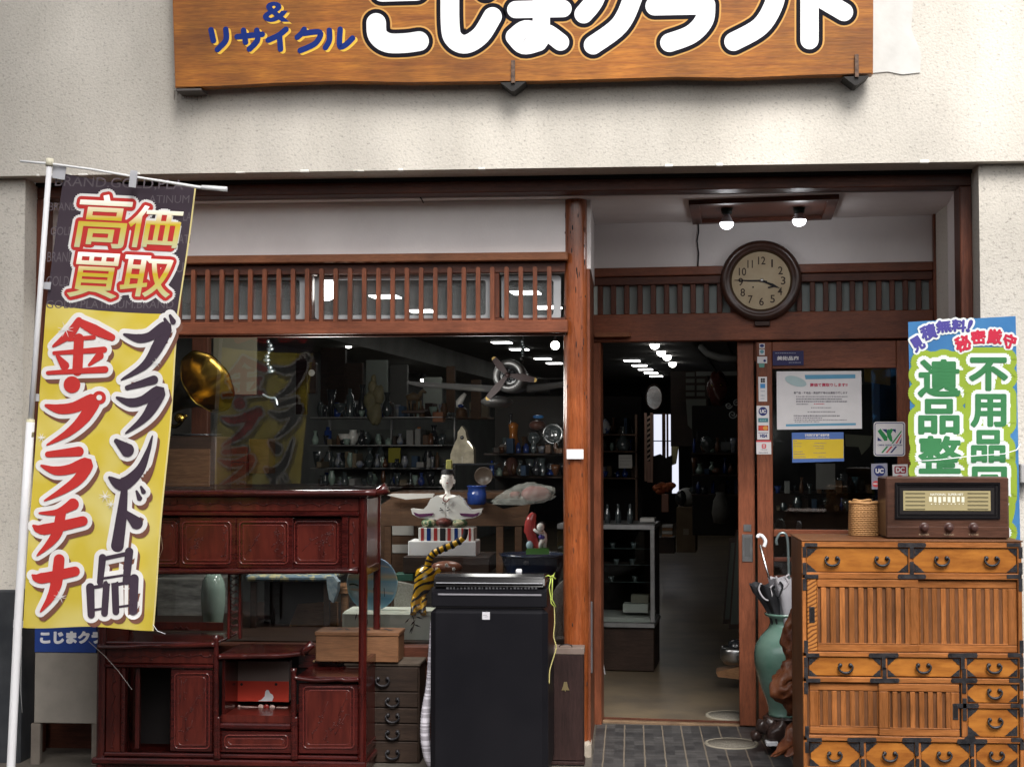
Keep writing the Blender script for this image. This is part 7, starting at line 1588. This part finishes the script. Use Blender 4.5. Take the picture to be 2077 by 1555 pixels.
for y in (880, 914, 968): M(PS2).pbox(1150, y, 1292, y+3, -.02, .35, .002).build('shelf_board', m_dwd, cs_)
M(PS2).pbox(1150, 800, 1292, 1062, .36, .38, 0).build('back_board', m_void, cs_); M(PS2).pbox(1288, 840, 1293, 1062, .0, .03, .002).build('upright', m_dwd, cs_)
pot('lidded_jar', 'blue and white lidded porcelain jar at the left edge of the doorway', 'jar', PS2, 1228, [(0, 879.5), (7, 879), (11, 870), (12, 865), (8, 861), (9, 859), (5, 853), (1, 850), (0, 849)], mat('blue_white_porcelain', (.46, .48, .50), .2, (.06, .10, .26), ns=28, amt=(.5, .58), coat=.4))
pot('decanter', 'round-bellied clear glass decanter with a long neck inside the doorway', 'decanter', PS2, 1264, [(0, 913.5), (12, 913), (15, 904), (14, 895), (7, 886), (3.5, 880), (3.5, 868), (6, 865), (5, 865), (0, 872)], m_clear)
pot('small_bowl', 'small cobalt blue bowl at the doorway left below the decanter', 'bowl', PS2, 1226, [(4, 967.5), (8, 958), (9, 955), (0, 957)], m_blueg)
t = T('price_card', 'white handwritten card propped below the clear decanter', 'card'); PS3 = IP(9.55); M(PS3).pbox(1255, 922, 1282, 949, 0, .004).build('card', m_gpaper, t); lines(t, None, lambda x, y, l: PS3.at(x, y, l), [(1258, 1279, 929, .9), (1258, 1280, 935, .9), (1258, 1276, 942, .9)], m_ptxt, .001)
for x, lab in ((1232, 'clear glass bottle on the showcase, leftmost of three'), (1254, 'clear glass bottle on the showcase, middle of three'), (1278, 'clear glass bottle on the showcase, rightmost of three')): pot('glass_bottle', lab, 'bottle', IP(8.95), x, [(0, 1062), (6, 1062), (6, 1040), (3, 1032), (3, 1024), (4, 1022), (0, 1022)], m_clear, 'glass bottles on the showcase', 14)
single(M(IP(8.9)).pbox(1295, 1052, 1325, 1060, .1, .25, .002).build('paper_stack', m_gpaper), 'stack of pale papers on top of the glass showcase', 'paper')
single(M(IP(8.7)).ptube([(1221, 1335), (1224, 1350), (1228, 1370), (1226, 1392), (1234, 1402), (1250, 1410)], .004, 0, 6).build('white_cable', m_white), 'white cable dropping to the floor at the left door jamb', 'cable')
ow = T('mirror_window', 'bright narrow window with brown mullions at the far end of the aisle', 'window'); PW2 = IP(19)
M(PW2).pbox(1326, 840, 1376, 1000, .02, .03).build('daylight', lamp_mat('daylight_pane', (.78, .80, .95), .62), ow)
for x0, x1 in ((1343, 1350), (1352, 1356), (1323, 1326)): M(PW2).pbox(x0, 838, x1, 960, -.02, .015, .002).build('mullion', m_dwd, ow)
M(PW2).pbox(1326, 893, 1378, 895, -.03, -.021).build('crossbar', m_ink, ow); M(PW2).ppoly([(1362, 843), (1377, 846), (1374, 880), (1378, 900), (1372, 940), (1362, 944)], -.06, -.035).build('curtain', plain('pale_yellow_curtain', (.42, .38, .20), .8), ow)
M(PW2).ppoly([(1326, 925), (1340, 920), (1352, 928), (1364, 922), (1364, 1002), (1326, 1002)], -.09, -.065).build('dark_drape', m_void, ow)
ladr = T('slatted_screen', 'pinkish slatted screen standing beside the bright far window', 'screen'); M(PW2).pbox(1309, 838, 1314, 975, -.16, -.13, .002).build('stile', plain('pink_wood', (.34, .20, .15), .6), ladr); M(PW2).pbox(1321, 838, 1326, 978, -.16, -.13, .002).build('stile', plain('pink_wood_stile', (.34, .20, .15), .6), ladr); M(PW2).pbox(1314.5, 935, 1320.5, 978, -.15, -.13, .001).build('lower_board', plain('pink_board', (.32, .18, .14), .6), ladr)
for k in range(9): y = 842+k*10.5; M(PW2).ppoly([(1314.5, y+4), (1320.5, y), (1320.5, y+4.5), (1314.5, y+8.5)], -.15, -.14).build('slat', plain('pale_pink_slat', (.45, .33, .25), .6), ladr)
om = T('oval_mirror', 'dark oval mirror hanging above the bright far window', 'mirror'); PW3 = IP(14.5); uo = PW3.u(1); M(PW3).disc([(15*uo, -.01), (16.5*uo, -.02), (18*uo, -.005), (18*uo, .02), (0, .02)], PW3.sz(1327, 806), 36, 1, 1.55).build('frame', m_dkw, om); M(PW3).disc([(0, -.008), (15.2*uo, -.008)], PW3.sz(1327, 806), 36, 1, 1.55).build('mirror_glass', mat('dim_mirror', (.22, .24, .25), .08, metal=1), om)
lp_ = T('panelled_door', 'dark panelled door with two columns of pale panes at the far right of the aisle', 'door'); PW4 = IP(16.5); M(PW4).pbox(1360, 752, 1436, 905, .01, .05, .003).build('door_leaf', m_dkw, lp_)
for x0, x1 in ((1391, 1409), (1413, 1430)):
    for y0, y1 in ((755, 763), (768, 776), (781, 791), (795, 803)): M(PW4).pbox(x0, y0, x1, y1, .002, .009, .002).build('pane', plain('grey_green_pane', (.14, .15, .13), .5), lp_)
M(PW4).ppoly([(1391, 809), (1432, 809), (1434, 885), (1420, 890), (1408, 875), (1395, 862)], .002, .009).build('lower_panel', plain('grey_green_board', (.16, .17, .15), .6), lp_)
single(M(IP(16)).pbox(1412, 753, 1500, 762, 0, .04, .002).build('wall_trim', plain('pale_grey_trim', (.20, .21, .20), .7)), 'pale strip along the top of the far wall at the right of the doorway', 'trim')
t = T('carved_mask', 'dark red carved mask ornament hung high at the right of the doorway', 'mask'); PQ = IP(11.5); s_, z_ = PQ.sz(1455, 788); M(PQ).ball((s_, 0, z_), (.075, .05, .125), 24, 14, lambda a, t: .12*math.sin(4*a)*math.sin(3*t)+.06*math.sin(9*a)).build('mask_face', mat('dark_red_lacquer', (.09, .025, .018), .25, (.05, .015, .012), ns=10, coat=.4), t)
for x in (1445, 1463): M(PQ).ball((PQ.sz(x, 782)[0], -.045, PQ.sz(x, 782)[1]), .010, 10, 7).build('eye', m_brass, t)
t = T('iron_scroll', 'pale wrought-iron scroll ornament at the right edge of the doorway', 'scroll'); PQ = IP(10.5); b = M(PQ)
for cx0, cy0, r0, sg_ in ((1486, 840, 9, 1), (1494, 817, 8, -1), (1478, 822, 7, 1)): b.ptube([(cx0+r0*(1-k/26)*math.cos(sg_*k*.42), cy0+r0*(1-k/26)*math.sin(sg_*k*.42)) for k in range(24)], .004, 0, 6)
b.build('scroll', plain('pale_iron', (.34, .36, .36), .4), t)
pot('glass_globe', 'clear glass globe on a short foot in the right half of the doorway', 'globe', IP(11), 1435, [(0, 918), (6, 917), (5, 914), (11, 910), (15, 900), (14, 892), (9, 886), (0, 884)], m_clear)
pot('black_bottle', 'thin black bottle left of the glass globe in the doorway', 'bottle', IP(11), 1416, [(0, 900), (4, 900), (4, 882), (2.5, 878), (3.5, 875), (0, 875)], m_dkg)
single(M(IP(11)).pbox(1462, 896, 1482, 912, 0, .01).build('grey_card', plain('grey_card', (.11, .12, .12), .8)), 'grey card standing right of the glass globe', 'card')
cbx = T('cardboard_box', 'brown cardboard carton standing in the aisle under the grey helmet', 'box'); PQ = IP(13.2); M(PQ).pbox(1372, 1028, 1411, 1120, 0, .35, .004).build('carton', mat('brown_card', (.16, .115, .07), .8, (.13, .09, .055), ns=8), cbx); M(PQ).pbox(1386, 1072, 1397, 1084, -.002, 0).build('carton_label', plain('pale_label', (.24, .20, .15), .7), cbx)
hl = T('grey_helmet', 'pale grey helmet with a dark opening on the cardboard carton', 'helmet'); PQ = IP(13.3); s_, z_ = PQ.sz(1392, 1009); M(PQ).ball((s_, .12, z_), (.10, .10, .085), 20, 12).build('shell', plain('pale_grey_shell', (.38, .38, .36), .4), hl); M(PQ).ball((PQ.sz(1381, 1010)[0], .05, PQ.sz(1381, 1010)[1]), (.055, .06, .07), 16, 10).build('opening', m_dkg, hl)
oc = M(IP(14.5)); random.seed(9)
for k in range(9): x, y = random.uniform(1334, 1364), random.uniform(983, 998); oc.ball((IP(14.5).sz(x, y)[0], 0, IP(14.5).sz(x, y)[1]), (.05, .05, .03), 10, 7, lambda a, t: .2*math.sin(3*a+k))
single(oc.build('orange_cloth', mat('orange_red_cloth', (.36, .09, .03), .7, (.18, .05, .02), ns=14)), 'crumpled orange-red cloth heaped below the bright far window', 'cloth')
single(M(IP(14.4)).pbox(1342, 1002, 1356, 1038, 0, .1, .003).build('pink_box', plain('dusty_pink_box', (.30, .15, .11), .7)), 'upright dusty pink box under the orange-red cloth', 'box')
bs_ = T('book_stack', 'small stack of pale and tan books on the floor of the aisle', 'books'); PQ = IP(14)
for y0, mm in ((1064, m_gpaper), (1070.5, m_twd), (1077, m_gpaper), (1083, m_twd)): M(PQ).pbox(1343, y0, 1364, y0+5.5, 0, .12, .002).build('book', mm, bs_)
single(M(IP(14.2)).pbox(1336, 1089, 1368, 1122, 0, .2, .003).build('small_chest', m_dkw), 'dark little chest under the stack of books in the aisle', 'chest')
for i, (x0, x1, y0, y1, lab) in enumerate(((1478, 1500, 1075, 1275, 'dark picture frame leaning nearest the sliding door'), (1466, 1482, 1090, 1265, 'second dark picture frame leaning by the sliding door'))):
    t = T('framed_picture', lab, 'picture frame', 'frames leaning inside the door'); PQ = IP(9.2+.25*i); M(PQ).ppoly([(x0+14, y0), (x1+12, y0), (x1, y1), (x0, y1)], 0, .04).build('frame', m_dkw, t); M(PQ).ppoly([(x0+17, y0+10), (x1+10, y0+10), (x1-2, y1-10), (x0+4, y1-10)], -.003, -.0005).build('picture', plain('dim_grey_green_picture', (.06, .07, .06), .5), t)
kb = T('steel_bowl', 'steel basin lying on wood at the foot of the sliding door', 'basin'); PQ = IP(8.3); latpx(PQ, 1492, [(0, 1348), (22, 1346), (30, 1335), (30, 1318), (26, 1310), (24, 1312), (27, 1320), (20, 1338), (0, 1340)], 28, .8).build('basin', m_steel, kb); latpx(PQ, 1494, [(0, 1330), (18, 1326), (16, 1300), (0, 1296)], 20).build('dark_pot', m_dkg, kb)
single(M(IP(8.25)).ppoly([(1452, 1362), (1500, 1352), (1505, 1378), (1456, 1372)], 0, .15).build('wood_block', m_twd), 'block of tan wood under the steel basin by the sliding door', 'block')
pot('ceramic_jug', 'dim pale jug on the floor shelf right of the carton in the doorway', 'jug', IP(11.8), 1462, [(0, 1062), (14, 1060), (18, 1040), (15, 1015), (9, 1004), (10, 998), (0, 998)], mat('dim_grey_jug', (.14, .135, .12), .5, (.09, .088, .08), ns=8))
drk = T('dark_cupboard', 'tall dark cupboard filling the right of the doorway behind the globe', 'cupboard'); PQ = IP(12.2); M(PQ).pbox(1400, 820, 1560, 1090, .3, .8, .005).build('carcass', plain('near_black_cupboard', (.016, .015, .014), .6), drk); M(PQ).pbox(1404, 918, 1556, 922, -.1, .29, .002).build('shelf', m_dkw, drk)
fan_ = T('ceiling_vent', 'pale curved air duct on the ceiling at the upper right of the doorway', 'duct'); PQ = IP(12); M(PQ).ptube([(1420, 700, .2), (1436, 716, .1), (1462, 726, 0), (1500, 728, 0)], .03, 0, 10).build('duct', plain('grey_duct', (.22, .22, .21), .6), fan_)
# seen through the fixed door's glass
single(M(IP(7.9)).ppoly([(1753, 748), (1806, 748), (1806, 782), (1754, 774)], 0, .004).build('striped_curtain', (lambda m: m)(mat('yellow_stripe_cloth', (.42, .27, .05), .8, (.03, .025, .015), ns=1, amt=(.4, .6)))), 'yellow and black striped cloth hanging behind the door glass', 'cloth')
single(M(IP(8.0)).pbox(1769, 770, 1785, 870, 0, .02, .002).build('blue_pole_cloth', plain('slate_blue_cloth', (.07, .10, .19), .8)), 'narrow slate-blue strip hanging behind the door glass', 'cloth')
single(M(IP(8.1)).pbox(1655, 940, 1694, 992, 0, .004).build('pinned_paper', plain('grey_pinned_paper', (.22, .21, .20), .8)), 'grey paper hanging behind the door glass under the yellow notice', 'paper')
single(M(IP(8.3)).ppoly([(1714, 880), (1770, 884), (1764, 905), (1748, 922), (1742, 906), (1716, 905)], 0, .02).build('torn_cloth', plain('olive_grey_cloth', (.16, .16, .12), .8)), 'ragged olive-grey cloth behind the door glass left of the stripe sticker', 'cloth')
single(M(IP(8.6)).pbox(1565, 1000, 1840, 1500, 0, .5, .005).build('back_counter', m_dkw), 'dark counter behind the lower glass of the fixed door', 'counter')
pot('dark_figurine', 'dark rounded figure on the counter behind the door glass', 'figure', IP(8.5), 1715, [(0, 1000), (16, 998), (18, 985), (9, 972), (10, 962), (0, 957)], m_dkg)
pot('teal_goblet', 'dim teal goblet on the counter behind the door glass', 'goblet', IP(8.5), 1736, [(0, 999), (6, 999), (2, 992), (3, 984), (9, 966), (8, 966), (0, 975)], plain('dim_teal_glass', (.04, .08, .10), .2))
# the crowd of small stock on the dim shelves: too small and dim to tell one from another
def bits(P, xs, ys, n, seed, label, group, cat='ornament'):
    """rows of little jars, cups, bowls and boxes standing along shelf lines; each a thing of its own"""
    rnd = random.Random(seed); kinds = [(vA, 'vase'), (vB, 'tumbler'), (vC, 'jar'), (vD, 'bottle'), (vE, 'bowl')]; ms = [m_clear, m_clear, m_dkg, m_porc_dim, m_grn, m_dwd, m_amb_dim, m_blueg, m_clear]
    for y in ys:
        x = xs[0]+rnd.uniform(0, 6)
        while x < xs[1]:
            if rnd.random() < .28:
                w_, h_ = rnd.uniform(6, 15), rnd.uniform(8, 34); x += 3
                single(M(P).pbox(x-w_/2, y-h_, x+w_/2, y-.2, rnd.uniform(-.04, .1), rnd.uniform(.12, .2), .003).build('small_box', rnd.choice([m_dwd, m_dkw, m_card1, m_card2, m_card3])), label.replace('glass or china piece', 'box or card').replace('dim piece', 'dim box'), 'box', group); x += w_/2+rnd.uniform(4, 9); continue
            pr2, kd = rnd.choice(kinds); h = rnd.uniform(10, 34); w = rnd.uniform(.4, .9); d = rnd.uniform(-.05, .2)
            b = M(P); u = P.u(1); s0 = P.sz(x, y)[0]; b.lathe([(0, P.sz(x, y-.2)[1])]+[(r*w*u, P.sz(x, y-.2+t*h)[1]) for r, t in pr2], (s0, d), 12)
            single(b.build('small_'+kd, rnd.choice(ms)), label, cat, group); x += rnd.uniform(9, 17)
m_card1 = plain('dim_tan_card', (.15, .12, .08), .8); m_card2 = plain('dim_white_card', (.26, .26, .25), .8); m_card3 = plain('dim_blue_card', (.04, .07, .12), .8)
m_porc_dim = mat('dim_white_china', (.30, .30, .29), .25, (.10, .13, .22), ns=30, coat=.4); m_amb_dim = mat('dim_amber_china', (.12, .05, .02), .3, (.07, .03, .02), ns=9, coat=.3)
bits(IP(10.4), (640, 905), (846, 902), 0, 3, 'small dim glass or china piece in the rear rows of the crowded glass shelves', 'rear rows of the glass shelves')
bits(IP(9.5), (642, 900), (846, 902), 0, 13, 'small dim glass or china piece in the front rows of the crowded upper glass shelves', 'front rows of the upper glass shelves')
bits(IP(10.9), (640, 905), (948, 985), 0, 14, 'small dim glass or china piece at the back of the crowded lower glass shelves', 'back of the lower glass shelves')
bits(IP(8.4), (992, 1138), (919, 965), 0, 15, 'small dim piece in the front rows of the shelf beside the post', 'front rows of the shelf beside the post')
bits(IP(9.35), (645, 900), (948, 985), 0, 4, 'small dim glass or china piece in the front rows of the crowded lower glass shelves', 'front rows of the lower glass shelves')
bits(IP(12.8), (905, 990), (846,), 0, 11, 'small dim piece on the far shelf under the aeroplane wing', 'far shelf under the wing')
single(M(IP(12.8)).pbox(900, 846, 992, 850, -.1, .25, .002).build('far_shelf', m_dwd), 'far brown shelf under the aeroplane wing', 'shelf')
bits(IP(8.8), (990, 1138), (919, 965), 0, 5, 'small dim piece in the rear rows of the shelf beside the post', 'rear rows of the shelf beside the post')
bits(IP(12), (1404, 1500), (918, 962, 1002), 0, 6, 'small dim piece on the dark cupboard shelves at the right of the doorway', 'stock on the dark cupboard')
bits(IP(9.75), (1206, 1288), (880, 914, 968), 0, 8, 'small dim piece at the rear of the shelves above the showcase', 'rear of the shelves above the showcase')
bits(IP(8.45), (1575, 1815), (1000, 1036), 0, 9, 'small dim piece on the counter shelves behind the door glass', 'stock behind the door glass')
M(IP(12.05)).pbox(1404, 962, 1556, 965, -.1, .2, .002).build('shelf', m_dkw, drk); M(IP(12.05)).pbox(1404, 1002, 1556, 1005, -.1, .2, .002).build('shelf', m_dkw, drk)
for k, (x0, x1, y0, y1, mm, lab) in enumerate(((905, 922, 742, 836, m_dwd, 'tall thin brown board leaning among the goods behind the aeroplane wing'), (600, 622, 716, 840, m_dkw, 'dark narrow hanging scroll box behind the flag reflection'), (700, 735, 736, 812, m_dkw, 'dark framed board standing behind the top-shelf bottles'), (742, 785, 730, 846, plain('grey_green_board', (.17, .19, .17), .8), 'grey-green board behind the driftwood carving'), (955, 975, 770, 850, m_dwd, 'brown board standing left of the aeroplane float'))):
    single(M(IP(11+.3*k)).pbox(x0, y0, x1, y1, 0, .04, .003).build('leaning_board', mm), lab, 'board')
# the far side of the street, which the window glass mirrors, with an unseen slab added to shade the left of the front
m_far = mat('dark_shopfront', (.07, .065, .06), .8, (.04, .038, .036), ns=1); m_can = mat('dark_canopy_and_blocker', (.06, .057, .053), .8, (.045, .042, .04), ns=2)
for x0, x1, h, lab in ((-18, 1.0, 3.6, 'long dark building across the street, mirrored in the display window'), (1.05, 16, 3.5, 'low dark shop row across the street, mirrored in the door glass')):
    op = T('building', lab, 'building')
    M().box(x0, x1, -8, -4.5, -.01, h).build('wall', m_far, op); M().box(x0, x1, -4.49, -3.6, 2.9, 3.1).build('canopy', m_can, op)
    x = x0+.6
    while x < x1-2: M().box(x, min(x+3, x1-.3), -4.495, -4.46, .1, 2.4).build('shop_window', m_dkg, op); x += 3.6
ar = T('sun_blocker', 'unseen slab added high over the left of the shopfront to shade its wall', 'sun blocker')
M().box(-22, -.9, -3, 4.2, 8, 8.15).build('blocker_slab', m_can, ar)  # added out of view to keep sun off the left of the wall
for x in (-20, -12): M().box(x, x+.3, -3.4, -3.1, -.012, 7.999).build('pillar', m_far, ar)  # posts of the added slab
for t in THINGS: t.fin()
